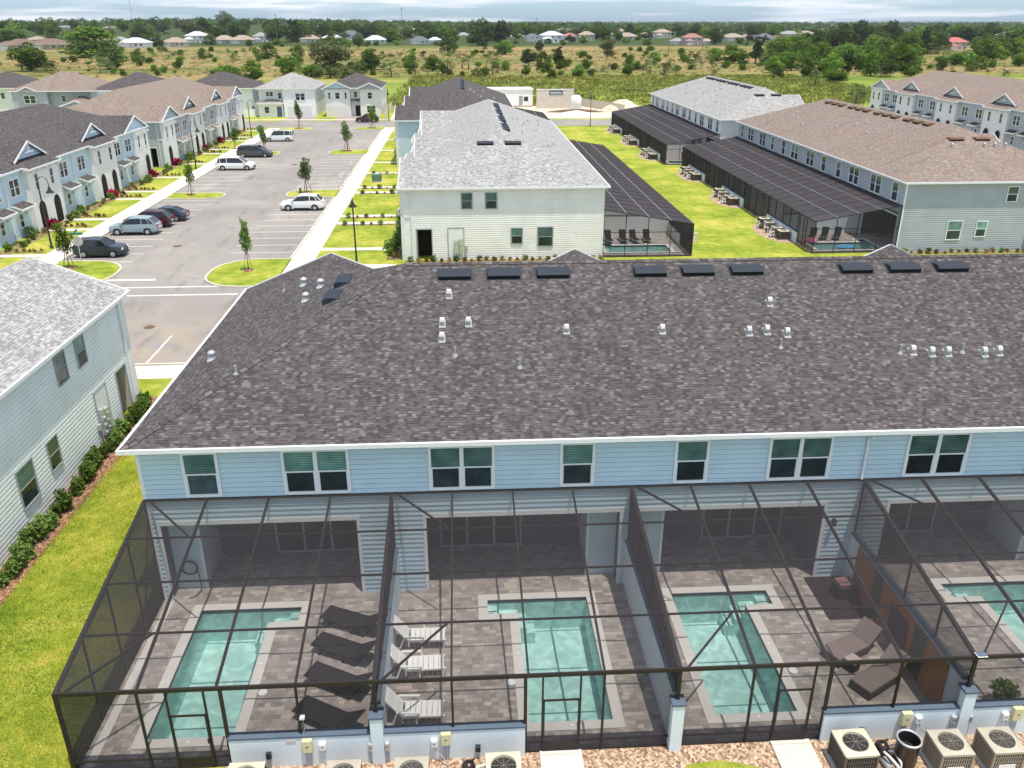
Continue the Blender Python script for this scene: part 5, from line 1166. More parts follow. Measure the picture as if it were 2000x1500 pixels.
# ------------------------------------------------------------------ cars
def car(kind, col, loc, rz, label, group=None, mat=None):
    """front towards +x. lofted lower body, glazed cabin with pillars and roof, wheels with rims"""
    L_, W_, H_, hood, belt, cab0, cab1, rs, re = {   # length width height hood_z belt_z windscreen-foot, rear-glass-foot, roof start, roof end (from front, negative back)
        'suv': (4.7, 1.86, 1.66, .98, 1.05, 1.2, 4.5, 2.05, 3.95), 'van': (5.15, 2.0, 1.75, 1.02, 1.0, 1.0, 4.98, 1.95, 4.75), 'hatch': (4.35, 1.8, 1.6, 1.0, 1.02, 1.15, 4.2, 1.85, 3.85),
        'sedan': (4.7, 1.82, 1.45, .86, .94, 1.35, 4.25, 2.25, 3.3), 'work': (5.0, 1.9, 1.85, 1.05, 1.05, 1.1, 4.9, 1.75, 4.8)}[kind]
    rt = empty('parked_car', loc, rz, label, 'car', group)
    m = mat or paint('car paint ' + label[:20], col, .25, .6, var=.03, scale=1)
    X = lambda s: L_ / 2 - s
    w = W_ / 2
    # stations: (s from front, bottom z, top z, half width bottom, half width top)
    st = [(0.0, .42, .62, w * .62, w * .58), (.07, .30, hood - .18, w * .80, w * .72), (.35, .24, hood - .06, w * .94, w * .82), (cab0 * .75, .22, hood, w, w * .90), (cab0, .22, belt, w, w * .93), (L_ * .5, .22, belt + .02, w, w * .94), (L_ - .9, .24, belt + .05, w, w * .93), (L_ - .25, .28, belt + .03, w * .96, w * .88), (L_ - .04, .36, belt - .08, w * .88, w * .80), (L_, .45, belt - .22, w * .82, w * .74)]
    q = MB(); ring = []
    st = sorted(st + [((a[0] + b[0]) / 2,) + tuple((x + y) / 2 + (.012 if i_ == 1 else 0) for i_, (x, y) in enumerate(zip(a[1:], b[1:]))) for a, b in zip(st[1:-2], st[2:-1])])
    for (s, zb, zt_, wb, wt_) in st:
        zm = zb + (zt_ - zb) * .55
        ring.append([(X(s), -wb * .9, zb), (X(s), -wb, zb + .12), (X(s), -wb, zm), (X(s), -wt_, zt_ - .02), (X(s), -wt_ * .8, zt_), (X(s), wt_ * .8, zt_), (X(s), wt_, zt_ - .02), (X(s), wb, zm), (X(s), wb, zb + .12), (X(s), wb * .9, zb)])
    for a, b in zip(ring[:-1], ring[1:]):
        for k in range(10): j = (k + 1) % 10; q.face([a[k], a[j], b[j], b[k]])
    q.face(ring[0][::-1]); q.face(ring[-1])
    # roof
    rz0 = H_; rw = w * .70
    def rf(s, z, ww): return (X(s), ww, z)
    prof = [(rs, rz0 - .04), (rs + .35, rz0), ((rs + re) / 2, rz0 + .01), (re, rz0 - .07)]
    for (a, za), (b, zb) in zip(prof[:-1], prof[1:]):
        q.face([(X(a), -rw, za), (X(b), -rw, zb), (X(b), rw, zb), (X(a), rw, za)][::-1]); 
        for s in (-1, 1): q.face([(X(a), s * rw, za), (X(b), s * rw, zb), (X(b), s * (rw + .05), zb - .07), (X(a), s * (rw + .05), za - .07)])
    bw = w * .93
    pill = [(cab0, rs), (rs + .55, rs + .5), ((rs + re) / 2 + .25, (rs + re) / 2 + .25), (cab1 - .45, re - .25), (cab1, re)]
    for i, (a, b) in enumerate(pill):
        for s in (-1, 1):
            ww = .07 if i in (0, 4) else .05
            if i in (0, 4) or i == 2 or i == 3: q.bar((X(a), s * (bw - .03), belt), (X(b), s * (rw + .03), rz0 - .07), ww * 1.3, ww)
    bo = q.build('body', m, rt, smooth=True); bo.data.set_sharp_from_angle(angle=R(32))
    g = MB(); zt_ = rz0 - .07; rg = rw + .02; bg = bw - .04
    g.face([(X(cab0), -bg, belt), (X(cab0), bg, belt), (X(rs), rg, zt_), (X(rs), -rg, zt_)]); g.build('windscreen', M['car_glass'], rt)
    g = MB(); g.face([(X(cab1), bg, belt), (X(cab1), -bg, belt), (X(re), -rg, zt_), (X(re), rg, zt_)]); g.build('rear_window', M['car_glass'], rt)
    for s in (-1, 1): g = MB(); g.face([(X(cab0), s * bg, belt), (X(cab1), s * bg, belt), (X(re), s * rg, zt_), (X(rs), s * rg, zt_)]); g.build('side_window', M['car_glass'], rt)
    R_ = .34; 
    for s0 in (.88, L_ - .95):
        for s in (-1, 1):
            wh = MB(); wh.cyl((X(s0), s * (w - .20), R_), (X(s0), s * (w + .012), R_), R_, R_, 20); wo_ = wh.build('wheel', M['rubber'], rt)
            k = MB(); k.cyl((X(s0), s * (w + .0), R_), (X(s0), s * (w + .022), R_), R_ * .62, R_ * .58, 16)
            for t in range(5): a = t * 2 * pi / 5; k.bar((X(s0), s * (w + .026), R_), (X(s0) + .19 * cos(a), s * (w + .026), R_ + .19 * sin(a)), .01, .05)
            k.build('rim', M['rim'], wo_)
        ar = MB()
        for s in (-1, 1):
            for t in range(8):
                t0, t1 = pi * t / 8, pi * (t + 1) / 8; rr0, rr1 = R_ + .005, R_ + .055
                ar.face([(X(s0) + rr * cos(a), s * (w + .004), R_ + rr * sin(a)) for rr, a in ((rr0, t0), (rr1, t0), (rr1, t1), (rr0, t1))])
        ar.build('wheel_arch', M['black'], rt)
    for s in (-1, 1):
        h = MB(); h.box(X(.10), s * w * .55, hood - .32, X(.02), s * w * .84, hood - .16); h.build('headlight', M['white_plastic'], rt)
        h = MB(); h.box(X(L_ - .05), s * w * .58, belt - .22, X(L_ + .012), s * w * .86, belt + .0); h.build('tail_light', M['tail'], rt)
        h = MB(); h.box(X(cab0 + .30), s * (w * .93), belt + .03, X(cab0 + .12), s * (w + .16), belt + .18); h.build('mirror', m, rt)
    h = MB(); h.box(X(.04), -w * .5, .38, X(-.012), w * .5, .62); h.box(X(.1), -w * .8, .25, X(-.01), w * .8, .34); h.build('grille', M['black'], rt)
    h = MB(); h.box(X(L_ + .005), -.26, .62, X(L_ + .02), .26, .75); h.build('number_plate', M['white_plastic'], rt)
    if kind in ('suv', 'hatch'):
        for s in (-1, 1): h = MB(); h.box(X(cab0 + .3), s * (w + .006), .24, X(L_ - 1.5), s * (w - .02), .36); h.build('sill_trim', M['black'], rt)
    return rt
M['tail'] = paint('red tail light', (.45, .01, .01), .2, .6)
car('hatch', (.025, .032, .042), (-32.2, 75.0, .0), 0, 'dark charcoal small car in the stall nearest the corner island at left')
car('suv', (.26, .34, .38), (-32.15, 83.5, 0), pi, 'light blue grey SUV, rear hatch towards the driving lane')
car('suv', (.05, .012, .018), (-31.9, 86.6, 0), pi, 'dark maroon car with red tail light behind the light blue SUV')
car('sedan', (.035, .045, .065), (-31.2, 89.4, 0), pi, 'dark blue sedan farthest back of the four cars parked in a group')
car('van', (.78, .78, .77), (-31.75, 122.1, 0), 0, 'white minivan parked between the pine green lawn fronts and the lane')
bpy.data.objects['parked_car.004']['label'] = 'white minivan with black side windows, in front of a dark grey minivan'
car('van', (.07, .065, .07), (-31.75, 134.9 - .9, 0), 0, 'dark grey minivan behind the white minivan, next to a grass island')
wk = car('work', (.74, .74, .73), (-31.6, 152.3, 0), pi, 'white work van with open fittings on its back, farthest parked vehicle at left')
q = MB(); q.bar((-1.6, -.7, 1.95), (1.2, -.7, 1.95), .05, .05); q.bar((-1.6, .7, 1.95), (1.2, .7, 1.95), .05, .05)
for x in (-1.5, -.3, .9): q.bar((x, -.75, 1.95), (x, .75, 1.95), .05, .05); q.bar((x, -.7, 1.8), (x, -.7, 1.95), .04, .04); q.bar((x, .7, 1.8), (x, .7, 1.95), .04, .04)
q.build('roof_rack', M['galv'], wk)
car('suv', (.76, .77, .77), (-17.75, 94.15, 0), pi, 'white SUV with dark lower trim parked alone on the right of the lane')
car('suv', (.05, .015, .02), (-19.4, 181.2, 0), pi, 'dark red car on the cross street in front of the white gabled house')

# ------------------------------------------------------------------ lamps, signs
def lamp(kind, loc, rz, h, label, group='street lamps'):
    rt = empty('street_lamp', loc, rz, label, 'street lamp', group)
    q = MB(); q.lathe([(.16, 0), (.16, .12), (.10, .2), (.085, .9), (.075, 1.0), (.06, h - .2), (.045, h)], n=10); q.build('pole', M['black'], rt, smooth=True)
    q = MB()
    if kind == 'hook':
        pts = [(0, 0, h - .1)] + [(.45 - .45 * cos(t), 0, h - .1 + .55 * sin(t)) for t in np.linspace(.2, pi, 9)] + [(.9, 0, h - .35)]
        q.tube([tuple(map(float, p)) for p in pts], .035, 6); q.build('arm', M['black'], rt); z = h - .95; x = .9
    else: q.cyl((0, 0, h), (0, 0, h + .35), .03, .01, 6); q.build('finial', M['black'], rt); z = h - .55; x = 0
    q = MB(); q.lathe([(.05, .62), (.07, .5), (.12, .42), (.16, .25), (.36, .02), (.36, 0.), (.30, .03), (.1, .2)], (x, 0, z), 16); q.build('shade', M['black'], rt, smooth=True)
    q = MB(); q.lathe([(.15, .02), (.12, -.06), (.001, -.09)], (x, 0, z), 12); q.build('globe', M['white_plastic'], rt, smooth=True)
    return rt
lp = lamp('hook', (-37.85, 78, 0), 0, 6.0, 'black hooked street lamp on the lawn in front of the dark roofed row at left')
copy_tree(lp, (-37.5, 122.8, 0), label='black hooked street lamp by the sidewalk, left of the white minivan')
copy_tree(lp, (-37.3, 156.4, 0), label='black hooked street lamp left of the white work van')
copy_tree(lp, (-15.2, 183.6, 0), rz=pi / 2, label='black street lamp in front of the white gabled house')
copy_tree(lp, (25.2, 171.0, 0), rz=pi / 2, label='tall black street lamp on the verge before the building site')
copy_tree(lp, (83.8, 180, 0), rz=pi, label='black hooked street lamp in front of the gabled row at far right')
lamp('top', (-9.2, 70.2, 0), 0, 5.6, 'black street lamp with bell shade rising behind the main charcoal roof')
rt = empty('street_sign', (-32.0, 70.4, .1), .15, 'stop sign seen from behind with green street name blades, on the corner island', 'sign')
q = MB(); q.cyl((0, 0, 0), (0, 0, 3.1), .035, .035, 8); q.build('post', M['galv'], rt)
q = MB(); q.cyl((0, .05, 2.3), (0, .07, 2.3), .42, .42, 8); q.build('sign_back', M['galv'], rt)
q = MB(); q.box(-.5, -.02, 2.85, .5, .02, 3.05); q.build('name_blade', paint('green sign blade', (.02, .22, .16), .4, .4), rt)
q = MB(); q.box(-.02, -.5, 3.07, .02, .5, 3.27); q.build('name_blade', paint('teal sign blade', (.02, .25, .26), .4, .4), rt)
rt = empty('stop_sign', (-17.9, 171.0, .1), 0, 'red stop sign on a post at the far end of the parking lot', 'sign'); MB().cyl((0, 0, 0), (0, 0, 2.2), .03, .03, 6).build('post', M['galv'], rt)
MB().cyl((0, -.05, 2.2), (0, -.03, 2.2), .40, .40, 8).build('sign_plate', paint('red sign face', (.6, .03, .04), .4, .4), rt)
for i, (x, y) in enumerate(((-16.2, 107.5), (-14.9, 105.6), (-14.6, 115.8))):
    rt = empty('parking_sign', (-14.95, y, 0), .1, ['blue and white parking sign nearest the round island tree on the right', 'middle of three parking signs along the right sidewalk', 'farthest of three parking signs along the right sidewalk'][i], 'sign', 'parking signs along the right sidewalk')
    MB().cyl((0, 0, 0), (0, 0, 2.0), .03, .03, 6).build('post', M['galv'], rt); MB().box(-.16, -.02, 1.5, .16, .0, 2.0).build('sign_plate', M['white_plastic'], rt)
rt = empty('bollard', (-19.3, 101.6, .1), 0, 'brown marker post on the grass island behind the white SUV', 'marker post'); MB().cyl((0, 0, 0), (0, 0, .85), .13, .13, 10).build('post', M['wood'], rt); MB().cyl((0, 0, .85), (0, 0, .92), .15, .1, 10).build('cap', M['black'], rt)
for i, (x, y) in enumerate(((-37.9, 166.5), (-11.2, 111.3))):
    rt = empty('utility_box', (x, y, 0), 0, ['green grey utility cabinet on the verge at the far end of the left sidewalk', 'green grey utility cabinet on the lawn of the white sided block'][i], 'utility cabinet'); MB().box(-.6, -.5, .05, .6, .5, .95).build('cabinet', paint('utility green paint', (.12, .2, .16), .5), rt, bevel=.03); MB().box(-.7, -.6, 0, .7, .6, .06).build('base_pad', M['coping'], rt)

# ------------------------------------------------------------------ vegetation prototypes
def trunkmesh(par, h, r, lean=0., branches=4, seed=0, spread=.5, mat='bark', name='trunk'):
    g_ = random.Random(seed); q = MB(); pts = [(0, 0, -.05)]
    for k in range(1, 5): pts.append((lean * k / 4 + g_.uniform(-.05, .05) * h * .1, g_.uniform(-.05, .05) * h * .1, h * k / 4))
    for i, (a, b) in enumerate(zip(pts[:-1], pts[1:])): q.cyl(a, b, r * (1 - .18 * i), r * (1 - .18 * (i + 1)), 7, cap=False)
    for b in range(branches):
        t = 2 * pi * b / branches + g_.random(); s = pts[3] if b % 2 else pts[4]; L2 = h * spread * g_.uniform(.7, 1.2)
        e = (s[0] + L2 * cos(t), s[1] + L2 * sin(t), s[2] + L2 * g_.uniform(.5, 1.0)); q.cyl(s, e, r * .35, r * .1, 5, cap=False)
    return q.build(name, M[mat], par)
def tree(kind, seed, loc=(0, 0, 0)):
    g_ = random.Random(seed); rt = empty({'oak': 'oak_tree', 'round': 'leafy_tree', 'pine': 'pine_tree', 'palm': 'palm_tree', 'palmetto': 'palmetto', 'bush': 'bush', 'young': 'young_tree', 'willow': 'willow_tree'}[kind], loc)
    if kind in ('oak', 'round', 'willow'):
        H = 10.; C_ = []; r_ = []
        for k in range(19):
            t = g_.random() * 2 * pi; d = g_.random() ** .6 * (3.6 if kind != 'round' else 2.6); C_.append((d * cos(t), d * sin(t), g_.uniform(1.5, 8.2 - d * .5))); r_.append(g_.uniform(1.2, 2.3) * (1 - .1 * d / 3))
        C_.append((0, 0, 8.2)); r_.append(1.6)
        V, F = leaf_cloud(3600, blobs(C_, r_, .75), .30 if kind != 'willow' else .26, seed, flat=.2); leaf_obj('crown', {'oak': 'leaf_oak', 'round': 'leaf_light', 'willow': 'leaf_olive'}[kind], V, F, rt); trunkmesh(rt, 3.0, .35, branches=5, seed=seed, spread=.6)
    elif kind == 'pine':
        C_ = [(g_.uniform(-.8, .8), g_.uniform(-.8, .8), 3 + k * .8) for k in range(10)]; r_ = [1.9 - k * .13 for k in range(10)]
        V, F = leaf_cloud(2200, blobs(C_, r_, .6), .26, seed); leaf_obj('crown', 'leaf_oak', V, F, rt); trunkmesh(rt, 9., .25, branches=3, seed=seed, spread=.15)
    elif kind == 'bush':
        C_ = []; r_ = []
        for k in range(8): t = g_.random() * 6.28; d = g_.random() * 1.3; C_.append((d * cos(t), d * sin(t), g_.uniform(.5, 2.6 - d))); r_.append(g_.uniform(.6, 1.1))
        V, F = leaf_cloud(1500, blobs(C_, r_, .85), .17, seed); leaf_obj('foliage', 'leaf_light', V, F, rt); trunkmesh(rt, 1.2, .1, branches=5, seed=seed, spread=.9, name='stem')
    elif kind in ('palm', 'palmetto'):
        q = []; hs = [(0, 0, 4.2)] if kind == 'palm' else [(g_.uniform(-1.4, 1.4), g_.uniform(-1.4, 1.4), g_.uniform(.5, 1.6)) for _ in range(6)]
        V = []; nf = 34 if kind == 'palm' else 15
        for (cx, cy, cz) in hs:
            for k in range(nf):
                t = g_.random() * 6.28; el = g_.uniform(-.5, 1.3); L2 = g_.uniform(1.6, 2.2) * (1 if kind == 'palm' else .7); d = Vector((cos(t) * cos(el), sin(t) * cos(el), sin(el))); s = d.cross(Vector((0, 0, 1))).normalized(); o_ = Vector((cx, cy, cz)); m_ = o_ + d * L2 * .55
                for b in range(7):
                    a = (b - 3) * .32; dd = (d * cos(a) + s * sin(a)); dr = Vector((0, 0, -.18 * L2)); w_ = s * cos(a) - d * sin(a)
                    V += [tuple(m_), tuple(m_ + dd * L2 * .3 + w_ * .05), tuple(m_ + dd * L2 * .6 + dr), tuple(m_ + dd * L2 * .3 - w_ * .05)]
        V = np.array(V); leaf_obj('crown', 'leaf_palm', V, np.arange(len(V)).reshape(-1, 4), rt)
        if kind == 'palm': trunkmesh(rt, 4.2, .2, branches=0, seed=seed)
        else: trunkmesh(rt, .8, .15, branches=4, seed=seed, spread=1.)
    elif kind == 'young':
        C_ = [(g_.uniform(-.3, .3), g_.uniform(-.3, .3), 1.7 + k * .28) for k in range(8)]; r_ = [.42, .55, .6, .58, .5, .42, .35, .22]
        V, F = leaf_cloud(1500, blobs(C_, r_, 1.), .085, seed); leaf_obj('crown', 'leaf_light', V, F, rt); trunkmesh(rt, 2.3, .05, branches=5, seed=seed, spread=.3)
        for k in range(3):
            t = k * 2.1; s = MB(); s.bar((.55 * cos(t), .55 * sin(t), 0), (.1 * cos(t), .1 * sin(t), 1.5), .05, .05); s.build('stake', M['stake'], rt)
        s = MB(); s.lathe([(.65, .0), (.55, .06), (.05, .1)], n=14); s.build('mulch_ring', M['mulch'], rt)
    return rt
PROTO = {}
def plant(kind, x, y, s, label, cat, group=None, sz=None, z=0):
    v = random.randrange(3 if kind in ('oak', 'round', 'bush', 'palmetto') else 2); key = (kind, v)
    if key not in PROTO: t = PROTO[key] = tree(kind, 100 + v * 7 + len(PROTO)); t.location = (x, y, z); t.scale = (s, s, sz or s); t.rotation_euler = (0, 0, random.random() * 6.28)
    else: t = copy_tree(PROTO[key], (x, y, z), random.random() * 6.28, (s, s, sz or s))
    t['label'] = label; t['category'] = cat
    if group: t['group'] = group
    elif 'group' in t: del t['group']
    return t
YT = [(-18.0, 69.0, .72, 1.15, 'tall slim young tree with stakes on the corner island nearest the main roof'), (-33.2, 70.6, .95, 1.0, 'thin young tree beside the back of the stop sign at left'),
      (-32.3, 102.6, .8, 1.05, 'young tree on the left island behind the group of parked cars'), (-18.9, 103.6, 1.1, 1.1, 'round headed young tree on the right island behind the white SUV'),
      (-18.3, 138.5, 1.15, 1.2, 'young tree on the right island farther along the lot'), (-31.2, 169.8, 1.1, 1.35, 'slim young tree on the far left island before the grey roofed house'),
      (-17.2, 169.7, 1.05, 1.1, 'young tree on the far right island before the dark red car'), (-31.0, 137.4, .9, 1.1, 'small bare young tree on the island beside the dark minivan'), (-36.9, 143, .8, .9, 'reddish young tree between dark minivan and white work van')]
for x, y, s, sz, lb in YT: plant('young', x, y, s, lb, 'young tree', 'young staked trees in the parking lot', sz, .08 if x not in (-36.9,) else 0)
# hedge of separate shrubs along the left block's end wall
def shrub(seed):
    rt = empty('shrub', (0, 0, 0)); g_ = random.Random(seed)
    C_ = [(g_.uniform(-.14, .14), g_.uniform(-.14, .14), .18 + .13 * k) for k in range(5)]; V, F = leaf_cloud(650, blobs(C_, [.30, .31, .28, .24, .17], 1., .3), .062, seed); leaf_obj('foliage', 'leaf_shrub', V, F, rt); trunkmesh(rt, .3, .03, branches=6, seed=seed, spread=.8, name='stem'); return rt
SP = [shrub(50 + i) for i in range(4)]
for i in range(36):
    y = 22.6 + i * .575 + random.uniform(-.16, .16); x = -17.35 + random.uniform(-.15, .15); s = random.uniform(.7, 1.2); src = SP[i % 4]
    t = src if i < 4 else copy_tree(src)
    t.location = (x, y, 0); t.rotation_euler = (0, 0, random.random() * 6); t.scale = (s, s, s * random.uniform(.9, 1.2)); tag(t, 'leafy green shrub in the hedge row on bark mulch along the left block wall', 'shrub', 'hedge shrubs along the left block')
# loose planting along the townhouse fronts
def small(seed, mat, n=150, r=.3, leaf=.07, nm='flower_clump'):
    rt = empty(nm, (0, 0, 0)); V, F = leaf_cloud(n, blobs([(0, 0, r * .7), (r * .4, .1, r * .9)], [r, r * .7], 1., .2), leaf, seed); leaf_obj('foliage', mat, V, F, rt); q = MB(); q.cyl((0, 0, 0), (0, 0, r), .02, .02, 5); q.build('stem', M['bark'], rt); return rt
SM = {k: small(80 + i, k, *a) for i, (k, a) in enumerate((('leaf_red', (200, .45, .16, 'red_plant')), ('leaf_bronze', (110, .3, .09, 'groundcover_clump')), ('leaf_shrub', (260, .6, .12, 'green_shrub')), ('leaf_light', (150, .4, .1, 'light_shrub'))))}
used = set()
def put(k, x, y, s, lb, cat, gp):
    t = SM[k] if k not in used else copy_tree(SM[k]); used.add(k); t.location = (x, y, 0); t.scale = (s,) * 3; t.rotation_euler = (0, 0, random.random() * 6); tag(t, lb, cat, gp)
for i, y in enumerate((86.2, 102.3, 116.4, 126.6, 141, 151)): put('leaf_red', -41.3, y, 1.3, 'crimson leaved plant in front of the left row, %s from the camera' % ['nearest', 'second', 'third', 'fourth', 'fifth', 'sixth'][i], 'plant', 'crimson plants along the left row')
for i in range(70):
    y = 73 + i * 1.4; k = random.choice(['leaf_bronze', 'leaf_shrub', 'leaf_bronze', 'leaf_light'])
    put(k, -41.5 + random.uniform(-.3, .9), y, random.uniform(.6, 1.2), {'leaf_bronze': 'yellow brown low clump in the bed along the left row', 'leaf_shrub': 'green shrub in the bed along the left row', 'leaf_light': 'light green shrub in the bed along the left row'}[k], 'shrub', 'bed planting along the left row')
for i in range(48):
    y = 72.6 + i * 1.02; k = random.choice(['leaf_shrub', 'leaf_light', 'leaf_bronze', 'leaf_shrub'])
    put(k, -6.3 + random.uniform(-.4, .3), y, random.uniform(.7, 1.25), {'leaf_bronze': 'yellow brown low clump', 'leaf_shrub': 'dark green shrub', 'leaf_light': 'light green shrub'}[k] + ' along the front of the white sided block', 'shrub', 'planting along the front of the white sided block')
for i in range(26): put('leaf_bronze' if i % 3 else 'leaf_light', -4.7 + i * .66, 71.35 + random.uniform(-.2, .2), random.uniform(.5, .9), 'small plant at the foot of the end wall of the white sided block', 'shrub', 'plants under the end wall of the white sided block')
for i in range(24): put('leaf_bronze' if i % 3 else 'leaf_light', 39.2 + i * .75, 71.6 + random.uniform(-.2, .2), random.uniform(.5, .9), 'small plant at the foot of the brown roofed block end wall', 'shrub', 'plants under the end wall of the brown roofed block')
for bx_ in beds[1:13]:
    for j in range(5): put('leaf_bronze', bx_[0] + .3 + j * .5, (bx_[1] + bx_[3]) / 2 + random.uniform(-.3, .3), random.uniform(.5, .8), 'low bronze clump beside a front path of the left row', 'plant', 'clumps beside the front paths of the left row')
for bx_ in beds[13:-1]:
    for j in range(7): put('leaf_bronze' if j % 2 else 'leaf_shrub', bx_[0] + .4 + j * .9, (bx_[1] + bx_[3]) / 2, random.uniform(.3, .6), 'low clump beside a front path of the white sided block', 'plant', 'clumps beside the front paths of the white sided block')
for nm, cx, ys in (('brown', 30.0, (80.2, 96.3, 112.4)), ('far pale', 28.1, (130.5, 146.4, 162.2))):
    for yc in ys:
        for j in (-1.6, 0.2, 1.9): put('leaf_bronze', cx - .3, yc + j, .9, 'yellowing shrub in a gravel bed beside the %s block cage' % nm, 'shrub', 'shrubs in the gravel beds of the %s block' % nm)
# near lawn: real blades
def blades(name, n, fn, h, seed, label=None):
    g_ = np.random.default_rng(seed); P = fn(g_, n); n = len(P); t = g_.random(n) * 6.283; w = .012 * g_.uniform(.7, 1.4, n); hh = h * g_.uniform(.5, 1.3, n); ln_ = g_.normal(size=(n, 2)) * .45 * hh[:, None]
    V = np.zeros((n, 3, 3)); V[:, 0, 0] = P[:, 0] - w * np.cos(t); V[:, 0, 1] = P[:, 1] - w * np.sin(t); V[:, 1, 0] = P[:, 0] + w * np.cos(t); V[:, 1, 1] = P[:, 1] + w * np.sin(t); V[:, 2, :2] = P + ln_; V[:, 2, 2] = hh
    return leaf_obj(name, 'blade', V.reshape(-1, 3), np.arange(n * 3).reshape(n, 3))
o = blades('grass', 130000, lambda g_, n: np.stack([g_.uniform(-16.9, -11.25, n), 15 + 29 * g_.random(n) ** 1.2], 1), .07, 5); tag(o, 'short bright grass between the left block hedge and the leftmost pool cage', 'grass', kind='stuff')

# ------------------------------------------------------------------ detached houses, building site
def at(px, py, z=0.):
    """ground point seen at a pixel of the 2000 px wide photograph"""
    m = cam.rotation_euler.to_matrix(); d = m @ Vector(((px - 1000) / 1640.2, (750 - py) / 1640.2, -1)); t = (z - 19.2) / d.z; return (d.x * t, d.y * t)
def hip(q, x0, y0, x1, y1, z, sl, mi=0, ov=.4):
    x0 -= ov; y0 -= ov; x1 += ov; y1 += ov; w, d = x1 - x0, y1 - y0; h = min(w, d) / 2; zr = z + sl * h; k = math.sqrt(1 + sl * sl)
    if w >= d: a, b = (x0 + h, (y0 + y1) / 2, zr), (x1 - h, (y0 + y1) / 2, zr); F_ = [[(x0, y0, z), (x1, y0, z), b, a], [(x1, y1, z), (x0, y1, z), a, b], [(x0, y1, z), (x0, y0, z), a], [(x1, y0, z), (x1, y1, z), b]]
    else: a, b = ((x0 + x1) / 2, y0 + h, zr), ((x0 + x1) / 2, y1 - h, zr); F_ = [[(x0, y0, z), (x1, y0, z), a], [(x1, y1, z), (x0, y1, z), b], [(x0, y1, z), (x0, y0, z), a, b], [(x1, y0, z), (x1, y1, z), b, a]]
    for i, f in enumerate(F_): q.face(f, mi, [((p[0] if i < 2 else p[1]), (p[2] - z) / sl * k) for p in f] if w >= d else [((p[0] if i < 2 else p[1]), (p[2] - z) / sl * k) for p in f])
    q.box(x0, y0, z - .2, x1, y1, z - .005, 1)
def gable_front(par, cx, y, zb, hw, hh, roof, facem):
    q = MB(); k = hw / hh
    for s in (1, -1):
        q.face([(cx, y - .35, zb + hh), (cx, y + 3.2, zb + hh), (cx + s * (hw + .3), y + .2, zb - .05), (cx + s * (hw + .3), y - .35, zb - .05)][::s])
    g_ = q.build('gable', M[roof], par); f = MB(); f.face([(cx - hw, y, zb), (cx + hw, y, zb), (cx, y, zb + hh - .05)]); f.build('gable_face', M[facem], g_)
    r = MB()
    for s in (-1, 1): r.bar((cx, y - .36, zb + hh - .06), (cx + s * (hw + .3), y - .36, zb - .12), .06, .22)
    r.build('rake_board', M['trim'], g_)
A = empty('detached_house', (-43.6, 193.6, 0), 0, 'white detached house with plain pale grey hip roof and double garage', 'house', 'two detached houses across the cross street')
q = MB(); q.box(0, 0, 0, 12.2, 14, 5.7); siding_wall(q, (0, -.01, 0), (1, 0, 0), (0, -1, 0), 12.2, 0, 5.7, h=.38); q.box(.0, -1.6, 0, 5.2, 0, 2.7); q.box(5.4, -1.5, 0, 12.2, 0, 5.7); q.build('wall', M['pale_siding'], A)
q = MB(); hip(q, 0, -1.5, 12.2, 14, 5.9, .42); hip(q, 0, -1.8, 5.2, 2.5, 2.9, .35, ov=.3); q.build('roof', [M['roof_gray'], M['trim']], A)
MB().box(6.2, -1.56, 0, 11.2, -1.5, 2.3).build('garage_door', M['garage'], A); d = MB().box(3.9, -1.66, 0, 4.9, -1.6, 2.2).build('door', M['blue_door'], A); MB().box(4.75, -1.7, 1, 4.82, -1.66, 1.1).build('handle', M['galv'], d)
for x, y, w, z0, z1, n in ((1.2, -1.62, 1.1, .8, 2.2, 1), (8., -1.52, 2.1, 3.4, 4.9, 2), (1.5, -.03, 1.6, 4.1, 5.1, 2), (4.0, -.03, .9, 3.6, 4.9, 1)): window(A, (x, y, 0), (1, 0, 0), (0, -1, 0), w, z0, z1, n, up='glass_dark', low='glass_low')
for y in (3, 7): window(A, (12.21, y, 0), (0, 1, 0), (1, 0, 0), .9, 3.7, 5.0, up='glass_dark', low='glass_low')
B = empty('detached_house', (-29.3, 193.6, 0), 0, 'white detached house with dark roof and two front gables', 'house', 'two detached houses across the cross street')
q = MB(); q.box(0, 0, 0, 11.8, 14, 5.7); siding_wall(q, (11.81, 0, 0), (0, 1, 0), (1, 0, 0), 14, 0, 5.7, h=.38); q.box(0, -1.2, 0, 5.3, 0, 5.65); q.box(7.4, -1., 0, 11.8, 0, 5.65); q.build('wall', M['stucco'], B)
q = MB(); hip(q, 0, -.6, 11.8, 14, 5.9, .42); q.face([(5.3, -.1, 3.6), (5.3, -1.1, 3.2), (7.4, -1.1, 3.2), (7.4, -.1, 3.6)][::-1]); rB = q.build('roof', [M['roof_charcoal'], M['trim']], B)
gable_front(rB, 2.65, -1.5, 5.8, 3.0, 1.4, 'roof_charcoal', 'blue'); gable_front(rB, 9.6, -1.4, 5.8, 2.5, 1.15, 'roof_charcoal', 'gray_siding')
MB().box(.6, -1.26, 0, 4.9, -1.2, 2.3).build('garage_door', M['garage'], B); d = MB().box(6.2, -.06, 0, 7.2, 0, 2.2).build('door', M['dark_room'], B); MB().box(7.0, -.1, 1, 7.07, -.06, 1.1).build('handle', M['galv'], d)
for x, y, w, z0, z1, n in ((.6, -1.22, .6, 3.6, 5.0, 1), (2.1, -1.22, 1.1, 3.6, 5.0, 1), (4.1, -1.22, .6, 3.6, 5.0, 1), (6.0, -.03, .8, 3.8, 5.1, 1), (9.0, -1.02, 1.1, 3.6, 5.0, 1), (8.7, -1.02, 2., .7, 2.3, 2)): window(B, (x, y, 0), (1, 0, 0), (0, -1, 0), w, z0, z1, n, up='glass_dark', low='glass_low')
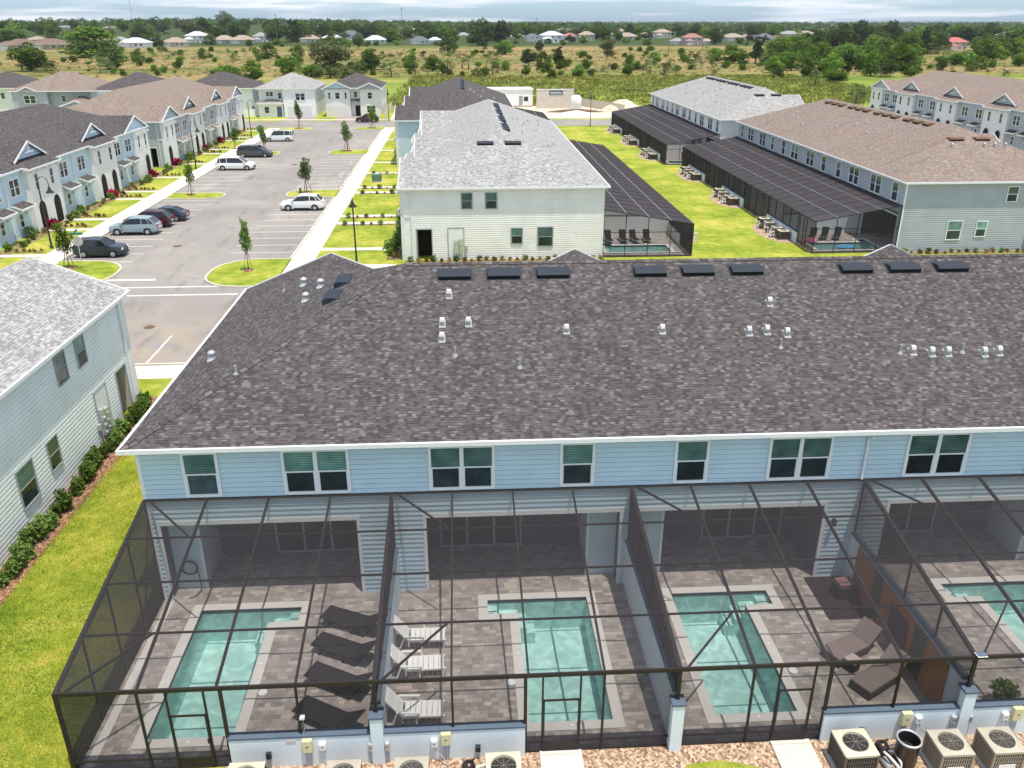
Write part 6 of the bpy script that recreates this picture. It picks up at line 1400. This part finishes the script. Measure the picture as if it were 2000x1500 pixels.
for y in (3, 8): window(B, (11.83, y, 0), (0, 1, 0), (1, 0, 0), .9, 3.6, 4.9, up='glass_dark', low='glass_low')
# houses behind the left rows
for i, (x, y, w, d, rf, wl, lb) in enumerate(((-107, 197, 14, 13, 'roof_charcoal', 'pale_siding', 'house with dark roof at the very left edge behind the dark roofed row'), (-92.5, 189, 17, 14, 'roof_brown', 'gray_siding', 'grey green house with tan roof and small front gables behind the dark roofed row'), (-76.5, 189, 15, 14, 'roof_charcoal', 'gray_siding', 'grey house with dark hip roof between the tan roofed house and the row'), (-60, 194, 15, 13, 'roof_charcoal', 'pale_siding', 'dark hip roof rising behind the tan roofed row at left'))):
    h = empty('detached_house', (x, y, 0), 0, lb, 'house', 'houses behind the left rows')
    q = MB(); q.box(0, 0, 0, w, d, 5.7); q.box(0, -1.2, 0, w * .42, 0, 5.65); 
    if i == 1: q.box(w * .62, -3.5, 0, w, 0, 3.0)
    siding_wall(q, (0, -1.21, 0), (1, 0, 0), (0, -1, 0), w * .42, 0, 5.6, h=.38); q.build('wall', M[wl], h)
    q = MB(); hip(q, 0, -1.2 if i == 1 else -.4, w, d, 5.9, .42)
    if i == 1: hip(q, w * .62, -3.5, w, 3, 3.1, .5, ov=.3)
    r_ = q.build('roof', [M[rf], M['trim']], h)
    if i == 1: gable_front(r_, w * .21, -1.7, 5.85, 1.9, .9, rf, wl); gable_front(r_, w * .81, -3.9, 3.05, w * .19, 1.1, rf, wl)
    window(h, (w * .14, -1.24, 0), (1, 0, 0), (0, -1, 0), 2.4, 3.4, 5.0, 2, up='glass_dark', low='glass_low'); window(h, (w * .55, -.02, 0), (1, 0, 0), (0, -1, 0), 1.0, 3.6, 4.9, up='glass_dark', low='glass_low')
    window(h, (w * .75, -.02, 0), (1, 0, 0), (0, -1, 0), 1.0, 3.6, 4.9, up='glass_dark', low='glass_low')
    stack_vent(h, (w * .7, d * .3, 7.4)); goose_vent(h, (w * .25, d * .25, 7.2), 0)
# building site: trailer, block wall with sign, fence, heaps
t = empty('office_trailer', (11.5, 213.5, 0), .03, 'white site trailer with flat white roof behind the charcoal roof', 'trailer'); MB().box(-5.5, -2, .4, 5.5, 5, 4.0).build('body', M['white_siding'], t); MB().box(-5.7, -2.2, 4.0, 5.7, 5.2, 4.15).build('roof', M['whitechair'], t)
MB().box(2.2, -2.04, .5, 3.1, -2, 2.6).build('door', M['pipe_gray'], t); MB().box(3.4, -2.04, 1.4, 4.4, -2, 2.4).build('window', M['glass_dark'], t); MB().box(-5.4, -1.9, 0, 5.4, 4.9, .4).build('skirt', M['tanwall'], t)
t = empty('site_wall', (22.3, 208, 0), 0, 'tan block wall with a dark sign above the building site', 'wall')
MB().box(-4.6, 0, 0, 4.2, .4, 4.2).build('wall_body', M['tanwall'], t); MB().box(-4.7, -.05, 4.2, 4.3, .45, 4.35).build('wall_cap', M['stucco'], t)
s = MB().box(-1.6, -.08, 3.1, 1.6, -.02, 4.0).build('sign_board', paint('dark blue sign face', (.06, .11, .15), .5), t)
q = MB()
for k in range(9): x = -1.3 + k * .3; q.box(x, -.1, 3.42, x + .2, -.085, 3.66 + .1 * (k % 3 == 0))
q.box(-1.2, -.1, 3.22, 1.2, -.085, 3.28); q.build('lettering', M['whitechair'], s)
t = empty('tank', (26.6, 204.5, 0), 0, 'upright white tank on the building site in front of the tan wall', 'tank'); MB().lathe([(.001, 0), (1.3, 0), (1.3, 2.6), (.9, 3.2), (.001, 3.3)], n=18).build('shell', M['whitechair'], t, smooth=True); MB().cyl((0, 0, 3.2), (0, 0, 3.5), .3, .3, 10).build('lid', M['pipe_gray'], t)
t = empty('vinyl_fence', (30, 210, 0), 0, 'tan panel fence running away from the building site to the right', 'fence')
p0, p1 = Vector((29.2, 213, 0)), Vector((36.5, 196, 0)); n_ = 8
for k in range(n_ + 1):
    p = p0.lerp(p1, k / n_); MB().bar(tuple(p - Vector((30, 210, 0))), tuple(p - Vector((30, 210, 0)) + Vector((0, 0, 2.0))), .14, .14).build('post', M['vinyl_fence'], t)
    if k < n_:
        p2 = p0.lerp(p1, (k + 1) / n_); MB().bar(tuple(p - Vector((30, 210, -.95))), tuple(p2 - Vector((30, 210, -.95))), .05, 1.8).build('panel', M['vinyl_fence'], t)
t = empty('vinyl_fence', (-16.3, 187.5, 0), 0, 'tan panel fence beside the walk right of the white gabled house', 'fence')
for k in range(9):
    MB().box(-.07, k * 2.4 - .07, 0, .07, k * 2.4 + .07, 1.9).build('post', M['vinyl_fence'], t)
    if k < 8: MB().box(-.025, k * 2.4 + .07, .05, .025, k * 2.4 + 2.33, 1.8).build('panel', M['vinyl_fence'], t)
def heap(name, x, y, rx, ry, h, mat, lb):
    n = 22; q = MB(); g_ = random.Random(int(x * 10)); R_ = [[(rx * r * cos(t * 2 * pi / n) * (1 + .1 * g_.uniform(-1, 1)), ry * r * sin(t * 2 * pi / n) * (1 + .1 * g_.uniform(-1, 1)), h * (1 - r ** 1.5) * g_.uniform(.85, 1.1) if r < 1 else 0) for t in range(n)] for r in (1, .8, .6, .4, .2)]
    for a, b in zip(R_[:-1], R_[1:]):
        for k in range(n): j = (k + 1) % n; q.face([a[k], a[j], b[j], b[k]])
    q.face(R_[-1]); o = q.build(name, M[mat], smooth=True); o.location = (x, y, 0); tag(o, lb, 'heap'); return o
heap('dirt_heap', 37, 201.5, 5, 4.5, 2.6, 'dirt', 'tan dirt heap at the right end of the building site'); heap('sand_heap', 25.5, 194, 4.2, 3.2, .8, 'whitesand', 'low white sand heap in the middle of the building site'); heap('dirt_heap', 26, 199.2, 7, 1.2, .7, 'wood', 'dark spoil ridge behind the white sand heap')

# ------------------------------------------------------------------ the old neighbourhood beyond the field
HC = {'tan': ((.36, .29, .235), (.62, .55, .46)), 'grey': ((.30, .30, .31), (.70, .70, .68)), 'white': ((.55, .56, .57), (.75, .76, .76)), 'brown': ((.20, .14, .11), (.55, .47, .38)), 'red': ((.46, .15, .14), (.66, .52, .46)), 'slate': ((.14, .15, .17), (.70, .72, .74)), 'pink': ((.34, .17, .15), (.56, .40, .37))}
HP = {}
def far_house(style, two, x, y, w, rz, lb, z=0):
    key = (style, two)
    if key not in HP:
        rc, wc = HC[style]; h = empty('far_house', (x, y, z), rz); H_ = 5.2 if two else 2.8; q = MB(); q.box(-7, -5, 0, 7, 5, H_); q.box(-7, -8, 0, -1, -5, 2.8); q.build('wall', paint(style + ' far house wall', wc, .8, .2), h)
        q = MB(); hip(q, -7, -5, 7, 5, H_ + .2, .5, ov=.6); hip(q, -7, -8, -1, 0, 3.0, .5, ov=.5); q.build('roof', [paint(style + ' far house roof', rc, .9, .1, var=.2, scale=1.), M['trim']], h)
        for xx in (1.2, 4.4): window(h, (xx, -5.02, 0), (1, 0, 0), (0, -1, 0), 1.6, .9, 2.3, 1, up='glass_dark', low='glass_low')
        if two:
            for xx in (-5, -1, 3.4): window(h, (xx, -5.02, 0), (1, 0, 0), (0, -1, 0), 1.5, 3.5, 4.8, 1, up='glass_dark', low='glass_low')
        MB().box(-6.2, -8.05, 0, -1.8, -8, 2.2).build('garage_door', M['garage'], h); HP[key] = h
    else: h = copy_tree(HP[key], (x, y, z), rz)
    s = w / 14; h.location = (x, y, z); h.rotation_euler = (0, 0, rz); h.scale = (s, s, min(s, 1.25)); tag(h, lb, 'house', 'houses beyond the dry field'); return h
FH = [(45, 97, 52, 'brown', 0), (102, 96, 62, 'brown', 0), (268, 93, 44, 'white', 0), (235, 88, 34, 'grey', 0), (345, 91, 38, 'tan', 0), (388, 85, 36, 'white', 1), (440, 86, 38, 'tan', 0), (475, 86, 42, 'tan', 0), (514, 84, 32, 'grey', 1), (606, 84, 36, 'tan', 0), (650, 82, 36, 'white', 0), (686, 81, 36, 'slate', 1), (734, 86, 38, 'white', 0), (806, 72, 34, 'tan', 1), (820, 86, 34, 'slate', 0), (850, 84, 26, 'white', 0), (1040, 82, 26, 'slate', 1), (1077, 84, 42, 'white', 1), (1112, 82, 28, 'pink', 1), (1145, 80, 30, 'tan', 1), (1224, 78, 38, 'tan', 0), (1258, 77, 32, 'tan', 0), (1292, 75, 30, 'tan', 1), (1322, 86, 26, 'grey', 0), (1350, 87, 34, 'pink', 1), (1378, 86, 24, 'tan', 0), (1430, 80, 38, 'tan', 0), (1465, 78, 34, 'tan', 0), (1490, 80, 34, 'slate', 0), (1518, 82, 30, 'brown', 0), (1540, 72, 36, 'grey', 0), (1572, 72, 30, 'tan', 0), (1860, 98, 36, 'red', 1), (1842, 86, 22, 'slate', 0), (1968, 84, 34, 'white', 1), (135, 66, 30, 'tan', 0), (168, 64, 32, 'tan', 0), (130, 56, 24, 'grey', 0), (215, 60, 36, 'tan', 0), (240, 57, 24, 'tan', 0), (330, 56, 22, 'white', 0), (366, 58, 24, 'tan', 0), (420, 62, 22, 'white', 1), (310, 70, 24, 'tan', 0), (500, 66, 24, 'grey', 0), (1100, 62, 26, 'tan', 0), (1760, 58, 60, 'white', 0), (770, 64, 20, 'grey', 0), (985, 72, 22, 'tan', 0), (560, 70, 24, 'grey', 0), (630, 68, 24, 'tan', 0), (905, 74, 24, 'grey', 0), (1010, 76, 24, 'white', 0), (1185, 72, 24, 'grey', 0), (1210, 66, 22, 'tan', 0), (1330, 68, 22, 'grey', 0), (1410, 70, 22, 'grey', 0), (1500, 68, 22, 'tan', 0), (1610, 72, 26, 'grey', 0), (195, 84, 28, 'tan', 0), (75, 84, 26, 'tan', 0), (300, 84, 24, 'grey', 0)]
cnt = {}
for px, py, wp, st_, two in FH: cnt.setdefault((st_, two), []).append(px)
for px, py, wp, st_, two in FH:
    x, y = at(px, py); dist = math.hypot(x, y); w = wp * dist / 1640.2 * .93; grp = sorted(cnt[(st_, two)]); i = grp.index(px)
    nm = {'tan': 'tan roofed', 'grey': 'grey roofed', 'white': 'white roofed', 'brown': 'brown roofed', 'red': 'bright red roofed', 'slate': 'slate roofed', 'pink': 'brick red'}[st_] + (' two storey' if two else ' low')
    far_house(st_, two, x, y, w, random.choice([0, .1, -.15, pi / 2 * .1]), ('%s house beyond the field, %s of its kind' % (nm, ORD[i])) if len(grp) > 1 and i < len(ORD) else '%s house among the trees beyond the field' % nm)
# poles, masts
for i, (px, py, hp) in enumerate(((8, 95, 38), (355, 88, 42), (543, 88, 50), (787, 86, 60), (1048, 92, 50), (1305, 110, 48), (1371, 100, 40))):
    x, y = at(px, py); h = hp * math.hypot(x, y) / 1640.2; t = empty('utility_pole', (x, y, 0), 0, 'thin grey utility pole at the far edge of the field, ' + ORD[i], 'utility pole', 'utility poles beyond the field'); MB().cyl((0, 0, 0), (0, 0, h), .22, .14, 6).build('pole', M['stake'], t); MB().box(-1.2, -.08, h - 1.2, 1.2, .08, h - .95).build('cross_arm', M['stake'], t)
x, y = at(262, 60); t = empty('radio_mast', (x, y, 0), 0, 'tall thin radio mast rising above the treeline into the sky at left', 'mast'); hh = 62 * math.hypot(x, y) / 1640.2
q = MB()
for k in range(3): a = k * 2.09; q.bar((1.2 * cos(a), 1.2 * sin(a), 0), (.5 * cos(a), .5 * sin(a), hh), .3, .3)
q.build('mast_leg', M['galv'], t)['label'] = 'three joined slender mast legs'
q = MB()
for k in range(14): z = hh * k / 14; q.bar((1.1, 0, z), (-.6, .9, z + 3), .15, .15); q.bar((-.6, .9, z), (-.6, -.9, z + 3), .15, .15)
q.build('lattice', M['galv'], t)

# ------------------------------------------------------------------ trees of the field and the wood
def tpx(kind, px, py, hp, wp, label, cat, group):
    x, y = at(px, py); m = math.hypot(x, y) / 1640.2 / .97; nat = {'oak': (10., 9.), 'round': (10., 7.6), 'willow': (10., 9.), 'pine': (12., 4.), 'palm': (6., 3.), 'palmetto': (2.6, 4.4), 'bush': (3., 3.6)}[kind]
    sz = hp * m / nat[0]; s = wp * m / nat[1]; return plant(kind, x, y, s, label, cat, group, sz)
KN = {'oak': ('dark green spreading tree', 'tree'), 'round': ('bright green leafy tree', 'tree'), 'willow': ('grey olive drooping tree', 'tree'), 'pine': ('slim dark pine', 'tree'), 'palm': ('cabbage palm', 'palm'), 'palmetto': ('clump of palmetto fans', 'palmetto'), 'bush': ('rounded green bush', 'bush')}
FT = [('round', 62, 139, 45, 60), ('palmetto', 92, 141, 18, 34), ('round', 180, 112, 50, 92), ('oak', 214, 136, 48, 55), ('palmetto', 196, 141, 24, 42), ('bush', 270, 123, 18, 24), ('bush', 350, 133, 14, 22), ('round', 397, 116, 20, 16), ('bush', 353, 120, 10, 18), ('palmetto', 457, 120, 18, 22), ('round', 496, 159, 38, 38), ('bush', 445, 156, 26, 60), ('palmetto', 462, 160, 22, 26), ('round', 525, 115, 28, 30), ('round', 565, 147, 36, 42), ('round', 583, 112, 22, 24), ('willow', 655, 145, 66, 100), ('bush', 500, 108, 16, 14), ('bush', 610, 150, 24, 50), ('palmetto', 645, 152, 20, 66), ('palmetto', 690, 156, 22, 50),
      ('round', 726, 136, 38, 50), ('palm', 763, 140, 30, 24), ('palmetto', 765, 150, 26, 50), ('round', 804, 138, 38, 26), ('palm', 811, 145, 28, 22), ('round', 846, 139, 30, 36), ('palm', 875, 148, 40, 28), ('oak', 876, 105, 40, 40), ('palm', 903, 134, 26, 22), ('palm', 915, 136, 24, 22), ('palm', 950, 145, 34, 18), ('palm', 962, 147, 42, 20), ('palm', 971, 142, 34, 16), ('round', 985, 107, 26, 40), ('oak', 1033, 128, 30, 34), ('round', 1060, 135, 32, 30), ('pine', 1093, 133, 40, 22), ('round', 1145, 135, 20, 26), ('bush', 1110, 130, 14, 20), ('willow', 1185, 112, 38, 34), ('bush', 1137, 112, 14, 22), ('oak', 1055, 100, 20, 20), ('palmetto', 1270, 145, 26, 32), ('palmetto', 1297, 146, 26, 32), ('round', 1278, 125, 22, 26), ('bush', 1200, 138, 16, 16), ('palm', 1231, 108, 14, 10), ('bush', 1262, 108, 10, 14), ('bush', 1334, 122, 20, 18), ('palmetto', 1356, 120, 18, 26), ('palm', 1378, 112, 18, 12), ('round', 1396, 120, 24, 32), ('oak', 1398, 87, 28, 26),
      ('pine', 1475, 124, 48, 24), ('round', 1430, 124, 32, 44), ('round', 1450, 128, 26, 24), ('palmetto', 1358, 136, 18, 30), ('palmetto', 1390, 137, 16, 20), ('oak', 1517, 155, 24, 24), ('round', 1520, 120, 46, 50), ('round', 1556, 118, 48, 50), ('oak', 1592, 112, 46, 44), ('round', 1600, 132, 44, 46), ('round', 1575, 150, 34, 40), ('round', 1622, 152, 42, 44), ('oak', 1655, 145, 42, 32), ('palmetto', 1590, 168, 26, 28), ('round', 1632, 162, 26, 44), ('bush', 1608, 150, 30, 30), ('round', 1700, 148, 42, 34), ('oak', 1737, 150, 30, 28), ('round', 1690, 128, 34, 44), ('round', 1752, 138, 46, 56), ('round', 1780, 128, 36, 40), ('willow', 1710, 104, 44, 46), ('oak', 1640, 100, 48, 52), ('oak', 1678, 92, 44, 50), ('pine', 1805, 106, 46, 26), ('oak', 1830, 104, 32, 44), ('round', 1772, 108, 36, 40), ('oak', 1738, 88, 40, 50), ('palm', 1671, 204, 34, 26), ('palmetto', 1672, 200, 22, 34), ('palmetto', 1720, 150, 16, 40), ('bush', 1840, 138, 18, 22), ('round', 1893, 132, 26, 20), ('round', 1916, 136, 22, 22), ('bush', 1865, 128, 20, 40), ('round', 1925, 118, 34, 36), ('oak', 1965, 108, 40, 60), ('round', 1990, 130, 22, 26), ('bush', 1984, 128, 16, 18), ('oak', 1880, 84, 26, 50), ('oak', 1930, 82, 30, 50), ('palm', 1840, 116, 22, 14), ('palmetto', 1870, 115, 14, 40), ('bush', 1780, 150, 16, 34), ('round', 1540, 100, 26, 40), ('palmetto', 1900, 140, 10, 30),
      ('round', 763, 84, 28, 34), ('oak', 942, 90, 48, 60), ('oak', 980, 84, 40, 46), ('oak', 1168, 78, 32, 46), ('oak', 575, 84, 40, 56), ('oak', 545, 86, 42, 46), ('round', 592, 84, 28, 22), ('oak', 296, 92, 26, 36), ('oak', 425, 84, 30, 40), ('round', 412, 88, 18, 26), ('oak', 312, 92, 18, 14), ('oak', 20, 96, 30, 50), ('round', 30, 84, 28, 46), ('round', 440, 52, 26, 34), ('willow', 795, 78, 22, 30), ('oak', 700, 96, 30, 20)]
KC = {}
for f in FT: KC.setdefault(f[0], []).append(f[1])
WHERE = lambda px: 'at the left end of the field' if px < 240 else 'behind the left rows' if px < 480 else 'behind the two detached houses' if px < 780 else 'beyond the grey and charcoal roofs' if px < 1100 else 'beyond the building site' if px < 1380 else 'in the thicket at right' if px < 1820 else 'right beyond the gabled row'
seq = {}
for f in FT:
    w_ = WHERE(f[1]); seq.setdefault((f[0], w_), []).append(f[1])
for f in FT:
    w_ = WHERE(f[1]); l_ = sorted(seq[(f[0], w_)]); i = l_.index(f[1]); nm, ct = KN[f[0]]
    tpx(*f, label=(nm + ' ' + w_ + (', %s' % ORD[min(i, 14)] if len(l_) > 1 else '')), cat=ct, group='scattered %s trees of the scrub field' % f[0] if ct == 'tree' else 'scattered %s of the scrub field' % f[0])
# low scrub dotted over the field
g_ = random.Random(4)
for i in range(230):
    px = g_.uniform(-20, 2020); py = g_.choice([g_.uniform(100, 150), g_.uniform(95, 125)])
    if 280 < px < 1300 and py < 98: continue
    k = g_.choice(['bush', 'palmetto', 'bush']); s = g_.uniform(5, 13)
    tpx(k, px, py, s * (1 if k == 'bush' else .7), s * 1.5, 'small %s dotted over the dry tan field' % ('scrub bush' if k == 'bush' else 'palmetto'), 'bush' if k == 'bush' else 'palmetto', 'low scrub over the dry field' if k == 'bush' else 'low palmettos over the dry field')
# belt of trees among the far houses: individuals, nearest first
n_ = 0
for row, (d0, d1) in enumerate(((790, 850), (860, 930), (940, 1030), (1040, 1150), (1160, 1300))):
    cntr = (84, 120, 130, 120, 110)[row]
    for i in range(cntr):
        ang_ = math.radians(-32 + 66 * (i + g_.uniform(.1, .9)) / cntr) + R(3.269); d = g_.uniform(d0, d1); x, y = d * math.tan(ang_) if False else d * math.sin(ang_) / cos(ang_ - R(3.269)), d * cos(ang_) / cos(ang_ - R(3.269))
        px = 1000 + 1640.2 * math.tan(ang_ - R(3.269)) * 1.0
        if row == 0 and g_.random() < .72: continue
        if row == 1 and g_.random() < .3: continue
        px = (lambda v: 1000 + 1640.2 * v.x / -v.z)(cam.rotation_euler.to_matrix().transposed() @ Vector((x, y, -13.)))
        if any(abs(px - f[0]) < f[2] * .5 + 4 and d < math.hypot(*at(f[0], f[1])) + 4 for f in FH) and g_.random() < .74: continue
        k = g_.choice(['oak', 'oak', 'round', 'round', 'willow']); s = g_.uniform(1.3, 2.2) * (1 if row else .62); zz = hz(x, y) if y > 760 else 0
        plant(k, x, y, s, 'crown in the belt of %s trees among the far houses' % {'oak': 'dark green', 'round': 'lighter green', 'willow': 'olive'}[k], 'tree', 'belt of %s trees among the far houses' % {'oak': 'dark', 'round': 'light green', 'willow': 'olive'}[k], s * g_.uniform(.6, .88), zz)
        n_ += 1
# understorey between the far houses and the thicket at the right of the field
for i in range(170):
    px = g_.uniform(-30, 2030); py = g_.uniform(66, 92); k = g_.choice(['bush', 'round', 'bush']); s = g_.uniform(7, 13)
    tpx(k, px, py, s, s * 1.5, {'bush': 'small garden shrubbery clump among the far houses', 'round': 'small light green tree among the far houses'}[k], {'bush': 'bush', 'round': 'tree'}[k], {'bush': 'small shrubs among the far houses', 'round': 'small light green trees among the far houses'}[k])
for i in range(95):
    u_ = g_.random(); px = 1500 + 500 * g_.random() if i < 60 else g_.uniform(560, 1330); py = g_.uniform(96, 142) if i < 60 else g_.uniform(128, 156)
    if i < 60 and px > 1800 and py > 118: py = g_.uniform(92, 112)
    if 1820 < px < 1900: px += 95
    k = g_.choice(['round', 'bush', 'round', 'palmetto']); s = g_.uniform(18, 34) if i < 60 else g_.uniform(12, 22)
    tpx(k, px, py, s * (1 if k != 'palmetto' else .6), s * 1.25, {'bush': 'rounded green thicket bush beyond the field edge', 'round': 'bright green thicket tree beyond the field edge', 'palmetto': 'palmetto clump in the thicket beyond the field edge'}[k], {'bush': 'bush', 'round': 'tree', 'palmetto': 'palmetto'}[k], {'bush': 'thicket bushes', 'round': 'thicket trees', 'palmetto': 'thicket palmettos'}[k])
# the distant wood reads as one mass
def wood(name, N_, d0, d1, size, seed, lb):
    g2 = np.random.default_rng(seed); C_ = []
    nC = 5200; a = g2.uniform(-.80, .80, nC); d = d0 + (d1 - d0) * g2.random(nC) ** 1.3; x = d * np.tan(a * .95 + .057); y = d; zb = np.array([hz(u_, v_) for u_, v_ in zip(x, y)]) * (y < 2200)
    r = g2.uniform(5, 9, nC); h = g2.uniform(4, 9.5, nC) + (zb)
    k = g2.integers(0, nC, N_); dd = g2.normal(size=(N_, 3)); dd /= np.linalg.norm(dd, axis=1, keepdims=True); dd[:, 2] = np.abs(dd[:, 2]) * .9
    P = np.stack([x[k], y[k], h[k]], 1) + dd * r[k][:, None] * g2.uniform(.7, 1.1, (N_, 1)) * np.array([1, 1, .75])
    V, F = leaf_cloud(N_, lambda g3, n: P, size, seed); o = leaf_obj(name, 'leaf_wood', V, F); tag(o, lb, 'wood', kind='stuff')
M['leaf_wood'] = leafmat('distant wood leaves', (.045, .08, .025), (.085, .125, .04), (.14, .18, .07), sc=.03)
wood('woods', 170000, 1300, 5600, 1.9, 9, 'dark green wood stretching to the horizon behind the far houses')
# reedy growth of the wet green strip behind the street
def tufts(name, n, x0, x1, y0, y1, h, mat, seed, lb, skip=None):
    g2 = np.random.default_rng(seed); c = np.stack([g2.uniform(x0, x1, n // 12), g2.uniform(y0, y1, n // 12)], 1); k = g2.integers(0, len(c), n); P = np.concatenate([c[k] + g2.normal(size=(n, 2)) * .55, g2.uniform(.1, h, (n, 1))], 1)
    V, F = leaf_cloud(n, lambda g3, m: P, .26, seed); V = V.reshape(-1, 4, 3); o = leaf_obj(name, mat, V.reshape(-1, 3), np.arange(len(V) * 4).reshape(-1, 4)); tag(o, lb, 'undergrowth', kind='stuff')
M['leaf_reed'] = leafmat('yellow green reeds', (.15, .18, .04), (.28, .30, .08), (.44, .38, .17), sc=.12)
tufts('reeds', 60000, -18, 125, 214, 330, .9, 'leaf_reed', 21, 'yellow green reedy growth behind the building site')
M['leaf_dry'] = leafmat('dry straw grass', (.14, .14, .045), (.27, .225, .09), (.38, .30, .15), sc=.1)
tufts('dry_grass', 50000, -220, 330, 330, 640, .6, 'leaf_dry', 22, 'dry tan grass tufts over the field')

# ------------------------------------------------------------------ air
def haze():
    q = MB(); q.box(-2700, -65, -1.5, 2700, 6600, 62); o = q.build('haze', M['haze']); tag(o, kind='stuff'); return o
t = NT('haze'); v = t.n('ShaderNodeVolumePrincipled', {'Color': (.86, .92, 1, 1), 'Density': .00006, 'Anisotropy': .3}); t.t.links.new(v.outputs[0], t.out.inputs['Volume']); M['haze'] = t.m
haze()
